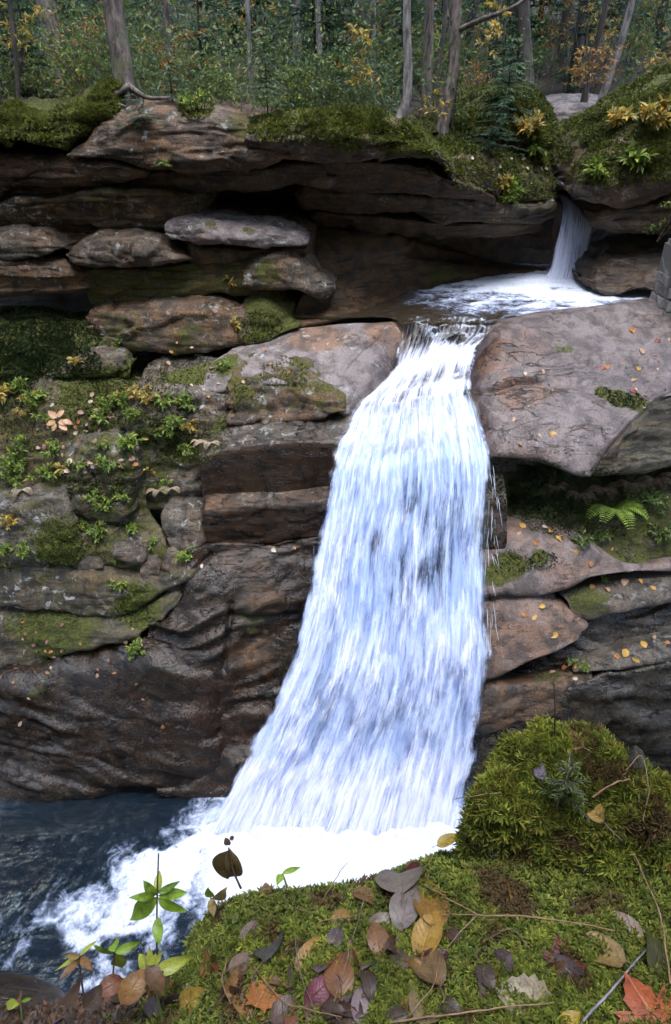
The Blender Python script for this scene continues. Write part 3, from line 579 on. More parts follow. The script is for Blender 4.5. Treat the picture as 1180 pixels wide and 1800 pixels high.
# ---------------------------------------------------------------- left blocks below the slab
L('rock_block', 'mossy block with a pale flat top, full of small plants', [(222, 710, 9.15), (245, 690, 9.2), (300, 682, 9.25), (360, 686, 9.2), (400, 694, 9.15), (416, 705, 9.1)],
  [(236, 885, 8.75), (260, 892, 8.7), (300, 895, 8.7), (340, 880, 8.75), (360, 850, 8.8), (385, 790, 8.95)], mat=ROCK, bulge=.12, back=1.0, rise=.12, power=3.5, endf=.06, seed=61, amp=(.10, .03, .025), attrs=dict(wet=.1, moss=upw(.55, .1), warm=.4, pale=1.1), spots=[(330, 690, 70, 'moss', .0), (330, 850, 40, 'moss', .3)])
L('rock_block', 'rounded dark rock with rusty underside left of the stream', [(392, 690, 9.15), (415, 668, 9.25), (470, 655, 9.3), (530, 652, 9.3), (570, 668, 9.2), (600, 690, 9.05), (614, 712, 8.9)],
  [(392, 750, 8.95), (420, 752, 8.9), (470, 746, 8.88), (530, 738, 8.85), (570, 733, 8.82), (598, 724, 8.8), (616, 718, 8.8)], mat=ROCK, bulge=.10, back=.9, rise=.1, endf=.06, seed=62, amp=(.06, .03, .018), attrs=dict(wet=.2, moss=upw(.22, .5), warm=.55, pale=.9), spots=[(520, 725, 50, 'warm', 1.2), (570, 715, 40, 'warm', 1.2), (440, 700, 40, 'moss', .5), (510, 700, 40, 'pale', 1.2)])
L('rock_block', 'wet slab with a rusty dark front beside the falling water', [(345, 808, 8.5), (375, 797, 8.48), (430, 784, 8.46), (500, 777, 8.44), (560, 776, 8.42), (650, 780, 8.38)],
  [(352, 876, 8.5), (380, 878, 8.48), (430, 876, 8.46), (500, 870, 8.44), (560, 862, 8.42), (650, 856, 8.38)], mat=ROCK, bulge=.03, back=1.0, rise=.25, power=8, endf=.02, seed=63, amp=(.03, .0, .010), chip=.0, aniso=2, attrs=dict(wet=upw(.85, .45), warm=upw(.75, .3), pale=upw(.1, 1.4)), spots=[(480, 755, 60, 'pale', 1.8), (550, 755, 50, 'wet', .9)])
L('rock_block', 'lower dark slab with a thin pale lip beside the fall', [(352, 896, 8.22), (400, 890, 8.22), (460, 888, 8.2), (520, 884, 8.18), (620, 876, 8.12)],
  [(358, 957, 8.22), (400, 958, 8.22), (460, 955, 8.2), (520, 947, 8.18), (620, 937, 8.12)], mat=ROCK, bulge=.03, back=.9, rise=.20, power=8, endf=.02, seed=64, amp=(.03, .03, .012), chip=.05, aniso=2, attrs=dict(wet=upw(.85, .5), warm=.65, pale=upw(.1, .6)))
L('rock_block', 'tall mossy block in the middle of the plant-covered bank', [(118, 790, 8.8), (140, 765, 8.85), (180, 750, 8.9), (225, 760, 8.85), (240, 790, 8.75)],
  [(120, 905, 8.35), (150, 915, 8.3), (190, 920, 8.3), (222, 910, 8.3), (236, 890, 8.4)], mat=ROCK, bulge=.14, back=1.0, rise=.15, power=3.5, seed=65, amp=(.10, .04, .025), attrs=dict(wet=.1, moss=.48, warm=.4, pale=.9))
patch('mossy_bank', 'plant-covered mossy bank between the blocks', [[(-90, 665, 9.9), (60, 665, 9.9), (180, 672, 9.7), (260, 690, 9.5)], [(-90, 720, 9.35), (60, 715, 9.35), (180, 710, 9.35), (260, 730, 9.2)], [(-90, 800, 8.95), (60, 775, 9.05), (180, 770, 9.0), (260, 800, 8.95)],
      [(-90, 870, 8.6), (60, 850, 8.7), (180, 870, 8.6), (260, 890, 8.6)], [(-90, 960, 8.25), (60, 930, 8.35), (180, 930, 8.35), (290, 940, 8.3)], [(-90, 1010, 8.05), (60, 1010, 8.05), (180, 1000, 8.05), (300, 990, 8.05)]],
      mat=ROCK, amp=(.17, 0, .03), seed=66, chip=.12, attrs=dict(wet=.1, moss=.5, warm=.5, pale=.6), cat='moss bank', spots=[(160, 690, 60, 'moss', .75), (150, 800, 50, 'pale', 1.2)])
L('rock_block', 'mossy grey block at the photo edge below the plants', [(-90, 890, 8.35), (0, 880, 8.4), (60, 870, 8.45), (100, 872, 8.4), (130, 895, 8.3)],
  [(-90, 990, 8.05), (0, 985, 8.05), (60, 985, 8.05), (110, 985, 8.05), (140, 980, 8.1)], mat=ROCK, bulge=.14, back=.8, ends=(0, 1), power=3, seed=67, amp=(.09, .03, .025), attrs=dict(wet=.1, moss=.42, warm=.35, pale=1.2), spots=[(105, 960, 50, 'moss', .8)])
for k, (tp, bt, lb) in enumerate([
   ([(283, 915, 8.35), (300, 902, 8.4), (330, 898, 8.42), (350, 905, 8.4), (362, 935, 8.3)], [(288, 965, 8.15), (305, 975, 8.1), (330, 980, 8.08), (350, 982, 8.05), (364, 978, 8.05)], 'angular dark cube-like rock beside the lower slab'),
   ([(120, 985, 8.1), (140, 970, 8.12), (180, 964, 8.12), (195, 985, 8.08)], [(122, 1000, 8.0), (145, 1008, 7.95), (175, 1010, 7.92), (196, 998, 7.98)], 'pale-topped angular rock in the rubble'),
   ([(162, 1040, 7.85), (190, 1018, 7.92), (220, 1005, 7.98), (245, 1012, 7.95)], [(164, 1052, 7.8), (195, 1058, 7.72), (222, 1050, 7.75), (248, 1035, 7.85)], 'tilted grey wedge lying lowest in the rubble'),
   ([(195, 960, 8.12), (215, 946, 8.18), (240, 950, 8.15), (260, 970, 8.05)], [(198, 975, 8.05), (220, 985, 8.0), (240, 990, 7.98), (262, 985, 8.0)], 'small grey angular rock under the yellow-green plant'),
   ([(242, 995, 8.0), (255, 980, 8.05), (275, 978, 8.05), (290, 992, 8.0)], [(246, 1028, 7.88), (260, 1034, 7.85), (275, 1030, 7.86), (290, 1012, 7.92)], 'blocky rock with a cracked grey face in the rubble'),
   ([(285, 975, 8.08), (298, 965, 8.1), (315, 968, 8.1), (325, 990, 8.02)], [(288, 1000, 7.98), (302, 1010, 7.95), (316, 1008, 7.95), (328, 1000, 7.98)], 'smallest mossy rock beside the angular cube-like one')]):
    L('rock_block', lb, tp, bt, mat=ROCK, bulge=.10, back=.5, rise=.2, power=3, endf=.14, seed=68 + k, amp=(.06, .02, .02), attrs=dict(wet=.12, moss=upw(.35, .15), warm=.35, pale=1.0), px=3.8)
L('rock_ledge', 'long dark ledge under the rubble, bounded by a crack', [(-90, 985, 8.1), (0, 980, 8.1), (100, 985, 8.05), (180, 1000, 7.98), (250, 1015, 7.92), (310, 1000, 7.95), (345, 985, 8.0)],
  [(-90, 1072, 7.75), (0, 1068, 7.75), (80, 1073, 7.72), (150, 1080, 7.68), (215, 1076, 7.68), (280, 1045, 7.75), (350, 1000, 7.9)], mat=ROCKD, bulge=.10, back=.9, ends=(0, 1), endf=.04, seed=75, amp=(.08, .04, .02), attrs=dict(wet=.2, moss=.4, warm=.35, pale=1.3), spots=[(50, 1040, 60, 'pale', 1.8), (240, 1060, 40, 'moss', .8), (30, 1040, 40, 'moss', .1)])
L('rock_ledge', 'dark band of rock with a green stripe above the wet face', [(-90, 1072, 7.8), (0, 1075, 7.8), (100, 1080, 7.75), (200, 1080, 7.7), (260, 1065, 7.72), (320, 1030, 7.8)],
  [(-90, 1190, 7.35), (0, 1178, 7.38), (60, 1165, 7.4), (130, 1148, 7.42), (200, 1130, 7.45), (255, 1110, 7.5), (325, 1050, 7.7)], mat=ROCKD, bulge=.12, back=.8, ends=(0, 1), endf=.04, seed=76, amp=(.06, .04, .018), attrs=dict(wet=.3, moss=.35, warm=.35, pale=1.0), spots=[(100, 1085, 90, 'moss', .75), (250, 1070, 50, 'moss', .8), (20, 1120, 60, 'pale', 1.4)])
patch('cliff_rock', 'big wet folded rock face left of the plunging water', [
    [(330, 965, 8.0), (380, 955, 8.05), (460, 950, 8.05), (540, 940, 8.05), (640, 930, 8.1)], [(310, 1010, 7.85), (370, 1000, 7.85), (450, 990, 7.85), (540, 985, 7.85), (640, 985, 7.85)],
    [(280, 1060, 7.66), (350, 1050, 7.6), (430, 1045, 7.6), (520, 1040, 7.65), (640, 1040, 7.7)], [(258, 1112, 7.45), (340, 1110, 7.35), (420, 1105, 7.4), (510, 1100, 7.48), (640, 1100, 7.5)],
    [(250, 1160, 7.25), (340, 1165, 7.15), (410, 1170, 7.2), (490, 1170, 7.25), (640, 1170, 7.3)], [(260, 1230, 7.0), (340, 1230, 6.95), (410, 1235, 6.98), (480, 1240, 7.0), (640, 1240, 7.0)],
    [(270, 1310, 6.72), (340, 1310, 6.7), (400, 1310, 6.7), (470, 1310, 6.72), (640, 1310, 6.75)], [(280, 1400, 6.4), (340, 1400, 6.4), (400, 1400, 6.4), (470, 1400, 6.4), (640, 1400, 6.4)]],
    mat=ROCKD, amp=(.10, .03, .014), seed=77, skirt=.4, px=3.8, sfreq=2.2, strat_dir=(-.35, -.45, 1), rid=(.19, (1, 0, .12), .40, 2.0), chip=.04, aniso=5, cracks=[([(268, 1108), (300, 1060), (335, 1010), (372, 975)], .03, .08), ([(395, 1180), (400, 1110), (405, 1060)], .04, .09), ([(405, 1085), (450, 1088), (520, 1085)], .05, .10)], attrs=dict(wet=.95, warm=.55, pale=.2), spots=[(450, 1150, 50, 'warm', 1.0), (450, 1150, 45, 'wet', .4), (460, 1060, 50, 'wet', .45), (440, 1100, 40, 'moss', .45), (430, 960, 60, 'wet', .8)])
patch('cliff_rock', 'low bedded dark rock face above the lower pool', [
    [(-90, 1192, 7.45), (0, 1180, 7.45), (120, 1152, 7.5), (210, 1130, 7.5), (300, 1110, 7.45), (370, 1120, 7.45), (420, 1130, 7.8)], [(-90, 1215, 7.15), (0, 1200, 7.15), (120, 1180, 7.2), (220, 1165, 7.2), (310, 1160, 7.15), (370, 1180, 7.12), (425, 1190, 7.5)],
    [(-90, 1260, 6.95), (0, 1250, 6.95), (120, 1240, 6.95), (230, 1230, 6.95), (330, 1230, 6.9), (375, 1240, 6.92), (430, 1250, 7.3)], [(-90, 1310, 6.78), (0, 1305, 6.75), (120, 1300, 6.72), (240, 1290, 6.72), (340, 1290, 6.7), (380, 1296, 6.72), (435, 1300, 7.1)],
    [(-90, 1370, 6.55), (0, 1365, 6.52), (120, 1355, 6.5), (240, 1345, 6.5), (340, 1345, 6.52), (385, 1348, 6.55), (440, 1350, 6.9)], [(-90, 1420, 6.38), (0, 1415, 6.35), (120, 1405, 6.35), (240, 1395, 6.35), (340, 1390, 6.4), (385, 1394, 6.42), (440, 1400, 6.8)]],
    mat=ROCKD, amp=(.08, .02, .012), seed=78, skirt=.3, px=3.8, sfreq=2.0, strat_dir=(.28, -.35, 1), rid=(.21, (1, 0, -.28), .35, 2.3), chip=.04, aniso=5, attrs=dict(wet=1.0, warm=.5, pale=.4), spots=[(60, 1270, 60, 'pale', 1.2), (300, 1290, 60, 'pale', 1.0), (60, 1200, 60, 'moss', .4)])

# ---------------------------------------------------------------- right rocks below the smooth slab
patch('mossy_bank', 'shaded mossy recess with ferns below the smooth slab', [[(840, 815, 9.6), (950, 820, 9.6), (1060, 835, 9.5), (1180, 815, 9.4), (1320, 800, 9.4)], [(850, 850, 9.1), (950, 850, 9.1), (1060, 855, 9.0), (1180, 840, 8.9), (1320, 830, 8.9)],
      [(850, 885, 8.75), (950, 885, 8.75), (1040, 900, 8.55), (1180, 890, 8.4), (1320, 880, 8.4)], [(850, 912, 8.4), (950, 920, 8.4), (1040, 950, 8.2), (1180, 960, 8.1), (1320, 960, 8.1)], [(850, 935, 8.2), (950, 950, 8.15), (1040, 985, 7.95), (1180, 1000, 7.9), (1320, 1000, 7.9)]],
      mat=ROCKD, amp=(.12, .05, .025), seed=81, chip=.12, attrs=dict(wet=.35, moss=.55, warm=.4), cat='moss bank')
patch('cliff_rock', 'sloping granite face with yellow leaves below the ferns', [[(830, 905, 8.5), (880, 912, 8.4), (950, 922, 8.3), (1020, 945, 8.15), (1090, 985, 8.0), (1200, 975, 8.1), (1320, 960, 8.2)], [(830, 945, 8.05), (890, 945, 8.0), (960, 950, 7.95), (1020, 968, 7.85), (1088, 990, 7.85), (1200, 988, 7.95), (1320, 975, 8.0)],
      [(830, 990, 7.75), (890, 990, 7.72), (950, 990, 7.72), (1005, 1000, 7.68), (1050, 1004, 7.72), (1200, 992, 7.9), (1320, 980, 8.0)], [(830, 1035, 7.52), (890, 1035, 7.5), (940, 1035, 7.5), (985, 1030, 7.52), (1030, 1016, 7.62), (1200, 998, 7.88), (1320, 985, 7.95)]],
      mat=SLAB, amp=(.045, .03, .01), seed=82, aniso=1.6, px=3.8, skirt=.8, sfreq=5, strat_dir=(-.4, -.3, 1), attrs=dict(wet=.4, warm=.5, pale=.4), spots=[(900, 990, 35, 'moss', .7), (950, 985, 25, 'moss', .7), (1110, 980, 30, 'pale', 1.8), (870, 1015, 30, 'moss', .75)])
patch('rock_ledge', 'grey ledge strewn with leaves under the granite face', [[(985, 1030, 7.9), (1040, 1015, 8.0), (1100, 1005, 8.05), (1200, 1000, 8.05), (1320, 990, 8.1)], [(985, 1045, 7.62), (1040, 1036, 7.66), (1100, 1030, 7.7), (1200, 1022, 7.75), (1320, 1010, 7.8)],
      [(1000, 1062, 7.48), (1040, 1062, 7.45), (1090, 1066, 7.42), (1150, 1056, 7.48), (1200, 1048, 7.52), (1320, 1035, 7.6)], [(1005, 1078, 7.42), (1040, 1082, 7.38), (1085, 1076, 7.38), (1150, 1064, 7.45), (1200, 1056, 7.5), (1320, 1042, 7.6)]],
      mat=ROCK, amp=(.05, .02, .014), seed=83, px=3.8, skirt=.7, attrs=dict(wet=.3, moss=.12, warm=.3, pale=.6), spots=[(1030, 1050, 45, 'moss', .6)])
patch('cliff_rock', 'large tan granite face ending in a diagonal edge', [[(830, 1030, 7.75), (880, 1030, 7.75), (930, 1034, 7.7), (990, 1060, 7.55), (1030, 1090, 7.4)], [(830, 1065, 7.45), (880, 1060, 7.45), (930, 1062, 7.42), (985, 1080, 7.32), (1034, 1100, 7.28)],
      [(830, 1120, 7.18), (880, 1115, 7.18), (930, 1115, 7.15), (980, 1120, 7.12), (1022, 1112, 7.2)], [(830, 1170, 6.98), (880, 1160, 7.0), (930, 1150, 7.03), (980, 1135, 7.08), (1018, 1120, 7.16)], [(830, 1200, 6.9), (880, 1184, 6.92), (930, 1160, 6.98), (980, 1142, 7.05), (1015, 1125, 7.14)]],
      mat=SLAB, amp=(.03, .01, .008), seed=84, aniso=1.6, px=3.8, skirt=.7, attrs=dict(wet=.18, warm=.62, pale=.2))
L('cliff_rock', 'black undercut wall behind the diagonal granite edge', [(860, 1180, 7.4), (930, 1150, 7.4), (1000, 1110, 7.5), (1050, 1080, 7.6), (1150, 1062, 7.65), (1320, 1040, 7.8)],
  [(860, 1215, 7.1), (930, 1200, 7.1), (1000, 1185, 7.15), (1050, 1165, 7.2), (1150, 1135, 7.3), (1320, 1110, 7.4)], mat=ROCKD, bulge=.02, back=.8, ends=(0, 0), seed=85, attrs=dict(wet=.9, warm=.4, pale=.1))
patch('rock_ledge', 'low grey ledge with a clutch of orange leaves', [[(1000, 1160, 7.2), (1050, 1140, 7.3), (1110, 1122, 7.35), (1200, 1105, 7.4), (1320, 1085, 7.5)], [(1005, 1172, 7.0), (1050, 1160, 7.02), (1110, 1146, 7.05), (1200, 1135, 7.1), (1320, 1120, 7.2)],
      [(1010, 1182, 6.9), (1050, 1178, 6.88), (1110, 1172, 6.9), (1200, 1158, 6.95), (1320, 1145, 7.0)]], mat=ROCK, amp=(.05, .02, .014), seed=86, px=3.8, skirt=.5, attrs=dict(wet=.25, warm=.3, pale=.6, moss=.05))
patch('cliff_rock', 'striped brown rock base beside the plunging water', [[(830, 1188, 7.15), (900, 1186, 7.15), (970, 1178, 7.15), (1040, 1168, 7.15)], [(830, 1215, 6.85), (900, 1205, 6.88), (970, 1195, 6.9), (1040, 1182, 6.95)],
      [(830, 1250, 6.7), (900, 1240, 6.72), (970, 1225, 6.76), (1040, 1200, 6.84)], [(830, 1290, 6.55), (900, 1275, 6.6), (970, 1255, 6.66), (1040, 1220, 6.78)]], mat=ROCK, amp=(.05, .06, .012), seed=87, px=3.8, skirt=.4, sfreq=6, strat_dir=(-.3, -.2, 1), attrs=dict(wet=.45, warm=.65, pale=.2, moss=.15), spots=[(960, 1186, 30, 'moss', .5)])
L('cliff_rock', 'black wet wall dropping to the pool behind the mossy stump', [(810, 1275, 6.7), (900, 1262, 6.72), (980, 1230, 6.8), (1050, 1188, 6.85), (1110, 1180, 6.85), (1200, 1165, 6.9), (1320, 1150, 7.0)],
  [(800, 1480, 6.05), (900, 1480, 6.05), (980, 1480, 6.05), (1050, 1480, 6.05), (1110, 1480, 6.05), (1200, 1480, 6.1), (1320, 1480, 6.1)], mat=ROCKD, bulge=.05, back=.8, ends=(0, 0), seed=88, amp=(.12, .03, .018), sfreq=2.2, rid=(.06, (1, 0, .3), .5, 1.6), attrs=dict(wet=.9, warm=.3, pale=.2, moss=.1))
# ---------------------------------------------------------------- water
def flow_sheet(rows, nu, nv, disp, seed, step=0.0):
    R = np.stack([resample(pts(r), nu) for r in rows]); t = chord(R); g = interp(t, R, np.linspace(0, t[-1], nv))
    n = grid_normals(g); u = np.linspace(0, 1, nu)[None, :]; vv = np.linspace(0, t[-1], nv)[:, None]
    wid = np.linalg.norm(g[:, -1] - g[:, 0], axis=1).mean()
    U = np.broadcast_to(u * wid, (nv, nu)); V = np.broadcast_to(vv, (nv, nu))
    q = np.stack([U * 7, V * .55, 0 * U], -1)
    d = disp * (fbm(q, 4, seed) + .6 * fbm(np.stack([U * 1.7, V * .9, 0 * U], -1), 3, seed + 8))
    s = 1 if n[..., 1].mean() < 0 else -1
    d = d + step * (ridged(np.stack([U * 1.1, V * 2.2, 0 * U], -1), 3, seed + 15) - .55) * sstep(3.6, 2.6, V)
    return g + s * n * d[..., None], U, V, np.broadcast_to(u, (nv, nu)), np.broadcast_to(vv / t[-1], (nv, nu))
def water_obj(name, g, U, V, cov, mat, parent=None):
    nv, nu = g.shape[:2]
    return mk(name, g.reshape(-1, 3), grid_faces(nv, nu), mat, parent, uv=np.stack([U, V], -1).reshape(-1, 2), attrs=dict(cover=cov.reshape(-1)))
FALL = [[(706, 559, 10.5), (760, 558, 10.52), (820, 557, 10.54), (876, 566, 10.42)],
        [(697, 600, 10.1), (750, 590, 10.12), (800, 590, 10.15), (868, 590, 10.08)],
        [(690, 638, 9.82), (730, 625, 9.86), (780, 612, 9.9), (846, 612, 9.9)],
        [(655, 680, 9.4), (710, 668, 9.45), (770, 655, 9.5), (838, 650, 9.52)],
        [(618, 718, 8.92), (690, 710, 8.96), (760, 696, 9.02), (836, 690, 9.02)],
        [(592, 765, 8.5), (680, 775, 8.45), (760, 758, 8.5), (855, 748, 8.55)],
        [(574, 815, 8.15), (680, 810, 8.15), (770, 796, 8.18), (868, 800, 8.16)],
        [(560, 880, 7.88), (680, 880, 7.85), (780, 870, 7.86), (872, 870, 7.88)],
        [(540, 970, 7.58), (680, 970, 7.52), (780, 965, 7.52), (866, 960, 7.6)],
        [(518, 1090, 7.2), (680, 1090, 7.12), (780, 1085, 7.12), (868, 1080, 7.2)],
        [(480, 1200, 6.85), (670, 1200, 6.76), (780, 1200, 6.76), (872, 1190, 6.84)],
        [(428, 1310, 6.48), (650, 1310, 6.42), (770, 1310, 6.42), (858, 1310, 6.46)],
        [(372, 1420, 6.12), (630, 1430, 6.05), (760, 1430, 6.05), (838, 1420, 6.1)],
        [(350, 1462, 5.98), (620, 1475, 5.88), (750, 1475, 5.88), (832, 1460, 5.95)]]
wf = empty('waterfall', P(600, 1450, 6.0)); tag(wf, 'main waterfall plunging white over the granite lip', kind='structure')
def cover_main(u, v, base, seed):
    wob = .035 * fbm(np.stack([v * 26, u * 1.5, 0 * u], -1), 3, seed + 60); ue = u + wob
    edge = sstep(.015, .09, ue) * sstep(.985, .90, ue)
    q = np.stack([u * 3.2, v * 5, 0 * u], -1)
    c = base + .10 * fbm(q, 3, seed)
    c = c - .16 * np.exp(-((v - .47) / .13) ** 2 - ((u - .62) / .36) ** 2)      # thin veil in the middle
    c = c + .15 * np.exp(-((v - .315 - .03 * (u - .5)) / .035) ** 2)             # breaking lip
    c = c + .14 * np.exp(-((v - .22) / .03) ** 2 - ((u - .75) / .3) ** 2) + .30 * np.exp(-((v - .115) / .025) ** 2 - ((u - .75) / .35) ** 2)
    c = c + .10 * np.exp(-((u - .06) / .09) ** 2) * sstep(.3, .45, v) + .26 * sstep(.80, .97, v + .05 * fbm(np.stack([u * 9, v * 3, 0 * u], -1), 3, 9))
    c = c - .45 * np.exp(-((v - .055) / .022) ** 2 - ((u - .62) / .10) ** 2)         # dark gap where the first step falls clear
    c = c - .15 * np.exp(-((v - .27) / .03) ** 2 - ((u - .3) / .25) ** 2)        # smooth glide before the lip
    c = c - .22 * sstep(.30, .24, v) * (1 - .8 * np.exp(-((v - .115) / .03) ** 2)) + .24 * np.exp(-((v - .195 - .012 * np.sin(u * 7)) / .016) ** 2) * sstep(.35, .6, u) + .15 * np.exp(-((u - .12) / .10) ** 2) * sstep(.12, .16, v) * sstep(.32, .26, v)
    t0 = sstep(.085, .03, v); c = c * (1 - t0) + (.26 + .10 * fbm(np.stack([u * 6, v * 2, 0 * u], -1), 3, 66)) * t0
    return np.clip(c, 0, 1.4) * edge * sstep(0, .008, v)
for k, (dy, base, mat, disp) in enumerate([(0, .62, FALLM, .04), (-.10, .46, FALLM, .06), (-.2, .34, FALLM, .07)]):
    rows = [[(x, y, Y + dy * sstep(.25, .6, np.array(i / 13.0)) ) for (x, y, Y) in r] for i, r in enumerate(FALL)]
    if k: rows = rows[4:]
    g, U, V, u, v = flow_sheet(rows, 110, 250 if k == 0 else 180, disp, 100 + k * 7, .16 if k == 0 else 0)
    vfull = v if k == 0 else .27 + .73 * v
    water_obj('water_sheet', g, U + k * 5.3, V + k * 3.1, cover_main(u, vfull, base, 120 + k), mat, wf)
# loose strands and drops flung clear of the sheet
mb_v, mb_f, mb_uv, mb_c = [], [], [], []
R = np.stack([resample(pts(r), 60) for r in FALL]); tR = chord(R)
def flow_at(u, v):
    col = interp(tR, R, np.atleast_1d(v) * tR[-1]); k = u * 59; i = int(min(k, 58)); return col[:, i] * (1 - (k - i)) + col[:, i + 1] * (k - i)
nS = 0
for k in range(55):
    e = random.random()
    if e < .65: u = 1 - min(abs(random.gauss(0, .04)), .99)
    else: u = random.random()
    v0 = random.uniform(.34, .62); ln = random.uniform(.008, .03); n = 9
    vv = np.linspace(v0, min(v0 + ln, 1), n); pth = flow_at(u, vv)
    out = random.uniform(.02, .22); side = (random.gauss(-.01, .03) if u < .2 else random.gauss(.02, .035) if u > .85 else random.gauss(0, .03))
    tt = np.linspace(0, 1, n)
    pth = pth + np.stack([side * (.4 + .6 * tt), -out * (.6 + .4 * tt), -.05 * tt ** 2], -1)
    w = random.uniform(.0016, .0034) * np.sin(np.pi * (.04 + .92 * tt)) ** .6
    vt, ft = tube(pth, w, 4); mb_v.append(vt); mb_f.append(ft + nS); nS += len(vt)
t = NT('water_drops'); WDROP = t.done(t.node('ShaderNodeMixShader', {0: .45, 1: t.node('ShaderNodeBsdfDiffuse', {'Color': (.82, .88, .97, 1)}), 2: t.node('ShaderNodeBsdfTransparent')}))
mk('water_strand', np.concatenate(mb_v), np.concatenate(mb_f), WDROP, wf)['kind'] = 'stuff'
# spray thrown up where the water lands
n = 5200; th = RNG.random((n, 1)); base_ = P(385 + 450 * th[:, 0], 1450, 5.98); base_[:, 2] = 0
off = np.stack([RNG.normal(size=n) * .22, -np.abs(RNG.normal(size=n)) * .35 + .1, np.abs(RNG.normal(size=n)) * .28], -1); c_ = base_ + off
r_ = RNG.uniform(.002, .006, n); tet = np.array([[1, 1, 1], [1, -1, -1], [-1, 1, -1], [-1, -1, 1]], float)
v_ = (c_[:, None] + tet[None] * r_[:, None, None]).reshape(-1, 3); k_ = np.arange(n)[:, None] * 4
mk('spray', v_, np.concatenate([k_ + [0, 1, 2], k_ + [0, 3, 1], k_ + [0, 2, 3], k_ + [1, 3, 2]], 0), WDROP, wf)['kind'] = 'stuff'
# small fall
UF = [[(980, 338, 14.0), (1000, 348, 13.95), (1020, 346, 13.95)], [(986, 360, 13.7), (1012, 356, 13.65), (1040, 368, 13.65)], [(984, 385, 13.5), (1010, 380, 13.42), (1042, 388, 13.48)],
      [(974, 430, 13.3), (1005, 430, 13.2), (1038, 430, 13.28)], [(962, 478, 13.1), (998, 482, 13.02), (1034, 478, 13.1)], [(952, 494, 13.0), (995, 499, 12.9), (1036, 492, 13.0)]]
wu = empty('waterfall', P(1000, 485, 13.3)); tag(wu, 'small waterfall dropping into the upper pool', kind='structure')
for k in range(2):
    rows = [[(x, y, Y - .06 * k) for (x, y, Y) in r] for r in UF]
    g, U, V, u, v = flow_sheet(rows, 60, 110, .03, 140 + k)
    water_obj('water_sheet', g, U * 1.4 + 4 * k, V + 2 * k, (.62 - .14 * k + .12 * v) * sstep(0, .1, u) * sstep(1, .9, u), FALLU, wu)
# thin run down the chute above the small fall
g, U, V, u, v = flow_sheet([[(992, 285, 14.75), (1004, 290, 14.75), (1014, 286, 14.75)], [(985, 318, 14.3), (996, 322, 14.28), (1008, 320, 14.3)], [(984, 345, 14.05), (998, 350, 14.0), (1018, 348, 14.02)]], 24, 60, .015, 150)
water_obj('stream', g, U, V, .42 * sstep(0, .2, u) * sstep(1, .8, u), FALLM).update_tag(); tag(bpy.data.objects['stream'], 'thin run of water feeding the small fall', kind='structure')

# ---------------------------------------------------------------- pools
def pool(name, label, X0, X1, Y0, Y1, z, step, foamf, mat, amp, seed, front=None):
    nx = int((X1 - X0) / step); ny = int((Y1 - Y0) / step)
    x, y = np.meshgrid(np.linspace(X0, X1, nx), np.linspace(Y0, Y1, ny))
    q = np.stack([x, y, 0 * x], -1); f = foamf(x, y, q)
    h = amp * (.6 * fbm(q * np.array([.9, 2.6, 1]), 4, seed) + .5 * (ridged(q * np.array([1.1, 4.2, 1]) + .4 * fbm(q * 2, 2, seed + 4)[..., None], 3, seed + 1) - .6))
    h = h + np.clip(f, 0, 1.2) * (.05 + .07 * amp / .05 * (fbm(q * 4.5, 4, seed + 2) * .5 + .2))
    if name == 'lower_pool': h = h + .16 * np.exp(-((y - 5.75) / .28) ** 2) * sstep(-1.6, -1.1, x) * sstep(2.1, 1.7, x) * (.55 + .9 * fbm(q * 5, 4, 215))
    if front is not None: Yf = front(x); y = Yf + (Y1 - Yf) * (y - Y0) / (Y1 - Y0)
    v = np.stack([x, y, z + h], -1)
    o = mk(name, v.reshape(-1, 3), grid_faces(ny, nx), mat, attrs=dict(foam=f.reshape(-1))); tag(o, label, kind='structure'); return o
def foam_low(x, y, q):
    w = q + .35 * np.stack([fbm(q * 1.1, 3, 201), fbm(q * 1.1, 3, 202), 0 * x], -1)
    a, b = P(420, 1450, 5.98), P(840, 1450, 5.98)
    t = np.clip((w[..., 0] - a[0]) / (b[0] - a[0]), 0, 1); near = 5.95 - w[..., 1]
    d = np.hypot(np.maximum(np.maximum(a[0] - w[..., 0], w[..., 0] - b[0]), 0), np.maximum(np.abs(w[..., 1] - 5.5) - .45, 0))
    f = 1.15 - .95 * d
    # tongue of foam drifting down-left towards the viewer
    p0, p1 = P(430, 1480, 5.85), Pz(90, 1700, 0)
    ax = p1[:2] - p0[:2]; ln = np.linalg.norm(ax); ax /= ln
    s = (w[..., 0] - p0[0]) * ax[0] + (w[..., 1] - p0[1]) * ax[1]; c = np.abs((w[..., 0] - p0[0]) * -ax[1] + (w[..., 1] - p0[1]) * ax[0])
    tongue = (1.12 - .42 * np.clip(s / ln, 0, 1.3)) * np.exp(-(c / (.5 + .22 * s)) ** 2) * sstep(-.4, .1, s)
    cell = 1 - np.abs(fbm(w * 2.3, 4, 205)) * 2.6
    f = np.maximum(f, tongue * (.45 + .75 * np.clip(cell, 0, 1)))
    return np.clip(f, 0, 1.15)
pool('lower_pool', 'dark churning pool at the foot of the main waterfall', -5.0, 6.5, 1.6, 7.4, 0.0, .04, foam_low, POOLM, .045, 210)
c_up = P(990, 492, 13.2)
def foam_up(x, y, q):
    w = q + .35 * np.stack([fbm(q * 1.3, 3, 221), fbm(q * 1.3, 3, 222), 0 * x], -1)
    d = np.hypot((w[..., 0] - c_up[0] + .3) / 1.15, (w[..., 1] - c_up[1] + .75) / 1.0)
    f = 1.55 - .40 * d
    return np.clip(f * (.75 + .5 * fbm(w * np.array([2.5, 5, 1]), 3, 225)), 0, 1.1)
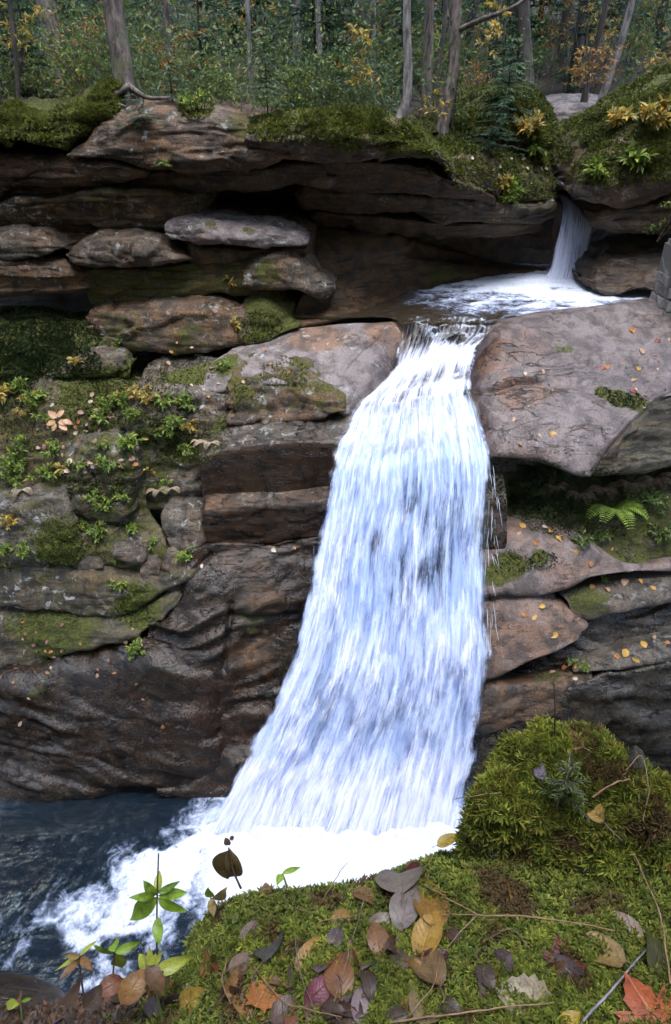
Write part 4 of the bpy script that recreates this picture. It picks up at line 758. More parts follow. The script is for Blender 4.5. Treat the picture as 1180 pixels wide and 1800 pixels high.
pool('upper_pool', 'shallow clear pool under the small waterfall', -1.6, 6.6, 10.25, 14.3, 5.93, .04, foam_up, POOLU, .035, 220, front=lambda x: 10.62 - .32 * sstep(.75, 1.1, x) * sstep(2.75, 2.4, x) + .15 * sstep(2.6, 3.6, x))
# ---------------------------------------------------------------- plant builders
def rand_unit(n, rng=RNG):
    a = rng.normal(size=(n, 3)); return a / np.linalg.norm(a, axis=1, keepdims=True)
def rhombs(pos, axis, size, asp=.42, fold=.25, rng=RNG, flat=.6):
    """n small leaves: 4 corners each, folded on the midrib. axis = direction the leaf points."""
    n = len(pos); axis = axis / (np.linalg.norm(axis, axis=1, keepdims=True) + 1e-9)
    up = rand_unit(n, rng) * (1 - flat) + np.array([0, 0, 1.0]) * flat
    side = np.cross(axis, up); side /= np.linalg.norm(side, axis=1, keepdims=True) + 1e-9; nrm = np.cross(side, axis)
    s = np.asarray(size).reshape(-1, 1) * np.ones((n, 1))
    a = pos; b = pos + axis * s * .48 + side * s * asp * .5 + nrm * s * fold * .3
    c = pos + axis * s - nrm * s * .08; d = pos + axis * s * .48 - side * s * asp * .5 + nrm * s * fold * .3
    v = np.stack([a, b, c, d], 1).reshape(-1, 3); k = np.arange(n)[:, None] * 4
    f = np.concatenate([k + [0, 1, 2], k + [0, 2, 3]], 0)
    return v, f
def tints(n, cols, jit=.25, rep=4, rng=RNG):
    cols = np.array(cols, float); c = cols[rng.integers(0, len(cols), n)] * (1 + jit * rng.normal(size=(n, 1)).clip(-1.6, 2)) ; return np.repeat(np.clip(c, .003, .9), rep, 0)
GREEN = [(.11, .165, .045), (.14, .195, .055), (.085, .135, .042), (.19, .225, .06)]
LIME = [(.22, .29, .05), (.17, .26, .055), (.30, .33, .06), (.13, .21, .045)]
YELL = [(.48, .36, .07), (.40, .33, .09), (.50, .30, .05), (.36, .32, .12)]
ORNG = [(.32, .16, .04), (.38, .22, .06), (.25, .12, .035), (.40, .27, .07)]
CONI = [(.028, .065, .034), (.038, .082, .042), (.05, .095, .048), (.03, .075, .045)]
BLUE = [(.10, .17, .085), (.125, .195, .10), (.075, .14, .075)]
def bend_path(a, b, n=8, wob=.04, sag=0.0, rng=RNG):
    a, b = np.asarray(a, float), np.asarray(b, float); t = np.linspace(0, 1, n)[:, None]; L_ = np.linalg.norm(b - a)
    o = np.cumsum(rng.normal(size=(n, 3)) * wob * L_ / n, 0); o -= t * o[-1]
    p = a + (b - a) * t + o; p[:, 2] -= sag * L_ * (t[:, 0] ** 2); return p
def leafy(name, label, base, h, cols, n=300, spread=.6, size=.05, stems=3, cat='shrub', group=None, lean=(0, 0), asp=.45, stem_mat=None, top=.0, rng=RNG, tiers=0, kind_leaf='foliage', stem_r=.006):
    base = np.asarray(base, float); root = empty(name, base); tag(root, label, cat, group)
    st = MB(); lv_p, lv_a = [], []
    for s in range(stems):
        ang = rng.uniform(0, 6.28); tip = base + np.array([math.cos(ang) * spread * rng.uniform(.2, .9) + lean[0] * h, math.sin(ang) * spread * rng.uniform(.2, .9) + lean[1] * h, h * rng.uniform(.7, 1.0)])
        p = bend_path(base, tip, 9, .12, 0, rng); st.add(*tube(p[::2], np.linspace(stem_r, stem_r * .35, 5), 4))
        nb = max(4, int(n / stems / 11))
        for b in range(nb):
            k = rng.uniform(.25 + top, 1.0); i = k * 8; i0 = int(min(i, 7)); q = p[i0] * (1 - (i - i0)) + p[i0 + 1] * (i - i0)
            aa = rng.uniform(0, 6.28); ln = spread * rng.uniform(.3, .8) * (1.15 - .5 * k)
            e = q + np.array([math.cos(aa) * ln, math.sin(aa) * ln, ln * rng.uniform(-.1, .45)]); bp = bend_path(q, e, 4, .15, .1, rng)
            st.add(*tube(bp[[0, 1, 3]], np.linspace(stem_r * .4, stem_r * .18, 3), 3))
            m = 11; kk = rng.uniform(.2, 1, m) * 3; j = np.minimum(kk.astype(int), 2); fr = (kk - j)[:, None]
            pos = bp[j] * (1 - fr) + bp[j + 1] * fr; dirn = (e - q) / (np.linalg.norm(e - q) + 1e-6)
            lv_p.append(pos); lv_a.append(dirn * .7 + rand_unit(m, rng) * .8 + np.array([0, 0, -.15]))
    lp, la = np.concatenate(lv_p), np.concatenate(lv_a); v, f = rhombs(lp, la, size * rng.uniform(.6, 1.2, len(lp)), asp, rng=rng)
    st.build('stem', stem_mat or TWIG, root)['kind'] = 'stuff'; m = MB(); m.add(v, f, tints(len(lp), cols, rng=rng)); m.build('foliage', LEAF, root, smooth=False)
    return root
def conifer(name, label, base, h, r, cols=CONI, whorls=12, per=6, cat='conifer', group=None, bare=.1, trunk_r=.02, tw=.10, rng=RNG, droop=.25, lean=(0, 0), dens=1.0):
    base = np.asarray(base, float); root = empty(name, base); tag(root, label, cat, group)
    tp = bend_path(base, base + np.array([lean[0] * h, lean[1] * h, h]), 10, .03, 0, rng)
    v, f = tube(tp, np.linspace(trunk_r, trunk_r * .2, 10), 6); mk('trunk', v, f, BARKD, root, attrs=dict(moss=0))
    pos, ax, sz, br = [], [], [], MB()
    for w in range(whorls):
        k = bare + (1 - bare) * (w + rng.uniform(-.3, .3)) / whorls; k = min(max(k, 0), .985); i = k * 9; i0 = int(min(i, 8)); q = tp[i0] * (1 - (i - i0)) + tp[i0 + 1] * (i - i0)
        for b in range(per):
            a = rng.uniform(0, 6.28); ln = r * (1.02 - k) ** .8 * rng.uniform(.6, 1.1)
            d = np.array([math.cos(a), math.sin(a), .25 - droop * rng.uniform(.5, 1.5)]); e = q + d * ln
            bp = bend_path(q, e, 4, .06, droop * .6, rng); br.add(*tube(bp, np.linspace(trunk_r * .25, .0015, 4), 3))
            m = max(4, int(ln / tw * 5 * dens)); kk = np.linspace(.12, 1, m) * 2.999; j = kk.astype(int); fr = (kk - j)[:, None]
            pp = bp[j] * (1 - fr) + bp[j + 1] * fr; t = (e - q) / (np.linalg.norm(e - q) + 1e-6)
            sd = np.cross(t, [0, 0, 1.0]); sd /= np.linalg.norm(sd) + 1e-6
            sg = np.where(np.arange(m) % 2 == 0, 1, -1)[:, None]
            pos.append(pp); ax.append(t * .75 + sd * sg * .7 + rng.normal(size=(m, 3)) * .16 + np.array([0, 0, -.1])); sz.append(tw * rng.uniform(.6, 1.2, m) * (1.1 - .4 * kk / 3))
    p, a, s = np.concatenate(pos), np.concatenate(ax), np.concatenate(sz)
    v, f = rhombs(p, a, s, .26, .1, rng, .8); br.build('branch', BARKD, root)['kind'] = 'stuff'
    m = MB(); m.add(v, f, tints(len(p), cols, rng=rng)); m.build('foliage', LEAF, root, smooth=False); return root
def crown_leaves(c, rad, n, cols, size, rng=RNG):
    cl = max(8, n // 45); u = rand_unit(cl, rng) * (rng.uniform(0.25, 1, (cl, 1)) ** .5) * np.asarray(rad) + c
    k = rng.integers(0, cl, n); p = u[k] + rng.normal(size=(n, 3)) * np.asarray(rad) * .13
    v, f = rhombs(p, rand_unit(n, rng) + np.array([0, 0, -.3]), size * rng.uniform(.6, 1.3, n), .6, rng=rng, flat=.4); return v, f, tints(n, cols, rng=rng)
def ground_z(x, y): return float(terrain_h(np.array([x]), np.array([y]))[0])
def tree(label, pix, r0, mat=BARK, height=11.0, crown=None, cols=GREEN, group=None, ncrown=380, moss=.3, name='tree', rng=RNG, seg=10, csize=.22):
    """pix: list of (px,py,Y) from the foot up; the stem then goes on straight to its height, with its crown above."""
    p = pts(pix); root = empty(name, p[0]); tag(root, label, 'tree', group); p = np.concatenate([[p[0] + (p[0] - p[1]) / np.linalg.norm(p[0] - p[1]) * .12 - np.array([0, 0, .2])], p])
    d = p[-1] - p[-2]; d /= np.linalg.norm(d); d = d * .5 + np.array([0, 0, .5]); d /= np.linalg.norm(d)
    top = p[-1] + d * max(1.0, (p[0][2] + height - p[-1][2])); path = np.concatenate([p, [(p[-1] * .5 + top * .5) + rng.normal(size=3) * .08, top]])
    path = resample(path, 34); t = np.linspace(0, 1, 34); rr = r0 * (1 - .62 * t) + r0 * .38 * np.exp(-t / .018)
    v, f = tube(path, rr, seg); ph = np.tile(np.arange(seg), 34); vv = v + (vnoise(v * 6, 3) * .10 * r0)[:, None] * (v - np.repeat(path, seg, 0)) / r0
    mk('trunk', vv, f, mat, root, attrs=dict(moss=np.repeat(moss * np.exp(-t * 14) * 2 + moss * .2, seg)))
    crad = crown or height * .15; cc = path[-1] - np.array([0, 0, height * .16]); br = MB()
    for b in range(9):
        k = rng.uniform(.55, .95); q = path[int(k * 33)]; a = rng.uniform(0, 6.28); e = q + np.array([math.cos(a), math.sin(a), rng.uniform(.3, .9)]) * crad * rng.uniform(.5, .95)
        br.add(*tube(bend_path(q, e, 7, .12, 0, rng), np.linspace(r0 * .28, .008, 7), 5))
    br.build('branch', mat, root)['kind'] = 'stuff'; v, f, c = crown_leaves(cc, (crad, crad, height * .27), ncrown, cols, csize, rng); m = MB(); m.add(v, f, c); m.build('crown', LEAF, root, smooth=False)
    return root

# ---------------------------------------------------------------- trees in view
big = tree('big grey-brown tree with spreading roots on the cliff edge', [(224, 172, 11.35), (218, 140, 11.4), (208, 70, 11.5), (190, -40, 11.65)], .145, BARK, 14, moss=.5, seg=16)
rt = MB()
for (a, b, c, r) in [((225, 150), (262, 172), (300, 172), .045), ((215, 150), (195, 178), (160, 215), .06), ((232, 155), (250, 182), (236, 200), .04), ((205, 155), (205, 180), (222, 188), .04), ((228, 150), (200, 165), (150, 190), .05)]:
    rt.add(*tube(resample(np.array([P(*a, 11.3), P(*b, 11.05), P(*c, 10.95)]), 12), np.linspace(r, r * .35, 12), 8))
o = rt.build('root', BARK, big)
tree('slim dark-stemmed sapling tree at the far edge of the moss bank', [(34, 196, 11.6), (30, 130, 11.7), (22, 40, 11.8), (10, -40, 11.9)], .035, BARKD, 7, cols=YELL, ncrown=400)
tree('thick grey trunk standing back beyond the yellow bush', [(104, 135, 15.0), (92, 60, 15.2), (72, -40, 15.4)], .17, BARK, 15)
tree('pale grey trunk in the undergrowth, left one of the pair', [(523, 122, 17.5), (522, 50, 17.6), (516, -40, 17.7)], .10, BARKP, 14)
tree('thin pale trunk in the undergrowth, right one of the pair', [(563, 158, 14.5), (561, 60, 14.6), (557, -40, 14.7)], .055, BARKP, 11)
tree('slim grey tree between the yellow sapling and the curved one', [(655, 150, 15.5), (656, 60, 15.6), (657, -40, 15.7)], .06, BARKP, 11)
tree('slim grey tree standing left of the pale pair', [(440, 130, 16.0), (438, 60, 16.1), (433, -40, 16.2)], .05, BARKP, 10)
tree('slim grey tree behind the orange bush', [(300, 110, 17.0), (296, 50, 17.1), (288, -40, 17.2)], .09, BARK, 12)
tree('pale slender tree with curved foot on the cliff brow', [(688, 222, 10.9), (703, 216, 10.95), (713, 195, 11.0), (717, 150, 11.05), (716, 60, 11.1), (715, -40, 11.2)], .062, BARKP, 12, moss=.1, seg=12)
tree('straight dark tree just behind the curved pale one', [(749, 200, 13.2), (752, 100, 13.3), (757, -40, 13.4)], .085, BARK, 13)
tree('thin bent tree between the two dark trunks', [(764, 205, 13.6), (768, 130, 13.7), (780, 60, 13.8), (786, -40, 13.9)], .045, BARKD, 10)
tb = tree('dark tree with a long mossy side branch', [(776, 228, 12.2), (784, 190, 12.3), (797, 120, 12.4), (800, 40, 12.5), (800, -40, 12.6)], .095, BARK, 13, moss=.4, seg=12)
m_ = MB(); bp = resample(np.array([P(802, 55, 12.5), P(845, 35, 12.2), P(900, 14, 12.0), P(950, -20, 11.9)]), 16); m_.add(*tube(bp, np.linspace(.045, .02, 16), 7))
o = m_.build('side_branch', BARK, tb); o['label'] = 'mossy branch reaching to the upper right'
tree('pale leaning birch-like tree beyond the stream', [(1058, 172, 17.0), (1078, 120, 17.0), (1096, 60, 17.0), (1122, -40, 17.0)], .075, BARKP, 11, moss=0)
tree('thin leaning dark tree beside the pale leaning one', [(1032, 150, 17.5), (1044, 100, 17.5), (1058, 40, 17.5), (1075, -40, 17.5)], .06, BARKD, 10)
tree('broad dark trunk behind the conifer', [(925, 150, 17.5), (922, 80, 17.6), (916, -40, 17.7)], .16, BARKD, 16)
far = [(290, 60, 24, .15), (305, 80, 22, .13), (632, 110, 21, .15), (655, 95, 26, .17), (410, 60, 26, .12), (455, 50, 30, .16), (595, 60, 30, .15), (690, 110, 24, .14), (830, 110, 21, .12), (868, 130, 19, .14), (888, 110, 24, .13),
       (955, 120, 21, .12), (985, 120, 25, .16), (1010, 125, 22, .14), (1135, 130, 20, .14), (1165, 130, 23, .2), (1095, 110, 26, .16), (350, 40, 30, .15), (240, 50, 30, .15), (150, 60, 26, .14), (20, 60, 24, .16), (740, 60, 30, .2), (1060, 90, 30, .2), (900, 60, 32, .2), (-60, 60, 20, .16), (1240, 80, 20, .16), (540, 30, 34, .2), (480, 30, 24, .1), (770, 90, 22, .1)]
ORD = 'first second third fourth fifth sixth seventh eighth ninth tenth eleventh twelfth thirteenth fourteenth fifteenth sixteenth seventeenth eighteenth nineteenth twentieth'.split()
def ordinal(k): return ORD[k] if k < 20 else 'twenty-' + ORD[k - 20] if k < 29 else 'thirtieth'
far = [q for k, q in enumerate(far) if k not in (4, 7, 11, 14, 17, 21, 22, 27, 28, 1)]; far.sort()
for i, (px, py, Y, r) in enumerate(far):
    X = P(px, py, Y)[0]; z = ground_z(X, Y); q = P(px, py, Y); X2, Y2, _ = project(np.array([X, Y, z]))
    tree('%s dark trunk from the left among the far forest trees' % ordinal(i), [(float(X2), float(Y2) + 3, Y), (px + RNG.normal() * 3, float(Y2) * .4, Y), (590 + (px - 590) * 1.06, -40, Y)], r, BARKD if i % 4 else BARK, 15 + RNG.uniform(-2, 4), ncrown=900, group='far forest trees', cols=CONI if i % 2 else GREEN, seg=8, csize=.40, crown=3.2)
# unseen wooded slope and trees added round the viewer so light comes from above
hx, hy = np.meshgrid(np.linspace(-34, 34, 90), np.linspace(-30, -1.2, 60)); hz = CAM_Z - 1.4 + .62 * np.maximum(-hy - 1.2, 0) + .35 * fbm(np.stack([hx * .4, hy * .4, 0 * hx], -1), 3, 60)
tag(mk('added_hillside', np.stack([hx, hy, hz], -1).reshape(-1, 3), grid_faces(60, 90), SOIL), 'unseen wooded slope added behind the viewer to block low sky', kind='structure')  # added out of view, cuts off low sky light behind the camera
for i, (X, Y, h) in enumerate([(-9, 10, 14), (-8, 4, 15), (-7, -3, 15), (-3, -5, 16), (3, -5, 15), (8, -2, 15), (9, 4, 14), (9.5, 9, 15), (-12, 0, 16), (12, 1, 16), (0, -9, 17), (-11, 7, 15), (-6, -8, 16), (6, -8, 16), (12, 7, 15), (-2.4, -1.6, 12), (2.8, -1.5, 12.5)]):  # out-of-view trees put in to narrow the sky; last pair shades the bank
    q = np.array([X, Y, CAM_Z - 1.3 if Y > -1 else CAM_Z - 1.4 + .62 * (-Y - 1.2)]); root = empty('tree', q); tag(root, '%s of the unseen tall trees added to screen the sky' % ordinal(i), 'tree', 'unseen sky-screening trees around the viewer')
    v, f = tube(resample(np.array([q - [0, 0, 2], q + [0, 0, h * .5], q + [.2, .1, h]]), 12), np.linspace(.2, .06, 12), 8); mk('trunk', v, f, BARK, root, attrs=dict(moss=.2))
    v, f, c = crown_leaves(q + np.array([0, 0, h * .58]), (3.0, 3.0, h * .46), 2600 if i < 15 else 200, GREEN if i % 2 else CONI, .5 if i < 15 else .3); m = MB(); m.add(v, f, c); m.build('crown', LEAF, root, smooth=False)

# ---------------------------------------------------------------- undergrowth behind the cliff
def at_ground(px, Y):
    X = (px - 590) / FPX * (Y * CP + .6 * SP)
    return np.array([X, Y, ground_z(X, Y) - .03])
for i in range(150):
    Y = 11.9 + 13 * RNG.random() ** 1.3; px = RNG.uniform(-60, 800) if i % 5 else RNG.uniform(800, 1240)
    if 940 < px < 1120 and Y < 18: continue
    col = GREEN if RNG.random() < .62 else (LIME if RNG.random() < .5 else BLUE)
    if 150 < px < 380 and RNG.random() < .22 or px > 800 and RNG.random() < .35: col = ORNG if RNG.random() < .5 else YELL
    nm = {id(GREEN): 'green', id(LIME): 'lime-green', id(BLUE): 'blue-green', id(ORNG): 'orange-leaved', id(YELL): 'yellow-leaved'}[id(col)]
    far_ = Y > 16
    leafy('shrub', '%s shrub in the %s undergrowth behind the cliff' % (nm, 'distant' if far_ else 'near'), at_ground(px, Y), RNG.uniform(.5, 1.35), col, n=int(RNG.uniform(300, 480)), spread=RNG.uniform(.35, .7), size=.05 + .0018 * Y * RNG.uniform(.6, 1.2), stems=4, group='%s %s undergrowth shrubs' % (nm, 'distant' if far_ else 'near'), stem_r=.007)
for i in range(30):
    px = RNG.uniform(-60, 1240); Y = RNG.uniform(15, 27)
    if 950 < px < 1110 and Y < 19: Y += 6
    c3 = [GREEN, BLUE, BLUE, ORNG, YELL, GREEN, GREEN, BLUE][int(RNG.integers(8))]; nm = {id(GREEN): 'green', id(LIME): 'lime-green', id(BLUE): 'blue-green', id(ORNG): 'orange-leaved', id(YELL): 'yellow-leaved'}[id(c3)]
    leafy('sapling', 'tall %s sapling among the trunks of the woods' % nm, at_ground(px, Y), RNG.uniform(1.6, 3.4), c3, n=420, spread=RNG.uniform(.6, 1.1), size=.11, stems=3, cat='sapling', group='tall %s saplings in the woods' % nm, stem_r=.012)
for i in range(22):
    Y = RNG.uniform(24, 40); px = -80 + 1340 * (i + RNG.uniform(-.4, .4)) / 21.0
    conifer('conifer_tree', '%s dark conifer from the left at the back of the woods' % ordinal(i), at_ground(px, Y), RNG.uniform(6, 10), RNG.uniform(1.8, 2.6), CONI, whorls=18, per=7, group='dark conifers at the back of the woods', trunk_r=.1, tw=.42, bare=.0, cat='tree')
for i in range(28):
    Y = RNG.uniform(14, 26); px = RNG.uniform(520, 1220) if i % 3 else RNG.uniform(-40, 520)
    if 950 < px < 1110 and Y < 19: Y += 6
    conifer('conifer_sapling', 'dark young conifer in the shaded woods', at_ground(px, Y), RNG.uniform(1.6, 4.2), RNG.uniform(.7, 1.3), CONI, whorls=15, per=6, group='young conifers in the shade', trunk_r=.03, tw=.17, bare=.05)
conifer('conifer_sapling', 'soft blue-green fir with a thin stem on the cliff edge', P(472, 245, 10.85), 1.35, .55, BLUE, whorls=13, per=6, trunk_r=.013, tw=.085, bare=.35)
conifer('conifer_sapling', 'feathery conifer bush above the small waterfall', P(885, 232, 13.0), 1.35, .75, BLUE, whorls=13, per=7, trunk_r=.02, tw=.11)
conifer('conifer_sapling', 'leaning conifer branch bush over the bare earth slope', P(850, 262, 12.3), .75, .6, CONI, whorls=8, per=7, trunk_r=.012, tw=.09, lean=(.3, -.4))
conifer('conifer_sapling', 'small fir hugging the cliff below the roots', P(258, 222, 10.6), .42, .34, BLUE, whorls=7, per=6, trunk_r=.008, tw=.06, lean=(-.3, -.5))
conifer('conifer_sapling', 'tiny fir sprig hanging on a bare stem from the cliff', P(285, 290, 10.4), .10, .17, LIME, whorls=4, per=5, trunk_r=.004, tw=.05, lean=(.8, -.6))
conifer('conifer_sapling', 'pale blue fir beside the big tree', P(303, 178, 11.2), .62, .42, BLUE, whorls=9, per=6, trunk_r=.012, tw=.08)
leafy('sapling', 'slender bright yellow beech sapling on the cliff edge', P(632, 188, 11.3), 1.02, YELL, n=260, spread=.34, size=.085, stems=2, cat='sapling', asp=.42)
leafy('sapling', 'yellow-leaved spray hanging beside the mossy branch', P(815, 160, 12.2), 1.35, YELL, n=190, spread=.55, size=.09, stems=2, cat='sapling', lean=(.35, 0), top=.25)
leafy('sapling', 'yellow-leaved twigs at the foot of the dark trees', P(772, 215, 11.9), .5, YELL, n=90, spread=.3, size=.08, stems=2, cat='sapling')
leafy('sapling', 'orange beech sapling beyond the stream slabs', P(1030, 178, 15.8), 1.3, ORNG, n=420, spread=.8, size=.09, stems=3, cat='sapling')
leafy('sapling', 'orange-brown beech bush at the far right woods', P(1150, 170, 16.2), 1.2, ORNG, n=380, spread=.9, size=.09, stems=3, cat='sapling')
leafy('sapling', 'yellow mountain-ash bush at the top corner', P(40, 120, 12.2), 1.0, YELL, n=260, spread=.6, size=.10, stems=3, cat='sapling', asp=.25, lean=(.1, 0))
leafy('sapling', 'low yellow-green bush beside the big trunk', P(140, 150, 12.0), .7, LIME, n=420, spread=.55, size=.06, stems=4, cat='sapling')
leafy('sapling', 'orange bush between the big tree and the green shrubs', P(170, 120, 13.4), .9, ORNG, n=380, spread=.6, size=.06, stems=4, cat='sapling')

# ground cover too dense to count
n = 70000; Yc = 11.7 + 30 * RNG.random(n) ** 1.7; pxc = RNG.uniform(-150, 1330, n); Xc = (pxc - 590) / FPX * (Yc * CP + .5)
hgt_ = np.abs(RNG.normal(size=n)) * (.20 + .030 * Yc) * (1.25 + fbm(np.stack([Xc * .7, Yc * .5, 0 * Xc], -1), 3, 400)); keep = ~((np.abs(Xc - 4.9 - .16 * (Yc - 14)) < 1.1) & (Yc < 22)) & (fbm(np.stack([Xc * .9, Yc * .9, 0 * Xc], -1), 3, 401) > -.25) & ~((Xc > 1.0) & (Yc < 14.6))
Xc, Yc, hgt_ = Xc[keep], Yc[keep], hgt_[keep]; pos = np.stack([Xc, Yc, terrain_h(Xc, Yc) + hgt_], -1); n = len(pos)
v, f = rhombs(pos, rand_unit(n) + np.array([0, 0, -.1]), (.045 + .0035 * Yc) * RNG.uniform(.6, 1.3, n), .45, flat=.5)
ck = fbm(np.stack([Xc * .5, Yc * .35, 0 * Xc], -1), 3, 402); cg = np.array(GREEN + GREEN + BLUE); co = np.array(ORNG + LIME); sel = (ck + RNG.normal(size=n) * .06 > .46)[:, None]
cc = np.where(sel, co[RNG.integers(0, len(co), n)], cg[RNG.integers(0, len(cg), n)]) * RNG.uniform(.8, 1.1, (n, 1)); m = MB(); m.add(v, f, np.repeat(cc, 4, 0)); tag(m.build('undergrowth', LEAF, None, smooth=False), 'dense leafy undergrowth on the forest floor', None, None, 'stuff')
# ---------------------------------------------------------------- finding places on the rocks already built
bpy.context.view_layer.update()
def make_bvh(objs):
    V, Fc, n = [], [], 0
    for o in objs:
        m = o.data; a = np.empty(len(m.vertices) * 3, np.float32); m.vertices.foreach_get('co', a); a = a.reshape(-1, 3) + np.array(o.matrix_world.translation)
        li = np.empty(len(m.loops), np.int32); m.loops.foreach_get('vertex_index', li); V.append(a); Fc.append(li.reshape(-1, 4) + n); n += len(a)
    return BVHTree.FromPolygons(np.concatenate(V).tolist(), np.concatenate(Fc).tolist())
BVH = make_bvh([o for o in ROCKS])
def hit(px, py, bvh=None):
    r = Vector(ray(px, py)); p, n, i, d = (bvh or BVH).ray_cast(Vector((0, 0, CAM_Z)), r.normalized(), 60)
    if p is None: return None, None
    if n.dot(r) > 0: n = -n
    return np.array(p), np.array(n)
# ---------------------------------------------------------------- moss cushions
def surf_samples(o, n, cond=None, rng=RNG):
    m = o.data; v = np.empty(len(m.vertices) * 3, np.float32); m.vertices.foreach_get('co', v); v = v.reshape(-1, 3) + np.array(o.matrix_world.translation)
    li = np.empty(len(m.loops), np.int32); m.loops.foreach_get('vertex_index', li); q = li.reshape(-1, 4)
    a, b, c, d = (v[q[:, k]] for k in range(4)); nn = np.cross(c - a, d - b); ar = np.linalg.norm(nn, axis=1); nn = nn / (ar[:, None] + 1e-12)
    cen = (a + b + c + d) / 4; to = np.array([0, 0, CAM_Z]) - cen; flip = (nn * to).sum(1) < 0; nn[flip] *= -1
    w = ar.copy()
    if cond is not None: w = w * cond(cen, nn)
    if w.sum() <= 0: return np.zeros((0, 3)), np.zeros((0, 3))
    k = rng.choice(len(q), n, p=w / w.sum()); s, t = rng.random((n, 1)), rng.random((n, 1))
    return a[k] * (1 - s) * (1 - t) + b[k] * s * (1 - t) + c[k] * s * t + d[k] * (1 - s) * t, nn[k]
def tufts(P0, N0, size, fr=5, rng=RNG, spread=.9, asp=.34, cols=None, grav=0.0):
    n = len(P0); pos = np.repeat(P0, fr, 0); ax = np.repeat(N0, fr, 0) + rand_unit(n * fr, rng) * spread + np.array([0, 0, grav])
    s = np.repeat(np.asarray(size) * rng.uniform(.6, 1.3, n), fr) * rng.uniform(.7, 1.15, n * fr)
    ax /= np.linalg.norm(ax, axis=1, keepdims=True); sd = np.cross(ax, rand_unit(n * fr, rng)); sd /= np.linalg.norm(sd, axis=1, keepdims=True) + 1e-9; s = s[:, None]
    v = np.stack([pos - sd * s * asp * .5, pos + sd * s * asp * .5, pos + ax * s], 1).reshape(-1, 3); f = np.arange(n * fr * 3).reshape(-1, 3)
    pn = 1 + .5 * fbm(P0 * 3.5, 3, 97)[:, None]
    c = np.array(cols)[rng.integers(0, len(cols), n)] * rng.uniform(.6, 1.35, (n, 1)) * pn; return v, f, np.repeat(c, fr * 3, 0)
MOSSG = [(.13, .155, .022), (.17, .19, .028), (.09, .12, .018), (.21, .22, .035), (.06, .08, .015)]
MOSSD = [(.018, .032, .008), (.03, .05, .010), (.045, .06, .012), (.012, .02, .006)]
def moss_on(label, rocks, spots, n, size, cols=MOSSG, name='moss', parent=None):
    """moss growing in patches (px,py,radius px) on rocks"""
    ps, ns = [], []
    for (px, py, r, k) in spots:
        for j in range(k):
            a = RNG.uniform(0, 6.28); q = r * math.sqrt(RNG.random()); h, nn = hit(px + q * math.cos(a) * 1.25, py + q * math.sin(a) * .8)
            if h is not None and nn[2] > -.25: ps.append(h); ns.append(nn)
    if not ps: return
    v, f, c = tufts(np.array(ps), np.array(ns), size, 4, cols=cols); m = MB(); m.add(v, f, c); o = m.build(name, MOSSM, None, smooth=False); tag(o, label, None, None, 'stuff'); return o
# hanging moss bank at the left of the cliff top
mossbank = ledge('moss_bank', 'thick lumpy moss bank hanging over the cliff at left', [(-90, 225, 10.75), (0, 212, 10.75), (40, 208, 10.75), (90, 196, 10.8), (130, 182, 10.85), (165, 165, 10.9), (200, 160, 11.0)],
    [(-90, 262, 10.6), (0, 252, 10.55), (40, 246, 10.55), (90, 262, 10.55), (130, 250, 10.6), (165, 215, 10.75), (205, 186, 10.95)], mat=ROCKD, bulge=.14, back=1.3, rise=.1, ends=(0, 1), amp=(.20, 0, .05), seed=91, attrs=dict(moss=1.0, wet=.1), cat='moss bank')
bpy.context.view_layer.update()
BVH = make_bvh(ROCKS)
p, n = surf_samples(mossbank, 18000, lambda c, nn: (nn[:, 2] > -.45) * (c[:, 1] < 11.5) * (.35 + sstep(-.35, .1, fbm(c * 2.2, 3, 92))))
v, f, c = tufts(p, n, .045, 4, cols=MOSSG); m = MB(); m.add(v, f, c); tag(m.build('moss', MOSSM, mossbank, smooth=False), kind='stuff')
moss_on('bright moss cushions along the cliff brow', None, [(520, 222, 40, 700), (590, 208, 50, 1000), (470, 225, 28, 350), (650, 210, 30, 350), (700, 240, 40, 400), (740, 250, 45, 900), (775, 280, 35, 600), (345, 190, 25, 400), (610, 235, 60, 500)], 0, .045)
moss_on('moss growing over the rounded rocks beside the small fall', None, [(1120, 245, 70, 1100), (1150, 210, 60, 1000), (1170, 180, 40, 500), (1160, 240, 40, 500), (1080, 290, 50, 900), (1040, 300, 30, 500), (1150, 290, 40, 700), (880, 200, 50, 700), (900, 255, 60, 700), (950, 245, 40, 600), (980, 270, 25, 300), (830, 315, 40, 500), (740, 215, 30, 300)], 0, .05)
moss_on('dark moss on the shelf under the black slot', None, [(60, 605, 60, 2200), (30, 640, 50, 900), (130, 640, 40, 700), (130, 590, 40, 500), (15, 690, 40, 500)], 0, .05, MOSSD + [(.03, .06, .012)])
moss_on('moss film on the plant-covered blocks', None, [(230, 680, 60, 700), (330, 650, 40, 400), (300, 740, 60, 700), (330, 780, 50, 700), (280, 700, 50, 400), (170, 700, 70, 700), (60, 750, 50, 500), (110, 960, 40, 500), (90, 930, 40, 300), (180, 840, 50, 500), (230, 1070, 30, 300), (500, 655, 35, 250), (455, 575, 35, 700), (430, 690, 30, 200)], 0, .032, MOSSG + MOSSD)
moss_on('moss in the shaded fern recess', None, [(930, 850, 60, 900), (970, 905, 45, 700), (1000, 920, 40, 500), (920, 890, 30, 300), (1060, 860, 50, 500), (900, 990, 30, 250), (955, 985, 22, 200), (1090, 702, 18, 250), (1120, 706, 18, 200), (1060, 690, 12, 80)], 0, .03, MOSSD + [(.05, .085, .02)])
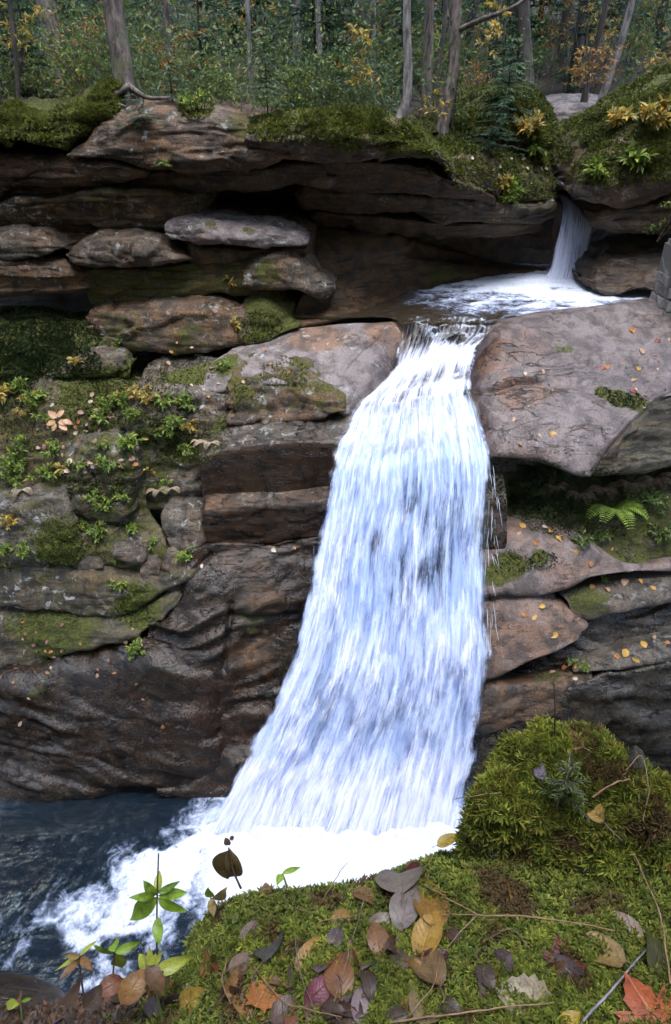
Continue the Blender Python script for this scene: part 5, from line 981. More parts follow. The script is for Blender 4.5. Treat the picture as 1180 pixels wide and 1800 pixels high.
def moss_cover(o, n, size, cols, thr=.35):
    m_ = np.empty(len(o.data.vertices), np.float32); o.data.attributes['moss'].data.foreach_get('value', m_); li = np.empty(len(o.data.loops), np.int32); o.data.loops.foreach_get('vertex_index', li); fm_ = m_[li.reshape(-1, 4)].mean(1)
    p, nn = surf_samples(o, n, lambda c, k: sstep(thr, thr + .25, fm_ + .45 * fbm(c * 2.2, 4, 95)) * (k[:, 2] > -.2) * (c[:, 2] > 0))
    if len(p) == 0: return
    v, f, c = tufts(p, nn, size, 4, cols=cols); mb = MB(); mb.add(v, f, c); tag(mb.build('moss', MOSSM, o, smooth=False), kind='stuff')
for o in list(ROCKS):
    lb = o.get('label', '')
    if lb.startswith('mossy rounded rock overhanging'): moss_cover(o, 9000, .05, MOSSG + MOSSD, .55)
    elif lb.startswith('mossy earth slope'): moss_cover(o, 9000, .05, MOSSG + MOSSD)
    elif lb.startswith('mossy round boulder'): moss_cover(o, 9000, .05, MOSSG + MOSSD)
    elif lb.startswith('mossy-topped overhanging'): moss_cover(o, 7000, .045, MOSSG + MOSSD, .62)
    elif lb.startswith(('plant-covered mossy bank', 'mossy block with', 'tall mossy block', 'dark mossy shelf')): moss_cover(o, 5000, .03, MOSSG + MOSSD + MOSSD, .45)
    elif lb.startswith(('long dark ledge under', 'dark band of rock', 'mossy grey block')): moss_cover(o, 2500, .022, MOSSD + MOSSG, .55)
    elif lb.startswith('shaded mossy recess'): moss_cover(o, 6000, .03, MOSSD + [(.05, .085, .02)], .45)
    elif lb.startswith('leaning rock with a bright'): moss_cover(o, 1500, .02, MOSSG, .4)
# ---------------------------------------------------------------- small plants on the rocks
def put(px, py):
    h, n = hit(px, py); return h if h is not None else P(px, py, 9.0)
small = [  # px, py, height m, spread, n, colours, leaf size, label
 (225, 790, .30, .22, 90, LIME, .055, 'lime leafy plant at the top of the tall mossy block'), (262, 625, .30, .22, 130, LIME, .06, 'bright leafy plant against the low rock wall'), (235, 640, .26, .2, 90, LIME, .06, 'bushy light-green plant left of the bright one'),
 (212, 605, .22, .1, 36, LIME, .05, 'single upright pale sprig on the low rock wall'), (60, 715, .28, .26, 130, LIME, .055, 'green leafy plant above the peach leaves'), (30, 690, .2, .2, 70, LIME, .05, 'green seedling clump at the shelf foot'),
 (215, 712, .22, .22, 90, LIME, .05, 'green plant on the edge of the pale-topped block'), (290, 715, .22, .26, 110, LIME, .05, 'green plants hanging on the pale-topped block front'), (330, 720, .2, .2, 90, LIME, .05, 'small green plant high on the block corner'),
 (300, 770, .22, .2, 90, LIME, .045, 'tangle of thin plants midway down the block front'), (180, 745, .2, .2, 80, LIME, .05, 'pale plant among the fallen pink leaves'), (30, 830, .34, .34, 260, LIME, .06, 'large leafy clump at the photo edge'), (75, 845, .28, .3, 160, LIME, .055, 'leafy clump beside the large edge clump'),
 (100, 800, .2, .22, 80, LIME, .05, 'green plant below the fallen leaves'), (190, 905, .30, .24, 150, LIME, .055, 'tall yellow-green plant in the middle of the bank'), (170, 950, .24, .24, 130, LIME, .055, 'spreading yellow-green plant under the tall one'), (150, 935, .15, .2, 60, LIME, .05, 'small light plant left of the tall yellow-green one'),
 (240, 935, .18, .14, 60, LIME, .05, 'little green plant above the small angular rock'), (212, 990, .14, .12, 50, LIME, .045, 'small bright plant in the rubble crack'), (270, 965, .14, .12, 50, LIME, .04, 'small plant beside the angular cube-like rock'), (325, 985, .1, .1, 36, LIME, .04, 'tiny plant at the foot of the lower slab'), (210, 1035, .12, .14, 44, LIME, .045, 'pale sprig on the tilted grey wedge'),
 (15, 930, .16, .2, 60, YELL, .05, 'yellowing plant at the edge on the mossy grey block'), (12, 995, .16, .22, 60, YELL, .045, 'cream-yellow plant low at the photo edge'), (238, 1150, .24, .17, 170, LIME, .05, 'round bright green plant alone on the dark wet face'),
 (135, 640, .14, .14, 36, YELL, .05, 'pale yellow sprig above the dark flat block'), (265, 830, .14, .24, 60, YELL, .045, 'yellow drooping sprig on the mossy block front'), (110, 830, .16, .2, 70, YELL, .05, 'yellow plant left of the tall mossy block'), (5, 705, .22, .16, 30, YELL, .09, 'yellow-leaved plant cut by the photo edge'),
 (410, 515, .28, .14, 46, YELL, .055, 'small yellow sprig below the round boulder'), (412, 575, .12, .14, 36, YELL, .05, 'yellow sprig on the low rock wall'), (395, 650, .10, .12, 34, LIME, .05, 'tiny pale plant on the grey slab'),
 (335, 195, .22, .3, 120, LIME, .06, 'fern-green clump on the cliff brow beside the roots'), (890, 360, .36, .26, 90, LIME, .08, 'yellow-green bush growing from the cave roof edge'), (885, 330, .2, .2, 50, YELL, .07, 'yellow leaves above the cave-roof bush'), (930, 275, .34, .34, 130, LIME, .10, 'broad-leaved green bush over the chute'),
 (925, 235, .25, .3, 70, YELL, .09, 'yellow-leaved twigs above the broad-leaved bush'), (1105, 300, .38, .4, 180, LIME, .10, 'light green bush spilling over the mossy overhang'), (1050, 312, .22, .3, 80, LIME, .09, 'pale green plant at the tip of the mossy overhang'), (1150, 225, .4, .45, 170, YELL, .10, 'yellow-green bush on top of the mossy overhang'), (1090, 225, .3, .35, 90, YELL, .09, 'small yellow bush left on the mossy overhang'),
 (955, 905, .14, .2, 40, GREEN, .04, 'tiny dark plant in the fern recess'), (1020, 955, .14, .26, 130, GREEN, .045, 'dark green creeper at the recess foot'), (1060, 950, .14, .22, 100, GREEN, .045, 'green clover-like patch beside the creeper'), (1150, 900, .26, .3, 260, GREEN, .05, 'dense small-leaved green plant at the photo edge'), (1165, 950, .26, .26, 260, GREEN, .05, 'hanging small-leaved green plant below the dense one'),
 (1130, 880, .2, .3, 120, GREEN, .05, 'green plants behind the big fern'), (1065, 1020, .08, .12, 40, LIME, .03, 'small plant in the crack above the leaf-strewn ledge'), (1010, 1172, .1, .14, 50, GREEN, .035, 'green tuft below the diagonal granite edge'), (1030, 1175, .1, .1, 40, LIME, .035, 'second green tuft at the end of the diagonal edge')]
for (px, py, h, sp, n, col, ls, lab) in small:
    leafy('plant', lab, put(px, py), h, col, n=n, spread=sp * .8, size=ls * 1.7, stems=4 if n > 60 else 2, cat='plant', stem_r=.0035, asp=.40)
for k in range(34):
    px, py = RNG.uniform(0, 400), RNG.uniform(675, 1000)
    if px > 345 and py > 720: continue
    c_ = LIME if RNG.random() < .75 else YELL; nm = 'light green' if c_ is LIME else 'yellowing'
    leafy('plant', 'small %s plant scattered over the mossy left bank' % nm, put(px, py), RNG.uniform(.12, .24), c_, n=int(RNG.uniform(40, 90)), spread=RNG.uniform(.12, .24), size=RNG.uniform(.055, .085), stems=3, cat='plant', stem_r=.003, asp=.38, group='small %s plants on the left bank' % nm)
# ferns
def fern(label, base, dirs, length, cols):
    base = np.asarray(base, float); root = empty('fern', base); tag(root, label, 'fern')
    for d in dirs:
        d = np.array(d, float); d /= np.linalg.norm(d); n = 18; t = np.linspace(0, 1, n); Ln = length * RNG.uniform(.75, 1.1)
        sp = base + d * (t * Ln)[:, None] + np.array([0, 0, 1.0]) * (.35 * Ln * np.sin(t * 2.2) - .30 * Ln * t ** 2)[:, None]
        sd = np.cross(d, [0, 0, 1.0]); sd /= np.linalg.norm(sd) + 1e-6; m = MB(); m.add(*tube(sp, np.linspace(.004, .001, n), 3), c=np.array(cols[0]) * .7)
        pos, ax, sz = [], [], []
        for k in range(2, n):
            for s in (-1, 1):
                ln = Ln * .30 * math.sin(math.pi * (.12 + .86 * (1 - t[k]))) ** .8
                for q in range(5): pos.append(sp[k] + sd * s * ln * q / 5); ax.append(d * .75 + sd * s * .5 + RNG.normal(size=3) * .1); sz.append(ln * .42 * (1 - q / 7)); 
                pos.append(sp[k]); ax.append(sd * s + d * .35); sz.append(ln)
        v, f = rhombs(np.array(pos), np.array(ax), np.array(sz), .24, .1, flat=.9); m.add(v, f, tints(len(pos), cols, .15)); m.build('frond', LEAF, root, smooth=False)
TAN = [(.55, .36, .24), (.50, .35, .24), (.33, .20, .13), (.45, .34, .2)]
fern('bright green fern in the recess below the smooth slab', put(1075, 895), [(-1, -.5, 0), (-.6, -.9, .1), (.2, -1, 0), (.8, -.6, .1), (1, -.2, .2)], .46, [(.30, .42, .07), (.24, .36, .06)])
fern('small green fern left of the withered ones', put(945, 862), [(-.8, -.6, 0), (.3, -1, 0), (.9, -.3, .2)], .2, GREEN)
for (px, py, l, lab) in [(1020, 868, .3, 'withered tan fern left of the bright green fern'), (1060, 858, .3, 'withered tan fern above the bright green fern'), (1110, 850, .34, 'withered brown fern under the dark face'), (1150, 842, .34, 'withered pinkish fern near the photo edge'), (975, 855, .2, 'small withered fern farthest into the recess')]:
    fern(lab, put(px, py), [(-1, -.4, 0), (-.5, -.9, 0), (.1, -1, 0), (.7, -.7, 0), (1, -.1, .1)], l, TAN)
for (px, py, l, lab) in [(280, 862, .2, 'cream withered fern on the mossy block'), (300, 858, .2, 'cream withered fern beside its twin on the mossy block'), (370, 778, .22, 'cream withered fern at the edge of the wet slab'), (352, 775, .16, 'little cream fern left of the wet slab'), (40, 860, .2, 'tan withered fern under the large edge clump')]:
    fern(lab, put(px, py), [(-1, -.5, 0), (-.2, -1, 0), (.8, -.6, 0)], l, [(.45, .36, .24), (.5, .42, .3)])
# ---------------------------------------------------------------- mossy bank at the viewer's feet
def Yz(px, py, zc): return float(Pz(px, py, CAM_Z + zc)[1])
def zrows(rows): return [[(x, y, Yz(x, y, z)) for (x, y, z) in r] for r in rows]
t = NT('moss_soil'); p_ = t.pos(); n_ = t.noise(p_, 60, 6, .7)
mm_ = t.ramp(t.math('ADD', t.attr('moss'), t.math('MULTIPLY', t.math('SUBTRACT', t.noise(p_, 16, 4), .5), .8)), .35, .6)
MSOIL = t.done(t.bsdf(Base_Color=t.mix(mm_, t.grad(n_, [(.3, (.018, .012, .008)), (.7, (.075, .05, .033))]), t.grad(n_, [(.3, (.018, .026, .006)), (.7, (.06, .075, .015))])), Roughness=.9, Normal=t.bump(n_, .8, .01)))
FGROCKS = []
def fg(o): FGROCKS.append(o); return o
bank_moss = lambda g, n: np.clip(.35 + .9 * sstep(-.42, -.05, g[..., 0] + .5 * (g[..., 1] - .55) + .10 * fbm(g * 7, 3, 304)) - .75 * np.exp(-((g[..., 0] - .02) / .10) ** 2 - ((g[..., 1] - .47) / .06) ** 2), 0, 1)
bank = fg(patch('mossy_bank', 'mossy leaf-strewn bank at the viewer\'s feet', zrows([
    [(-900, 1800, -1.42), (-120, 1800, -1.42), (60, 1775, -1.42), (200, 1745, -1.42), (300, 1712, -1.40), (322, 1645, -1.36), (365, 1592, -1.33), (440, 1560, -1.31), (560, 1546, -1.30), (660, 1530, -1.29), (740, 1500, -1.28), (850, 1470, -1.28), (1000, 1440, -1.27), (1180, 1420, -1.27), (1400, 1420, -1.27), (2400, 1420, -1.27)],
    [(-900, 1830, -1.40), (-120, 1830, -1.40), (60, 1800, -1.40), (200, 1770, -1.39), (300, 1745, -1.37), (345, 1690, -1.31), (400, 1640, -1.27), (470, 1605, -1.255), (570, 1590, -1.25), (660, 1580, -1.24), (740, 1560, -1.23), (850, 1545, -1.205), (1000, 1530, -1.20), (1180, 1520, -1.23), (1400, 1520, -1.23), (2400, 1520, -1.23)],
    [(-900, 1890, -1.39), (-120, 1890, -1.39), (60, 1860, -1.38), (200, 1830, -1.36), (300, 1800, -1.34), (380, 1760, -1.29), (450, 1715, -1.25), (530, 1690, -1.23), (620, 1675, -1.22), (700, 1665, -1.215), (780, 1660, -1.21), (880, 1655, -1.175), (1010, 1650, -1.165), (1180, 1650, -1.20), (1400, 1650, -1.20), (2400, 1650, -1.20)],
    [(-900, 1960, -1.38), (-120, 1960, -1.38), (60, 1940, -1.36), (200, 1920, -1.34), (300, 1900, -1.32), (400, 1870, -1.28), (480, 1840, -1.24), (560, 1820, -1.22), (640, 1810, -1.21), (720, 1800, -1.20), (800, 1800, -1.19), (900, 1800, -1.18), (1020, 1800, -1.17), (1180, 1800, -1.17), (1400, 1800, -1.17), (2400, 1800, -1.17)],
    [(-900, 2400, -1.36), (-120, 2400, -1.36), (60, 2400, -1.34), (200, 2400, -1.32), (300, 2400, -1.30), (400, 2400, -1.28), (480, 2400, -1.24), (560, 2400, -1.22), (640, 2400, -1.21), (720, 2400, -1.20), (800, 2400, -1.19), (900, 2400, -1.18), (1020, 2400, -1.17), (1180, 2400, -1.17), (1400, 2400, -1.17), (2400, 2400, -1.17)]]),
    mat=MSOIL, amp=(.030, 0, .010), seed=301, px=5, skirt=0, kind='structure', attrs=dict(moss=bank_moss)))
# the bank falls away to the gorge: rock under it
patch('gorge_side', 'rock side of the gorge under the viewing bank', [[(x, y, Yz(x, y, z)) for (x, y, z) in r] for r in [
    [(-900, 1800, -1.43), (-120, 1800, -1.43), (60, 1776, -1.43), (200, 1747, -1.43), (300, 1716, -1.42), (340, 1660, -1.39), (440, 1580, -1.35), (660, 1550, -1.33), (850, 1500, -1.32), (1180, 1450, -1.31), (1400, 1450, -1.31), (2400, 1450, -1.31)],
    [(-900, 1850, -2.2), (-120, 1850, -2.2), (60, 1830, -2.2), (200, 1800, -2.2), (300, 1790, -2.2), (340, 1780, -2.2), (440, 1770, -2.2), (660, 1760, -2.2), (850, 1760, -2.2), (1180, 1760, -2.2), (1400, 1760, -2.2), (2400, 1760, -2.2)],
    [(-900, 1990, -9.6), (-120, 1990, -9.6), (60, 1980, -9.6), (200, 1980, -9.6), (300, 1980, -9.6), (340, 1980, -9.6), (440, 1980, -9.6), (660, 1980, -9.6), (850, 1980, -9.6), (1180, 1980, -9.6), (1400, 1980, -9.6), (2400, 1980, -9.6)]]], mat=ROCKD, amp=(.03, 0, .01), seed=302, px=26, skirt=0, kind='structure', attrs=dict(wet=.4))
FGROCKS.append(bpy.data.objects['gorge_side'])
fgrock = fg(patch('rock_boulder', 'wet brown boulder tip at the bottom corner by the pool', zrows([[(-120, 1712, -2.25), (0, 1716, -2.25), (50, 1722, -2.25), (95, 1742, -2.25), (125, 1780, -2.25)], [(-120, 1740, -1.98), (0, 1740, -1.98), (60, 1748, -1.98), (110, 1768, -2.0), (150, 1800, -2.1)],
    [(-120, 1800, -1.85), (0, 1800, -1.85), (60, 1810, -1.86), (110, 1830, -1.9), (150, 1850, -2.0)], [(-120, 1900, -1.8), (0, 1900, -1.8), (60, 1900, -1.82), (110, 1900, -1.9), (150, 1920, -2.0)]]), mat=ROCK, amp=(.02, 0, .006), seed=303, px=4, skirt=.02, attrs=dict(wet=.8, warm=.4, pale=.2)))
# ---------------------------------------------------------------- the mossy stump
def stump_grid():
    # a low broken stump: rings that widen and wander towards the ground
    nth, nr = 150, 96; th = np.linspace(0, 2 * np.pi, nth); c = P(972, 1400, .84); zt, zb = CAM_Z - 1.075, CAM_Z - 1.30
    g = []
    for k in np.linspace(0, 1, nr):
        if k < .38: r = k / .38; z = zt - .022 * r ** 5; rr = .132 * r
        else: s_ = (k - .38) / .62; z = zt - .022 - (zt - .022 - zb) * s_; rr = .132 + .012 * math.sin(s_ * 3) + .15 * s_ ** 2.0 * np.clip(.35 + .65 * np.cos(th + .9), 0, 1)
        lob = 1 + .13 * np.cos(th * 2 + .6) + .10 * np.cos(th * 3 + 2.0) + .07 * np.cos(th * 5 + 1)
        g.append(np.stack([c[0] + np.cos(th) * rr * lob * 1.04, c[1] - .02 + np.sin(th) * rr * lob * .80, z + .030 * np.cos(th - .5) * min(1, k / .38) * (1 - max(0, k - .38)) + 0 * th], -1))
    g = np.array(g); nn = grid_normals(g); nn *= np.sign((nn * (g - g.mean((0, 1)))).sum(-1, keepdims=True)); return g + nn * (.034 * fbm(g * 8, 4, 313) + .018 * fbm(g * 22, 3, 314) - .012 * sstep(.1, .6, vnoise(g * 13, 315)))[..., None]
stump = fg(finish_rock('tree_stump', 'moss-covered old stump rising from the viewing bank', stump_grid(), MSOIL, (.030, 0, .012), dict(moss=.9), (), 311, cat='tree stump'))
post = MB()
pp = resample(np.array([P(1128, 1480, .76), P(1124, 1410, .80), P(1117, 1345, .82), P(1114, 1312, .83)]), 14); v, f = tube(pp, np.concatenate([np.linspace(.030, .020, 11), [.017, .011, .002]]), 12); v = v + .007 * fbm(v * 45, 3, 312)[:, None]
o = mk('dead_stub', v, f, BARKD, stump, attrs=dict(moss=.7)); o['label'] = 'dark rotten upright stub beside the stump top'
bpy.context.view_layer.update(); FBVH = make_bvh(FGROCKS)
def fhit(px, py):
    p, n = hit(px, py, FBVH)
    if p is None: p = Pz(px, py, CAM_Z - 1.25); n = np.array([0, 0, 1.0])
    if n[2] < -.2: n = -n
    return p, n
# moss: short starry cushions on the bank, feathery fronds on the stump
def sprigs(P0, N0, size, fr, cols, spread, rng=RNG, curl=.5, asp=.28, tipc=1.5):
    """small moss shoots; every shoot is a star of narrow curved leaves (two joined rhombs)"""
    n = len(P0); N = np.repeat(N0, fr, 0); r = rand_unit(n * fr, rng); r = r - (r * N).sum(1, keepdims=True) * N; r /= np.linalg.norm(r, axis=1, keepdims=True) + 1e-9
    e = rng.uniform(.25, 1.0, (n * fr, 1)) * spread; a = N * (1.05 - e * .8) + r * e; a /= np.linalg.norm(a, axis=1, keepdims=True)
    s = (np.repeat(size * rng.uniform(.65, 1.3, n), fr) * rng.uniform(.75, 1.15, n * fr))[:, None]; b = np.repeat(P0, fr, 0)
    sd = np.cross(a, N + .01); sd /= np.linalg.norm(sd, axis=1, keepdims=True) + 1e-9
    m = b + a * s * .55; tip = m + (a * (1 - curl * .4) + r * curl * .6 - N * curl * .35) * s * .5
    v = np.stack([b, m + sd * s * asp * .5, tip, m - sd * s * asp * .5], 1).reshape(-1, 3); k = np.arange(n * fr)[:, None] * 4; f = np.concatenate([k + [0, 1, 2], k + [0, 2, 3]], 0)
    pn = fbm(P0 * 14, 3, 330)[:, None]; c = np.array(cols)[rng.integers(0, len(cols), n)] * rng.uniform(.65, 1.3, (n, 1)) * (1 + .55 * pn); c = c * (1 - sstep(.22, .5, fbm(P0 * 19, 2, 331)[:, None])) + np.array([.10, .065, .025]) * sstep(.22, .5, fbm(P0 * 19, 2, 331)[:, None]); size = size * (1 + .5 * fbm(P0 * 26, 2, 332)); c = np.repeat(c, fr, 0); cc = np.stack([c * .35, c, c * tipc, c], 1).reshape(-1, 3); return v, f, np.clip(cc, 0, .8)
FGM = [(.150, .185, .026), (.19, .22, .034), (.105, .145, .022), (.23, .245, .04), (.09, .12, .022), (.18, .17, .03)]
def in_view(c):
    X, Y, Z = project(c); return (X > -60) * (X < 1900) * (Y < 1870) * (Y > 1240) * np.where(X > 1240, .55, 1.0)
pm, nm_ = surf_samples(bank, 22000, lambda c, nn: in_view(c) * sstep(.40, .62, bank_moss(c, nn) + .25 * fbm(c * 11, 3, 320)))
v, f, c = sprigs(pm + .35 * .004 * nm_, np.where(nm_[:, 2:3] < 0, -nm_, nm_), 0.0126, 6, FGM, 1.0); m = MB(); m.add(v, f, c); tag(m.build('moss', MOSSM, None, smooth=False), 'starry green moss cushion covering the viewing bank', None, None, 'stuff')
ps, ns = surf_samples(stump, 10500, lambda c, nn: in_view(c) * (nn[:, 2] > -.5) * sstep(-.55, -.1, fbm(c * 9, 3, 322)))
v, f, c = sprigs(ps, ns * .7 + np.array([0, -.25, .25]), .017, 8, [(x[0] * 1.1, x[1] * 1.05, x[2]) for x in FGM], 1.25, curl=.9, asp=.20); m = MB(); m.add(v, f, c); tag(m.build('moss', MOSSM, stump, smooth=False), kind='stuff')

# ---------------------------------------------------------------- leaves
def fleaf_material(name, rough):
    t = NT(name); uv = t.node('ShaderNodeUVMap'); c = t.attr('tint', 0); sx = t.node('ShaderNodeSeparateXYZ', {0: uv}, out=None); u, v = sx.outputs[0], sx.outputs[1]
    au = t.math('ABSOLUTE', u); vein = t.math('FRACT', t.math('MULTIPLY', t.math('SUBTRACT', v, t.math('MULTIPLY', au, .28)), 9.0))
    vein = t.math('ABSOLUTE', t.math('SUBTRACT', vein, .5)); rib = t.math('MAXIMUM', t.ramp(au, .07, .0), t.ramp(vein, .42, .5, 0, .7))
    p = t.pos(); bl = t.noise(p, 45, 5, .7, .5); bl2 = t.noise(p, 220, 3, .7)
    col = t.mul(c, t.grad(bl, [(.30, (.42, .34, .30)), (.47, (.95, .92, .9)), (.7, (1.25, 1.2, 1.1))])); col = t.mul(col, t.grad(bl2, [(.3, (.75, .72, .7)), (.6, (1.1, 1.1, 1.1))])); col = t.mix(t.math('MULTIPLY', rib, .35), col, t.mul(col, (1.5, 1.35, 1.1)))
    nb = t.bump(t.math('ADD', t.math('MULTIPLY', rib, -1.0), bl), .45, .0025)
    a = t.bsdf(Base_Color=col, Roughness=rough, Normal=nb, Specular_IOR_Level=.45); b = t.node('ShaderNodeBsdfTranslucent', {'Color': col, 'Normal': nb})
    return t.done(t.node('ShaderNodeMixShader', {0: .22, 1: a, 2: b}))
FLEAF = fleaf_material('fallen_leaf', .42); GLEAF = fleaf_material('green_leaf', .38)
def blade(p0, p1, width, up, col, kind='ovate', curl=.12, fold=.12, nt=13, twist=0.0, rng=RNG, edgec=.85):
    p0, p1 = np.asarray(p0, float), np.asarray(p1, float); ax = p1 - p0; Ln = np.linalg.norm(ax); ax = ax / Ln; up = np.asarray(up, float)
    sd = np.cross(ax, up); sd /= np.linalg.norm(sd) + 1e-9; nr = np.cross(sd, ax)
    t = np.linspace(0, 1, nt); S = np.array([-1, -.55, 0, .55, 1.0])
    if kind == 'lance': w = np.sin(np.pi * t ** .85) ** .9 * (1 - .25 * t)
    elif kind == 'round': w = np.sqrt(np.clip(1 - (2 * t - 1) ** 2, 0, 1)) ** .85
    else: w = np.sin(np.pi * np.clip(t, 0, 1) ** .78) ** .75
    w = w * width * Ln * .5
    if kind == 'tooth': w = w * (1 + .10 * ((np.arange(nt) % 2) * 2 - 1))
    ph = rng.uniform(0, 6.28, 2)
    h = curl * Ln * (np.sin(t * 2.6 + ph[0] * .3) - np.sin(ph[0] * .3)) ; v = []
    for s in S:
        hh = h + fold * np.abs(s) * w * 1.6 + .05 * Ln * np.sin(t * 5 + ph[1] + s * 1.3) * abs(s)
        v.append(p0 + ax * (t * Ln)[:, None] + sd * (s * w)[:, None] + nr * hh[:, None])
    v = np.stack(v, 1).reshape(-1, 3); uv = np.stack(np.broadcast_arrays(S[None, :], t[:, None]), -1).reshape(-1, 2)
    c = np.array(col)[None, None] * np.where(np.abs(S) > .9, edgec, 1.0)[None, :, None] * np.ones((nt, 1, 1)); return v, grid_faces(nt, 5), c.reshape(-1, 3), uv
def maple(p0, p1, up, col, rng=RNG, curl=.10):
    p0, p1 = np.asarray(p0, float), np.asarray(p1, float); ax = p1 - p0; Ln = np.linalg.norm(ax); ax /= Ln; sd = np.cross(ax, up); sd /= np.linalg.norm(sd) + 1e-9; nr = np.cross(sd, ax)
    pol = [(0, .0), (.16, .04), (.36, -.06), (.33, .10), (.52, .20), (.40, .28), (.47, .36), (.60, .46), (.50, .50), (.56, .62), (.38, .56), (.26, .50), (.30, .68), (.22, .72), (.16, .84), (.08, .88), (0, 1.0)]
    pol = pol + [(-x, y) for (x, y) in pol[-2:0:-1]]; pol = np.array(pol); cen = np.array([0, .36])
    def em(q): x, y = q[:, 0], q[:, 1]; r = np.hypot(x, y - .36); return p0 + ax * (y * Ln)[:, None] + sd * (x * Ln)[:, None] + nr * (Ln * curl * (1.6 * r ** 2 + .5 * np.sin(4 * x + 2 * y + ph)))[:, None]
    ph = rng.uniform(0, 6); half = cen + (pol - cen) * .5; q = np.concatenate([[cen], half, pol]); n = len(pol); i = np.arange(n); j = (i + 1) % n
    tri = np.stack([0 * i, 1 + i, 1 + j], 1); qd = np.stack([1 + i, 1 + n + i, 1 + n + j, 1 + j], 1); uv = np.stack([q[:, 0] * 1.6, q[:, 1]], 1)
    return em(q), tri, qd, np.array(col)[None] * np.ones((len(q), 1)), uv
def leaf_thing(label, px, py, size_px, rot, kind, col, width=.6, lift=.004, tilt=.25, group=None, curl=.12, bv=fhit, stalk=True, name='fallen_leaf'):
    c, n = bv(px, py); d = np.linalg.norm(c - np.array([0, 0, CAM_Z])); _, _, z = project(c); Ln = size_px * z / FPX
    r = ray(px, py); right = np.array([1.0, 0, 0]); n = n * .75 + np.array([0, -.12, .25]) + RNG.normal(size=3) * tilt * .35; n /= np.linalg.norm(n)
    upv = np.cross(right, r); upv = -upv / np.linalg.norm(upv) if np.cross(right, r)[2] < 0 else np.cross(right, r) / np.linalg.norm(np.cross(right, r))
    a = math.radians(rot); dirn = right * math.cos(a) + upv * math.sin(a); rn = r / np.linalg.norm(r)
    dirn = dirn - rn * (dirn @ n) / (rn @ n); dirn /= np.linalg.norm(dirn)      # lie in the tangent plane, pointing as seen
    fs = np.linalg.norm((dirn - rn * (dirn @ rn))); Ln = Ln / max(fs, .8); c = c + n * lift; p0, p1 = c - dirn * Ln * .5, c + dirn * Ln * .5
    root = empty(name, c); tag(root, label, 'leaf', group)
    if kind == 'maple':
        v, tr, qd, cc, uv = maple(p0, p1, n, col, curl=curl); mk('blade', v, [qd, tr], FLEAF, root, uv=uv, colors=cc)
    else:
        v, f, cc, uv = blade(p0, p1, width, n, col, kind, curl); mk('blade', v, f, FLEAF, root, uv=uv, colors=cc)
    if stalk:
        sv, sf = tube(np.array([p0 + dirn * Ln * .05, p0 - dirn * Ln * .12 + n * .002, p0 - dirn * Ln * .28 + RNG.normal(size=3) * Ln * .04]), [Ln * .014, Ln * .011, Ln * .010], 4); mk('stalk', sv, sf, TWIG, root)
    return root
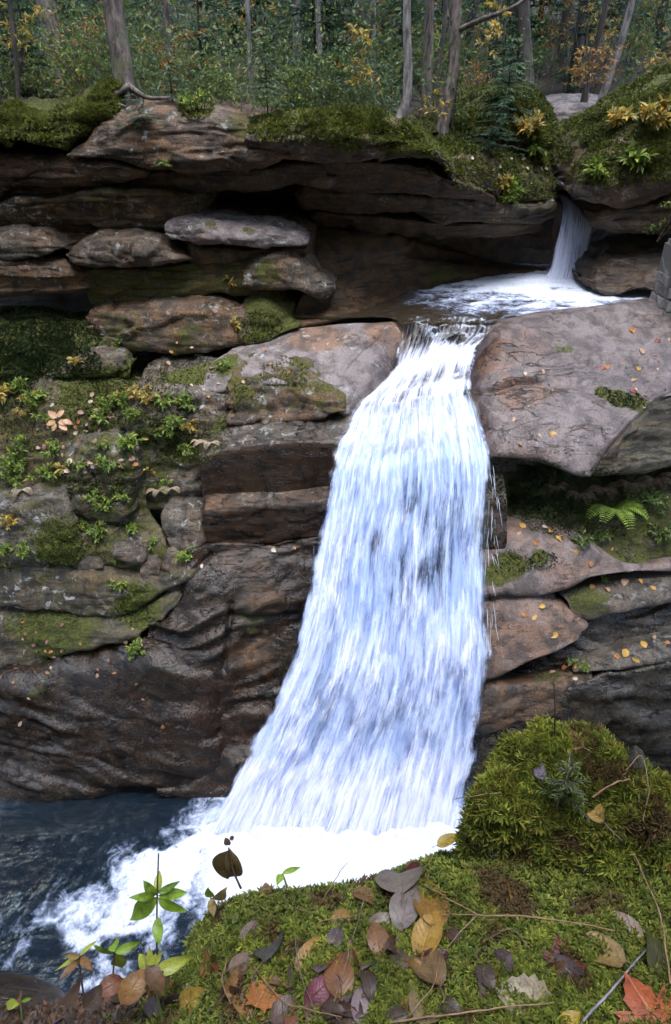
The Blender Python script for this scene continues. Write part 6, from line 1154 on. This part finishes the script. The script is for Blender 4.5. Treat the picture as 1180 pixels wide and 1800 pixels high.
FL = [(705, 1557, 100, 100, 'ovate', (.30, .25, .20), .85, 'pale grey-tan curled leaf topmost in the moss leaf pile'), (738, 1535, 80, 60, 'maple', (.13, .016, .02), 0, 'dark red pointed leaf beside the pale curled leaf'),
 (682, 1627, 95, 15, 'ovate', (.36, .29, .22), .5, 'pale tan leaf pointing out of the moss leaf pile'), (716, 1600, 100, 70, 'ovate', (.30, .25, .22), .55, 'greyish leaf lying under the pale curled one'), (757, 1592, 105, 95, 'ovate', (.36, .19, .035), .6, 'ochre-brown leaf at the back of the yellow pair'),
 (755, 1648, 100, 60, 'ovate', (.55, .33, .05), .6, 'bright yellow-orange leaf at the front of the yellow pair'), (745, 1612, 80, 20, 'ovate', (.42, .22, .035), .6, 'brown-spotted orange leaf squeezed between the yellow pair'), (664, 1655, 66, 100, 'ovate', (.30, .15, .06), .65, 'small orange-brown leaf below the pale tan one'),
 (752, 1702, 95, 120, 'ovate', (.26, .16, .06), .6, 'tan-brown curled leaf under the yellow pair'), (755, 1755, 115, 75, 'ovate', (.33, .24, .11), .62, 'large tan leaf at the bottom edge below the yellow pair'), (768, 1684, 60, 10, 'maple', (.09, .015, .02), 0, 'maroon leaf scrap under the yellow pair'),
 (692, 1748, 95, 150, 'round', (.20, .17, .15), .8, 'grey-brown round leaf on the bare soil'), (636, 1766, 85, 80, 'ovate', (.36, .27, .29), .55, 'pale mauve leaf on the bare soil'), (546, 1684, 95, 65, 'ovate', (.52, .29, .07), .62, 'golden orange leaf standing out on the litter'), (596, 1716, 100, 100, 'ovate', (.30, .13, .04), .6, 'russet curled leaf right of the golden one'),
 (562, 1742, 85, 40, 'maple', (.24, .05, .08), 0, 'crimson-purple leaf below the golden one'), (468, 1748, 70, 60, 'maple', (.50, .19, .04), 0, 'small orange lobed leaf among brown litter'), (345, 1756, 75, 30, 'ovate', (.55, .38, .07), .62, 'plain yellow leaf beside the green plant stem'), (216, 1765, 100, 30, 'ovate', (.27, .22, .30), .7, 'lilac-grey leaf under the green plant'),
 (432, 1695, 75, 20, 'ovate', (.20, .12, .07), .6, 'brown leaf at the moss edge'), (482, 1662, 95, 60, 'maple', (.13, .12, .11), 0, 'dark grey crumpled leaf at the moss edge'), (112, 1782, 95, 40, 'maple', (.24, .20, .28), 0, 'lilac crumpled leaf at the bottom corner'), (920, 1758, 120, 160, 'tooth', (.50, .42, .28), .78, 'big pale cream toothed leaf on the moss'),
 (1082, 1643, 115, 150, 'round', (.27, .17, .10), .85, 'glossy brown round leaf at the end of the forked stalk'), (1058, 1674, 95, 155, 'round', (.38, .25, .08), .75, 'golden-brown leaf tucked under the glossy round one'), (990, 1680, 75, 100, 'maple', (.16, .022, .016), 0, 'dark red leaf on the moss below the stump'), (1130, 1772, 135, 120, 'maple', (.52, .13, .04), 0, 'large orange-red lobed leaf in the bottom corner'),
 (1030, 1408, 115, 128, 'lance', (.52, .34, .10), .42, 'narrow yellow-tan leaf lying across the stump'), (1003, 1302, 66, 150, 'ovate', (.26, .11, .06), .55, 'red-brown leaf on the very top of the stump'), (952, 1357, 45, 100, 'ovate', (.27, .22, .30), .5, 'small lilac leaf high on the stump'), (787, 1481, 52, 20, 'ovate', (.58, .42, .04), .5, 'lemon-yellow leaf at the bank edge by the foam'),
 (469, 1572, 46, 100, 'ovate', (.30, .17, .09), .6, 'small brown leaf at the bank edge'), (1004, 1796, 60, 30, 'ovate', (.60, .42, .04), .6, 'yellow leaf tip at the bottom edge'), (850, 1728, 66, 100, 'ovate', (.17, .12, .06), .45, 'dull olive-brown leaf upright in the moss'), (1176, 1516, 46, 120, 'ovate', (.45, .20, .04), .6, 'orange leaf cut by the photo edge beside the stump'),
 (265, 1735, 80, 140, 'ovate', (.13, .065, .035), .6, 'dark brown leaf in the litter under the green plants'), (300, 1775, 90, 20, 'ovate', (.17, .07, .04), .6, 'reddish-brown leaf in the litter left of the yellow one'), (395, 1780, 90, 110, 'ovate', (.12, .06, .03), .6, 'dark leaf under the small orange lobed leaf'), (510, 1780, 95, 20, 'ovate', (.16, .10, .07), .65, 'brown leaf at the bottom edge under the crimson one'),
 (440, 1640, 60, 60, 'ovate', (.14, .07, .04), .6, 'little brown leaf high in the moss bank'), (620, 1690, 70, 30, 'ovate', (.22, .11, .05), .55, 'brown leaf left of the ochre leaf pile'), (700, 1690, 60, 170, 'ovate', (.18, .12, .08), .6, 'faded brown leaf between the mauve leaf and the yellow pair'), (1150, 1680, 80, 70, 'round', (.10, .10, .03), .7, 'dark olive leaf at the photo edge')]
for (px, py, sz, rot, kind, col, w, lab) in FL:
    if kind == 'maple' and sz < 100 and sz != 70 and sz != 75: kind, w = 'ovate', .55
    leaf_thing(lab, px, py, sz * .80, rot, kind, np.array(col) * .60, w * 1.0, lift=.004 + .005 * RNG.random(), tilt=.6, curl=RNG.uniform(.06, .18))
LC = [(.20, .11, .05), (.11, .06, .035), (.26, .14, .06), (.42, .24, .06), (.26, .10, .045), (.38, .20, .06), (.10, .065, .045), (.18, .13, .13)]
for k in range(95):                      # the smaller leaves lying thick between them
    if k < 62: px, py = RNG.uniform(130, 640), RNG.uniform(1690, 1810)
    elif k < 84: px, py = RNG.uniform(560, 800), RNG.uniform(1570, 1800)
    else: px, py = RNG.uniform(780, 1180), RNG.uniform(1560, 1800)
    if px < 330 and py < 1725: py += 60
    ci, ki = int(RNG.integers(8)), int(RNG.integers(4)); cn = ['brown', 'dark brown', 'tawny', 'yellow-orange', 'russet', 'ochre', 'blackish', 'mauve-brown'][ci]
    lab = 'small %s %s leaf %s' % (cn, ['pointed', 'oval', 'toothed', 'rounded'][ki], 'in the litter along the bottom edge' if k < 62 else 'beside the central leaf pile' if k < 84 else 'on the moss below the stump')
    leaf_thing(lab, px, py, RNG.uniform(26, 62), RNG.uniform(0, 360), ['ovate', 'ovate', 'tooth', 'round'][ki], np.array(LC[ci]) * .62, RNG.uniform(.45, .75), lift=RNG.uniform(.0, .006), tilt=1.1, curl=RNG.uniform(.08, .3), group='small leaves littering the bank')
# twigs and stalks
def twig(label, pix, r, col=None, name='twig', mat=None):
    a = []
    for (x, y, lift) in pix: p, n = fhit(x, y); a.append(p + (n * .5 + np.array([0, -.3, .5])) * lift)
    r *= .68; pth = resample(np.array(a), 18); pth = pth + .0025 * np.stack([fbm(pth * 40, 2, 71), fbm(pth * 40, 2, 72), fbm(pth * 40, 2, 73)], -1); v, f = tube(pth, np.linspace(r, r * .6, 18) * (1 + .25 * fbm(pth * 90, 2, 74)), 6); o = mk(name, v, f, mat or TWIG); tag(o, label, 'twig'); return o
t = NT('straw'); STRAW = t.done(t.bsdf(Base_Color=t.grad(t.noise(t.pos(), 50, 3), [(.3, (.13, .07, .035)), (.7, (.30, .18, .09))]), Roughness=.5))
t = NT('grey_twig'); GTWIG = t.done(t.bsdf(Base_Color=t.grad(t.noise(t.pos(), 90, 3), [(.3, (.10, .09, .09)), (.7, (.26, .24, .24))]), Roughness=.6))
twig('long tan leaf stalk running to the glossy round leaf', [(838, 1616, .03), (950, 1627, .035), (1072, 1640, .02)], .0028, mat=STRAW)
twig('upper prong of the forked tan stalk', [(838, 1616, .03), (790, 1590, .03), (742, 1560, .015)], .0022, mat=STRAW); twig('lower prong of the forked tan stalk', [(838, 1616, .03), (805, 1650, .025), (778, 1682, .01)], .0020, mat=STRAW)
twig('short level prong of the forked tan stalk', [(838, 1616, .03), (805, 1614, .025), (775, 1612, .015)], .0018, mat=STRAW); twig('straight grey twig in the bottom corner', [(1020, 1798, .01), (1080, 1730, .015), (1138, 1660, .015)], .0032, mat=GTWIG)
twig('tan stalk of the big cream leaf', [(690, 1800, .012), (830, 1780, .02), (970, 1765, .012)], .0026, mat=STRAW); twig('long straw leaning in front of the stump side', [(1172, 1735, .02), (1140, 1610, .04), (1102, 1495, .03)], .0024, mat=STRAW)
twig('bent straw standing at the stump shoulder', [(1122, 1440, .01), (1124, 1390, .03), (1121, 1345, .035), (1090, 1360, .02)], .0016, mat=STRAW); twig('thin straw sticking out over the foam from the stump', [(880, 1395, .015), (830, 1408, .03), (790, 1420, .05)], .0012, mat=STRAW)
twig('dark crooked sprout stem on the stump', [(980, 1450, .005), (975, 1405, .02), (988, 1375, .03), (988, 1330, .035)], .0030); twig('pale broken twig beside the yellow-tan leaf', [(1040, 1400, .012), (1075, 1385, .02), (1098, 1372, .012)], .0036, mat=STRAW)
for k, (a, lab) in enumerate([([(640, 1590, .02), (615, 1680, .03), (590, 1765, .02)], 'long dry grass stem crossing the bare soil'), ([(405, 1690, .02), (403, 1730, .03), (412, 1765, .015)], 'short dry stem left in the litter'), ([(520, 1650, .01), (535, 1720, .03), (560, 1795, .02)], 'dry stem beside the golden orange leaf'), ([(450, 1700, .01), (500, 1760, .02), (600, 1790, .02)], 'slanting straw in the litter'),
    ([(495, 1590, .01), (520, 1600, .012), (545, 1608, .01)], 'little straw on the moss edge'), ([(560, 1625, .01), (600, 1618, .015), (640, 1610, .01)], 'pale straw on the moss'), ([(400, 1790, .01), (300, 1745, .015), (250, 1720, .01)], 'brown twig under the green plants'), ([(560, 1600, .005), (590, 1560, .03), (610, 1530, .05)], 'fine stem leaning over the foam'), ([(930, 1670, .01), (900, 1640, .02), (850, 1660, .01)], 'short straw below the stump'), ([(720, 1790, .02), (765, 1740, .03), (772, 1690, .02)], 'stem standing in front of the tan-brown leaves')]):
    twig(lab, a, .0016, mat=STRAW if k % 2 else TWIG)
# litter too small to count
pl, nl = surf_samples(bank, 5200, lambda c, nn: in_view(c) * (1 - sstep(.35, .6, bank_moss(c, nn))))
v, f = rhombs(pl + np.array([0, 0, .003]), rand_unit(len(pl)) * np.array([1, 1, .25]), RNG.uniform(.006, .017, len(pl)), .6, .3, flat=.8); m = MB(); m.add(v, f, tints(len(pl), [(.06, .035, .02), (.10, .055, .03), (.04, .025, .017), (.12, .08, .055), (.08, .06, .05), (.13, .065, .03)])); tag(m.build('leaf_litter', LEAF, None, smooth=False), 'crumbled brown leaf litter on the bare soil of the bank', None, None, 'stuff')

# ---------------------------------------------------------------- living plants on the bank
LG = (.20, .33, .035); LY = (.32, .37, .05); LD = (.14, .25, .03); LT = (.34, .26, .10); LB = (.22, .12, .05)
def bank_plant(label, foot, stem, leaves, r=.0022, stem_mat=None, cat='plant'):
    fp, n = fhit(*foot); d0 = fp[1]; root = empty('plant', fp); tag(root, label, cat)
    _, _, zf = project(fp)
    def S(px, py, dz=0.0):              # a point at the plant's own distance
        rr = ray(px, py); return np.array([0, 0, CAM_Z]) + rr * (zf * (1 + dz))
    if stem:
        v, f = tube(resample(np.array([fp] + [S(x, y) for (x, y) in stem]), 16), np.linspace(r, r * .6, 16), 6); mk('stem', v, f, stem_mat or TWIG, root)
    for (bx, by, tx, ty, w, col, *k) in leaves:
        dz = RNG.uniform(-.035, .035); up = np.array([RNG.normal() * .25, -.55, .8]); v, f, c, uv = blade(S(bx, by), S(tx, ty, dz), w, up, np.array(col) * RNG.uniform(.85, 1.15), k[0] if k else 'lance', .10, .16, nt=11)
        mk('leaf', v, f, GLEAF, root, uv=uv, colors=c)
t = NT('green_stem'); GSTEM = t.done(t.bsdf(Base_Color=(.10, .12, .04, 1), Roughness=.5)); t = NT('dark_stem'); DSTEM = t.done(t.bsdf(Base_Color=(.05, .03, .025, 1), Roughness=.6))
bank_plant('tall green plant with a whorl of pointed leaves over the foam', (290, 1782), [(277, 1690), (276, 1620), (277, 1560), (279, 1500)], [(275, 1577, 219, 1624, .42, LG), (274, 1574, 226, 1578, .34, LG), (278, 1578, 327, 1604, .42, LG), (278, 1574, 330, 1568, .36, LG), (277, 1570, 318, 1550, .35, LD), (277, 1572, 281, 1530, .45, LY), (276, 1574, 252, 1552, .5, LG), (277, 1612, 281, 1662, .5, LG)], stem_mat=DSTEM)
bank_plant('yellow-green plant with broad leaves in front of the tall one', (287, 1800), [(275, 1745), (267, 1712)], [(268, 1710, 343, 1681, .36, LY), (266, 1710, 240, 1676, .5, LY), (268, 1708, 284, 1668, .45, LY), (266, 1714, 205, 1755, .36, LG), (270, 1714, 292, 1744, .45, LG), (267, 1712, 262, 1664, .4, LY)], stem_mat=GSTEM, r=.003)
bank_plant('small green plant left of the broad-leaved one', (196, 1760), [(200, 1700), (202, 1675)], [(202, 1675, 167, 1671, .32, LG), (202, 1674, 249, 1656, .36, LG), (202, 1673, 200, 1647, .55, LG), (203, 1676, 217, 1712, .5, LY)], stem_mat=DSTEM)
bank_plant('withered yellow-brown plant leftmost on the bank', (150, 1765), [(143, 1720), (140, 1682)], [(140, 1682, 96, 1703, .24, LY), (140, 1680, 169, 1654, .26, LY), (139, 1681, 110, 1678, .3, LT), (140, 1684, 137, 1708, .7, LT), (142, 1682, 160, 1704, .3, LB), (139, 1686, 104, 1722, .3, LB)], stem_mat=DSTEM)
bank_plant('low yellow-green seedling in the bottom corner', (40, 1800), [(36, 1762)], [(36, 1762, 4, 1767, .32, LY), (36, 1760, 58, 1755, .32, LG), (36, 1760, 28, 1740, .4, LB)], stem_mat=GSTEM)
bank_plant('drooping tan-leaved seedling at the bank edge', (385, 1625), [(380, 1590), (370, 1578)], [(372, 1578, 375, 1614, .55, LT), (371, 1577, 365, 1565, .7, LG), (378, 1580, 398, 1566, .4, LT)], stem_mat=DSTEM)
bank_plant('two-leaved green seedling on the bank edge', (505, 1560), [(497, 1535)], [(496, 1535, 529, 1524, .32, LG), (496, 1536, 488, 1552, .55, LG)], stem_mat=GSTEM)
bank_plant('dry dark leaf curled on a thin upright stalk', (424, 1562), [(412, 1535), (402, 1490)], [(403, 1486, 396, 1474, .8, (.10, .065, .035), 'ovate'), (404, 1476, 412, 1470, .8, (.08, .055, .035), 'ovate'), (404, 1492, 402, 1545, .75, (.13, .095, .035), 'ovate'), (400, 1500, 418, 1538, .5, (.11, .08, .03), 'ovate')], stem_mat=DSTEM)
bank_plant('bright green plant at the photo edge beside the stump', (1170, 1500), [(1165, 1465), (1160, 1452)], [(1160, 1452, 1196, 1456, .42, LG), (1160, 1450, 1144, 1434, .42, LG), (1162, 1450, 1190, 1436, .42, LG), (1160, 1454, 1150, 1470, .5, LG), (1164, 1458, 1184, 1478, .45, LY)], stem_mat=GSTEM)
bp, _ = fhit(975, 1310)
conifer('conifer_sprout', 'small fir sprout growing from the mossy stump', fhit(985, 1420)[0], .13, .07, [(.07, .10, .022), (.10, .13, .028)], whorls=6, per=4, trunk_r=.0022, tw=.016, bare=.3, dens=1.0)
# bare stalk behind the stump
tag(mk('twig', *tube(np.array([P(975, 1296, .88), P(976, 1250, .885), P(974, 1205, .89)]), [.0018, .0015, .001], 5), DSTEM), 'bare dark stalk rising above the stump top', 'twig')
# ---------------------------------------------------------------- leaves lying on the rocks
def small_leaf(px, py, sz, col, lab, grp=None):
    h, n = hit(px, py)
    if h is None: return
    leaf_thing(lab, px, py, sz, RNG.uniform(0, 360), 'ovate', col, RNG.uniform(.5, .75), lift=.012, tilt=.5, bv=hit, stalk=False, group=grp)
YL = (.50, .30, .06); TN = (.42, .28, .18); OR = (.42, .18, .05); RD = (.25, .07, .05); CR = (.55, .46, .36)
for (px, py, sz, col, lab) in [(919, 926, 12, YL, 'round yellow leaf highest on the granite face'), (958, 928, 11, CR, 'cream leaf on the granite face'), (966, 935, 11, YL, 'yellow leaf below the cream one'), (987, 940, 10, YL, 'yellow leaf by the creeper end'), (943, 954, 10, OR, 'orange leaf mid granite face'), (982, 948, 12, YL, 'yellow sliver leaf by the crack'), (1012, 971, 11, YL, 'yellow leaf low on the granite face'), (1038, 992, 9, OR, 'leaf at the granite face brink'), (1078, 967, 11, YL, 'yellow leaf near the pale lichen'), (913, 937, 9, TN, 'tan leaf under the highest yellow one'),
   (952, 1067, 12, YL, 'upper yellow leaf on the tan granite face'), (922, 1081, 11, OR, 'orange leaf on the tan granite face'), (940, 1085, 12, YL, 'yellow leaf beside the orange one on tan granite'), (974, 1117, 14, YL, 'pale yellow leaf lowest on the tan granite face'), (1041, 1032, 10, YL, 'yellow leaf on the mossy ledge end'), (1098, 1024, 13, TN, 'large tan leaf on the grey ledge'), (1125, 1023, 11, YL, 'yellow leaf right of the large tan one'), (1148, 1033, 11, YL, 'yellow leaf far along the grey ledge'), (1067, 1036, 11, TN, 'pinkish leaf on the grey ledge'),
   (1086, 1155, 14, OR, 'orange leaf in the clutch on the low ledge'), (1098, 1148, 14, YL, 'yellow leaf in the clutch on the low ledge'), (1118, 1161, 13, YL, 'yellow leaf at the low ledge brink'), (1131, 1133, 13, YL, 'yellow leaf on the low ledge top'), (1150, 1122, 10, TN, 'tan leaf at the back of the low ledge'), (1172, 1130, 11, OR, 'orange leaf at the photo edge on the low ledge'), (995, 1172, 14, OR, 'orange leaf beside the green tuft'), (1014, 1170, 12, OR, 'second orange leaf by the green tufts'), (1011, 1193, 9, CR, 'cream leaf on the striped rock'), (970, 1182, 12, TN, 'tan leaf beside the green tuft'),
   (917, 781, 12, TN, 'tan leaf near the smooth slab brink'), (973, 765, 12, YL, 'yellow leaf on the smooth slab'), (948, 765, 9, TN, 'small tan leaf left of the yellow slab leaf'), (904, 738, 8, TN, 'tan leaf high on the wet slab'), (1068, 645, 10, OR, 'orange leaf mid smooth slab'), (955, 653, 8, TN, 'tan leaf by the long crack'), (1112, 582, 11, OR, 'orange leaf on the far slab'), (1128, 618, 11, TN, 'tan leaf on the far slab'), (1114, 688, 13, RD, 'red leaf above the moss crack'), (1060, 648, 8, RD, 'red leaf speck mid slab'), (1115, 668, 10, TN, 'tan leaf above the red one'), (1155, 600, 10, RD, 'red leaf near the stone wall'), (1122, 648, 9, YL, 'yellowish leaf in the slab middle'),
   (482, 968, 9, CR, 'pale leaf on the wet folded face'), (518, 965, 8, OR, 'orange leaf on the wet folded face'), (356, 996, 8, CR, 'pale leaf by the diagonal crack'), (287, 1276, 7, OR, 'orange leaf on the bedded face'), (36, 1272, 9, TN, 'tan leaf on the bedded face')]:
    small_leaf(px, py, sz * 1.1, col, lab)
for k in range(130):
    g = RNG.random()
    if g < .35: px, py, lab, cs = RNG.uniform(60, 240), RNG.uniform(690, 830), 'small fallen leaf on the plant-covered bank', [TN, OR, CR, (.35, .20, .16), (.30, .22, .26)]
    elif g < .5: px, py, lab, cs = RNG.uniform(800, 960), RNG.uniform(255, 330), 'small fallen leaf on the earth slope by the small fall', [TN, CR, OR]
    elif g < .7: px, py, lab, cs = RNG.uniform(0, 260), RNG.uniform(1090, 1230), 'small fallen leaf on the dark left face', [OR, (.2, .1, .06), TN]
    elif g < .85: px, py, lab, cs = RNG.uniform(900, 1180), RNG.uniform(580, 720), 'small fallen leaf on the smooth slab', [TN, (.25, .1, .08), CR]
    else: px, py, lab, cs = RNG.uniform(240, 560), RNG.uniform(600, 700), 'small fallen leaf on the grey lichened slab', [TN, CR, OR]
    cv = cs[int(RNG.integers(len(cs)))]; cn = 'tan' if cv is TN else 'orange' if cv is OR else 'cream' if cv is CR else 'dull reddish'; gl = lab.replace('small fallen leaf', 'leaves')
    small_leaf(px, py, RNG.uniform(5, 9) if g > .35 else RNG.uniform(7, 14), cv, lab.replace('small fallen', 'small ' + cn), gl)
# the conspicuous peach leaves of the plant on the bank
def rock_plant(label, foot, leaves, cols):
    h = put(*foot); _, _, z = project(h); root = empty('plant', h); tag(root, label, 'plant')
    S = lambda x, y: np.array([0, 0, CAM_Z]) + ray(x, y) * (z - .12)
    for i, (a, b, c, d, w) in enumerate(leaves):
        v, f, cc, uv = blade(S(a, b), S(c, d), w, np.array([RNG.normal() * .2, -.6, .7]), np.array(cols[i % len(cols)]), 'ovate', .06, .08, nt=9); mk('leaf', v, f, FLEAF, root, uv=uv, colors=cc)
    v, f = tube(np.array([h, S(leaves[0][0], leaves[0][1])]), .003, 4); mk('stem', v, f, TWIG, root)
PE = [(.55, .33, .20), (.60, .38, .22), (.58, .36, .18)]
rock_plant('plant with large peach-coloured leaves on the mossy bank', (100, 768), [(100, 735, 84, 722, .6), (101, 733, 112, 720, .6), (98, 740, 80, 746, .6), (102, 742, 124, 742, .5), (104, 744, 118, 756, .6), (98, 744, 92, 758, .6), (110, 738, 128, 745, .5)], PE)
rock_plant('plant with two large yellow leaves on the mossy block', (250, 785), [(248, 765, 235, 752, .7), (250, 766, 264, 760, .8), (249, 768, 262, 772, .7)], [(.62, .50, .10), (.52, .50, .10)])
# ---------------------------------------------------------------- masonry at the photo edge
wall = empty('stone_wall', P(1180, 558, 10.55)); tag(wall, 'low mortared stone wall end at the photo edge', 'stone wall')
t = NT('wall_stone'); p_ = t.pos(); STONE = t.done(t.bsdf(Base_Color=t.grad(t.noise(p_, 5, 6, .65), [(.3, (.10, .09, .085)), (.7, (.30, .28, .26))]), Roughness=.8, Normal=t.bump(t.noise(p_, 30, 5), .5, .02)))
t = NT('mortar'); MORT = t.done(t.bsdf(Base_Color=(.12, .11, .10, 1), Roughness=.9))
a0 = P(1164, 556, 10.5); zt = P(1170, 436, 10.5)[2]
def box(c, s, j=0):
    v = np.array([[x, y, z] for x in (-1, 1) for y in (-1, 1) for z in (-1, 1)], float) * np.array(s) / 2 * (1 + j * RNG.uniform(-1, 1, (8, 1))) + c + RNG.normal(size=(8, 3)) * .011 * (j > 0)
    return v, np.array([[0, 1, 3, 2], [4, 6, 7, 5], [0, 4, 5, 1], [2, 3, 7, 6], [0, 2, 6, 4], [1, 5, 7, 3]])
hgt = zt - a0[2]; v, f = box(a0 + np.array([.55, .30, hgt / 2 - .15]), (1.06, .50, hgt + .26)); mk('mortar_core', v, f, MORT, wall, smooth=False)
z = a0[2] - .25; row = 0
while z < zt - .05:
    hh = RNG.uniform(.13, .2); x = a0[0] - .02 + .012 * row
    while x < a0[0] + 1.0:
        ww = RNG.uniform(.16, .32); v, f = box(np.array([x + ww / 2, a0[1] + .02, z + hh / 2]), (ww - .022, .16, hh - .022), .05); mk('stone', v, f, STONE, wall, smooth=False); x += ww
    for yy in (.20, .42):
        v, f = box(np.array([a0[0] + .03 + .012 * row, a0[1] + yy, z + hh / 2]), (.14, .20, hh - .022), .05); mk('stone', v, f, STONE, wall, smooth=False)
    z += hh; row += 1
# ---------------------------------------------------------------- alike things are told apart by their order across the picture
groups = {}
for o in bpy.data.objects:
    if o.parent is None and 'group' in o and 'label' in o: groups.setdefault((o['group'], o['label']), []).append(o)
for (g_, lb), os_ in groups.items():
    if 2 <= len(os_) <= 29 and len(lb.split()) <= 11:
        os_.sort(key=lambda o: float(project(np.array(o.location))[0]))
        for k, o in enumerate(os_): o['label'] = lb + ', %s from the left' % ordinal(k)
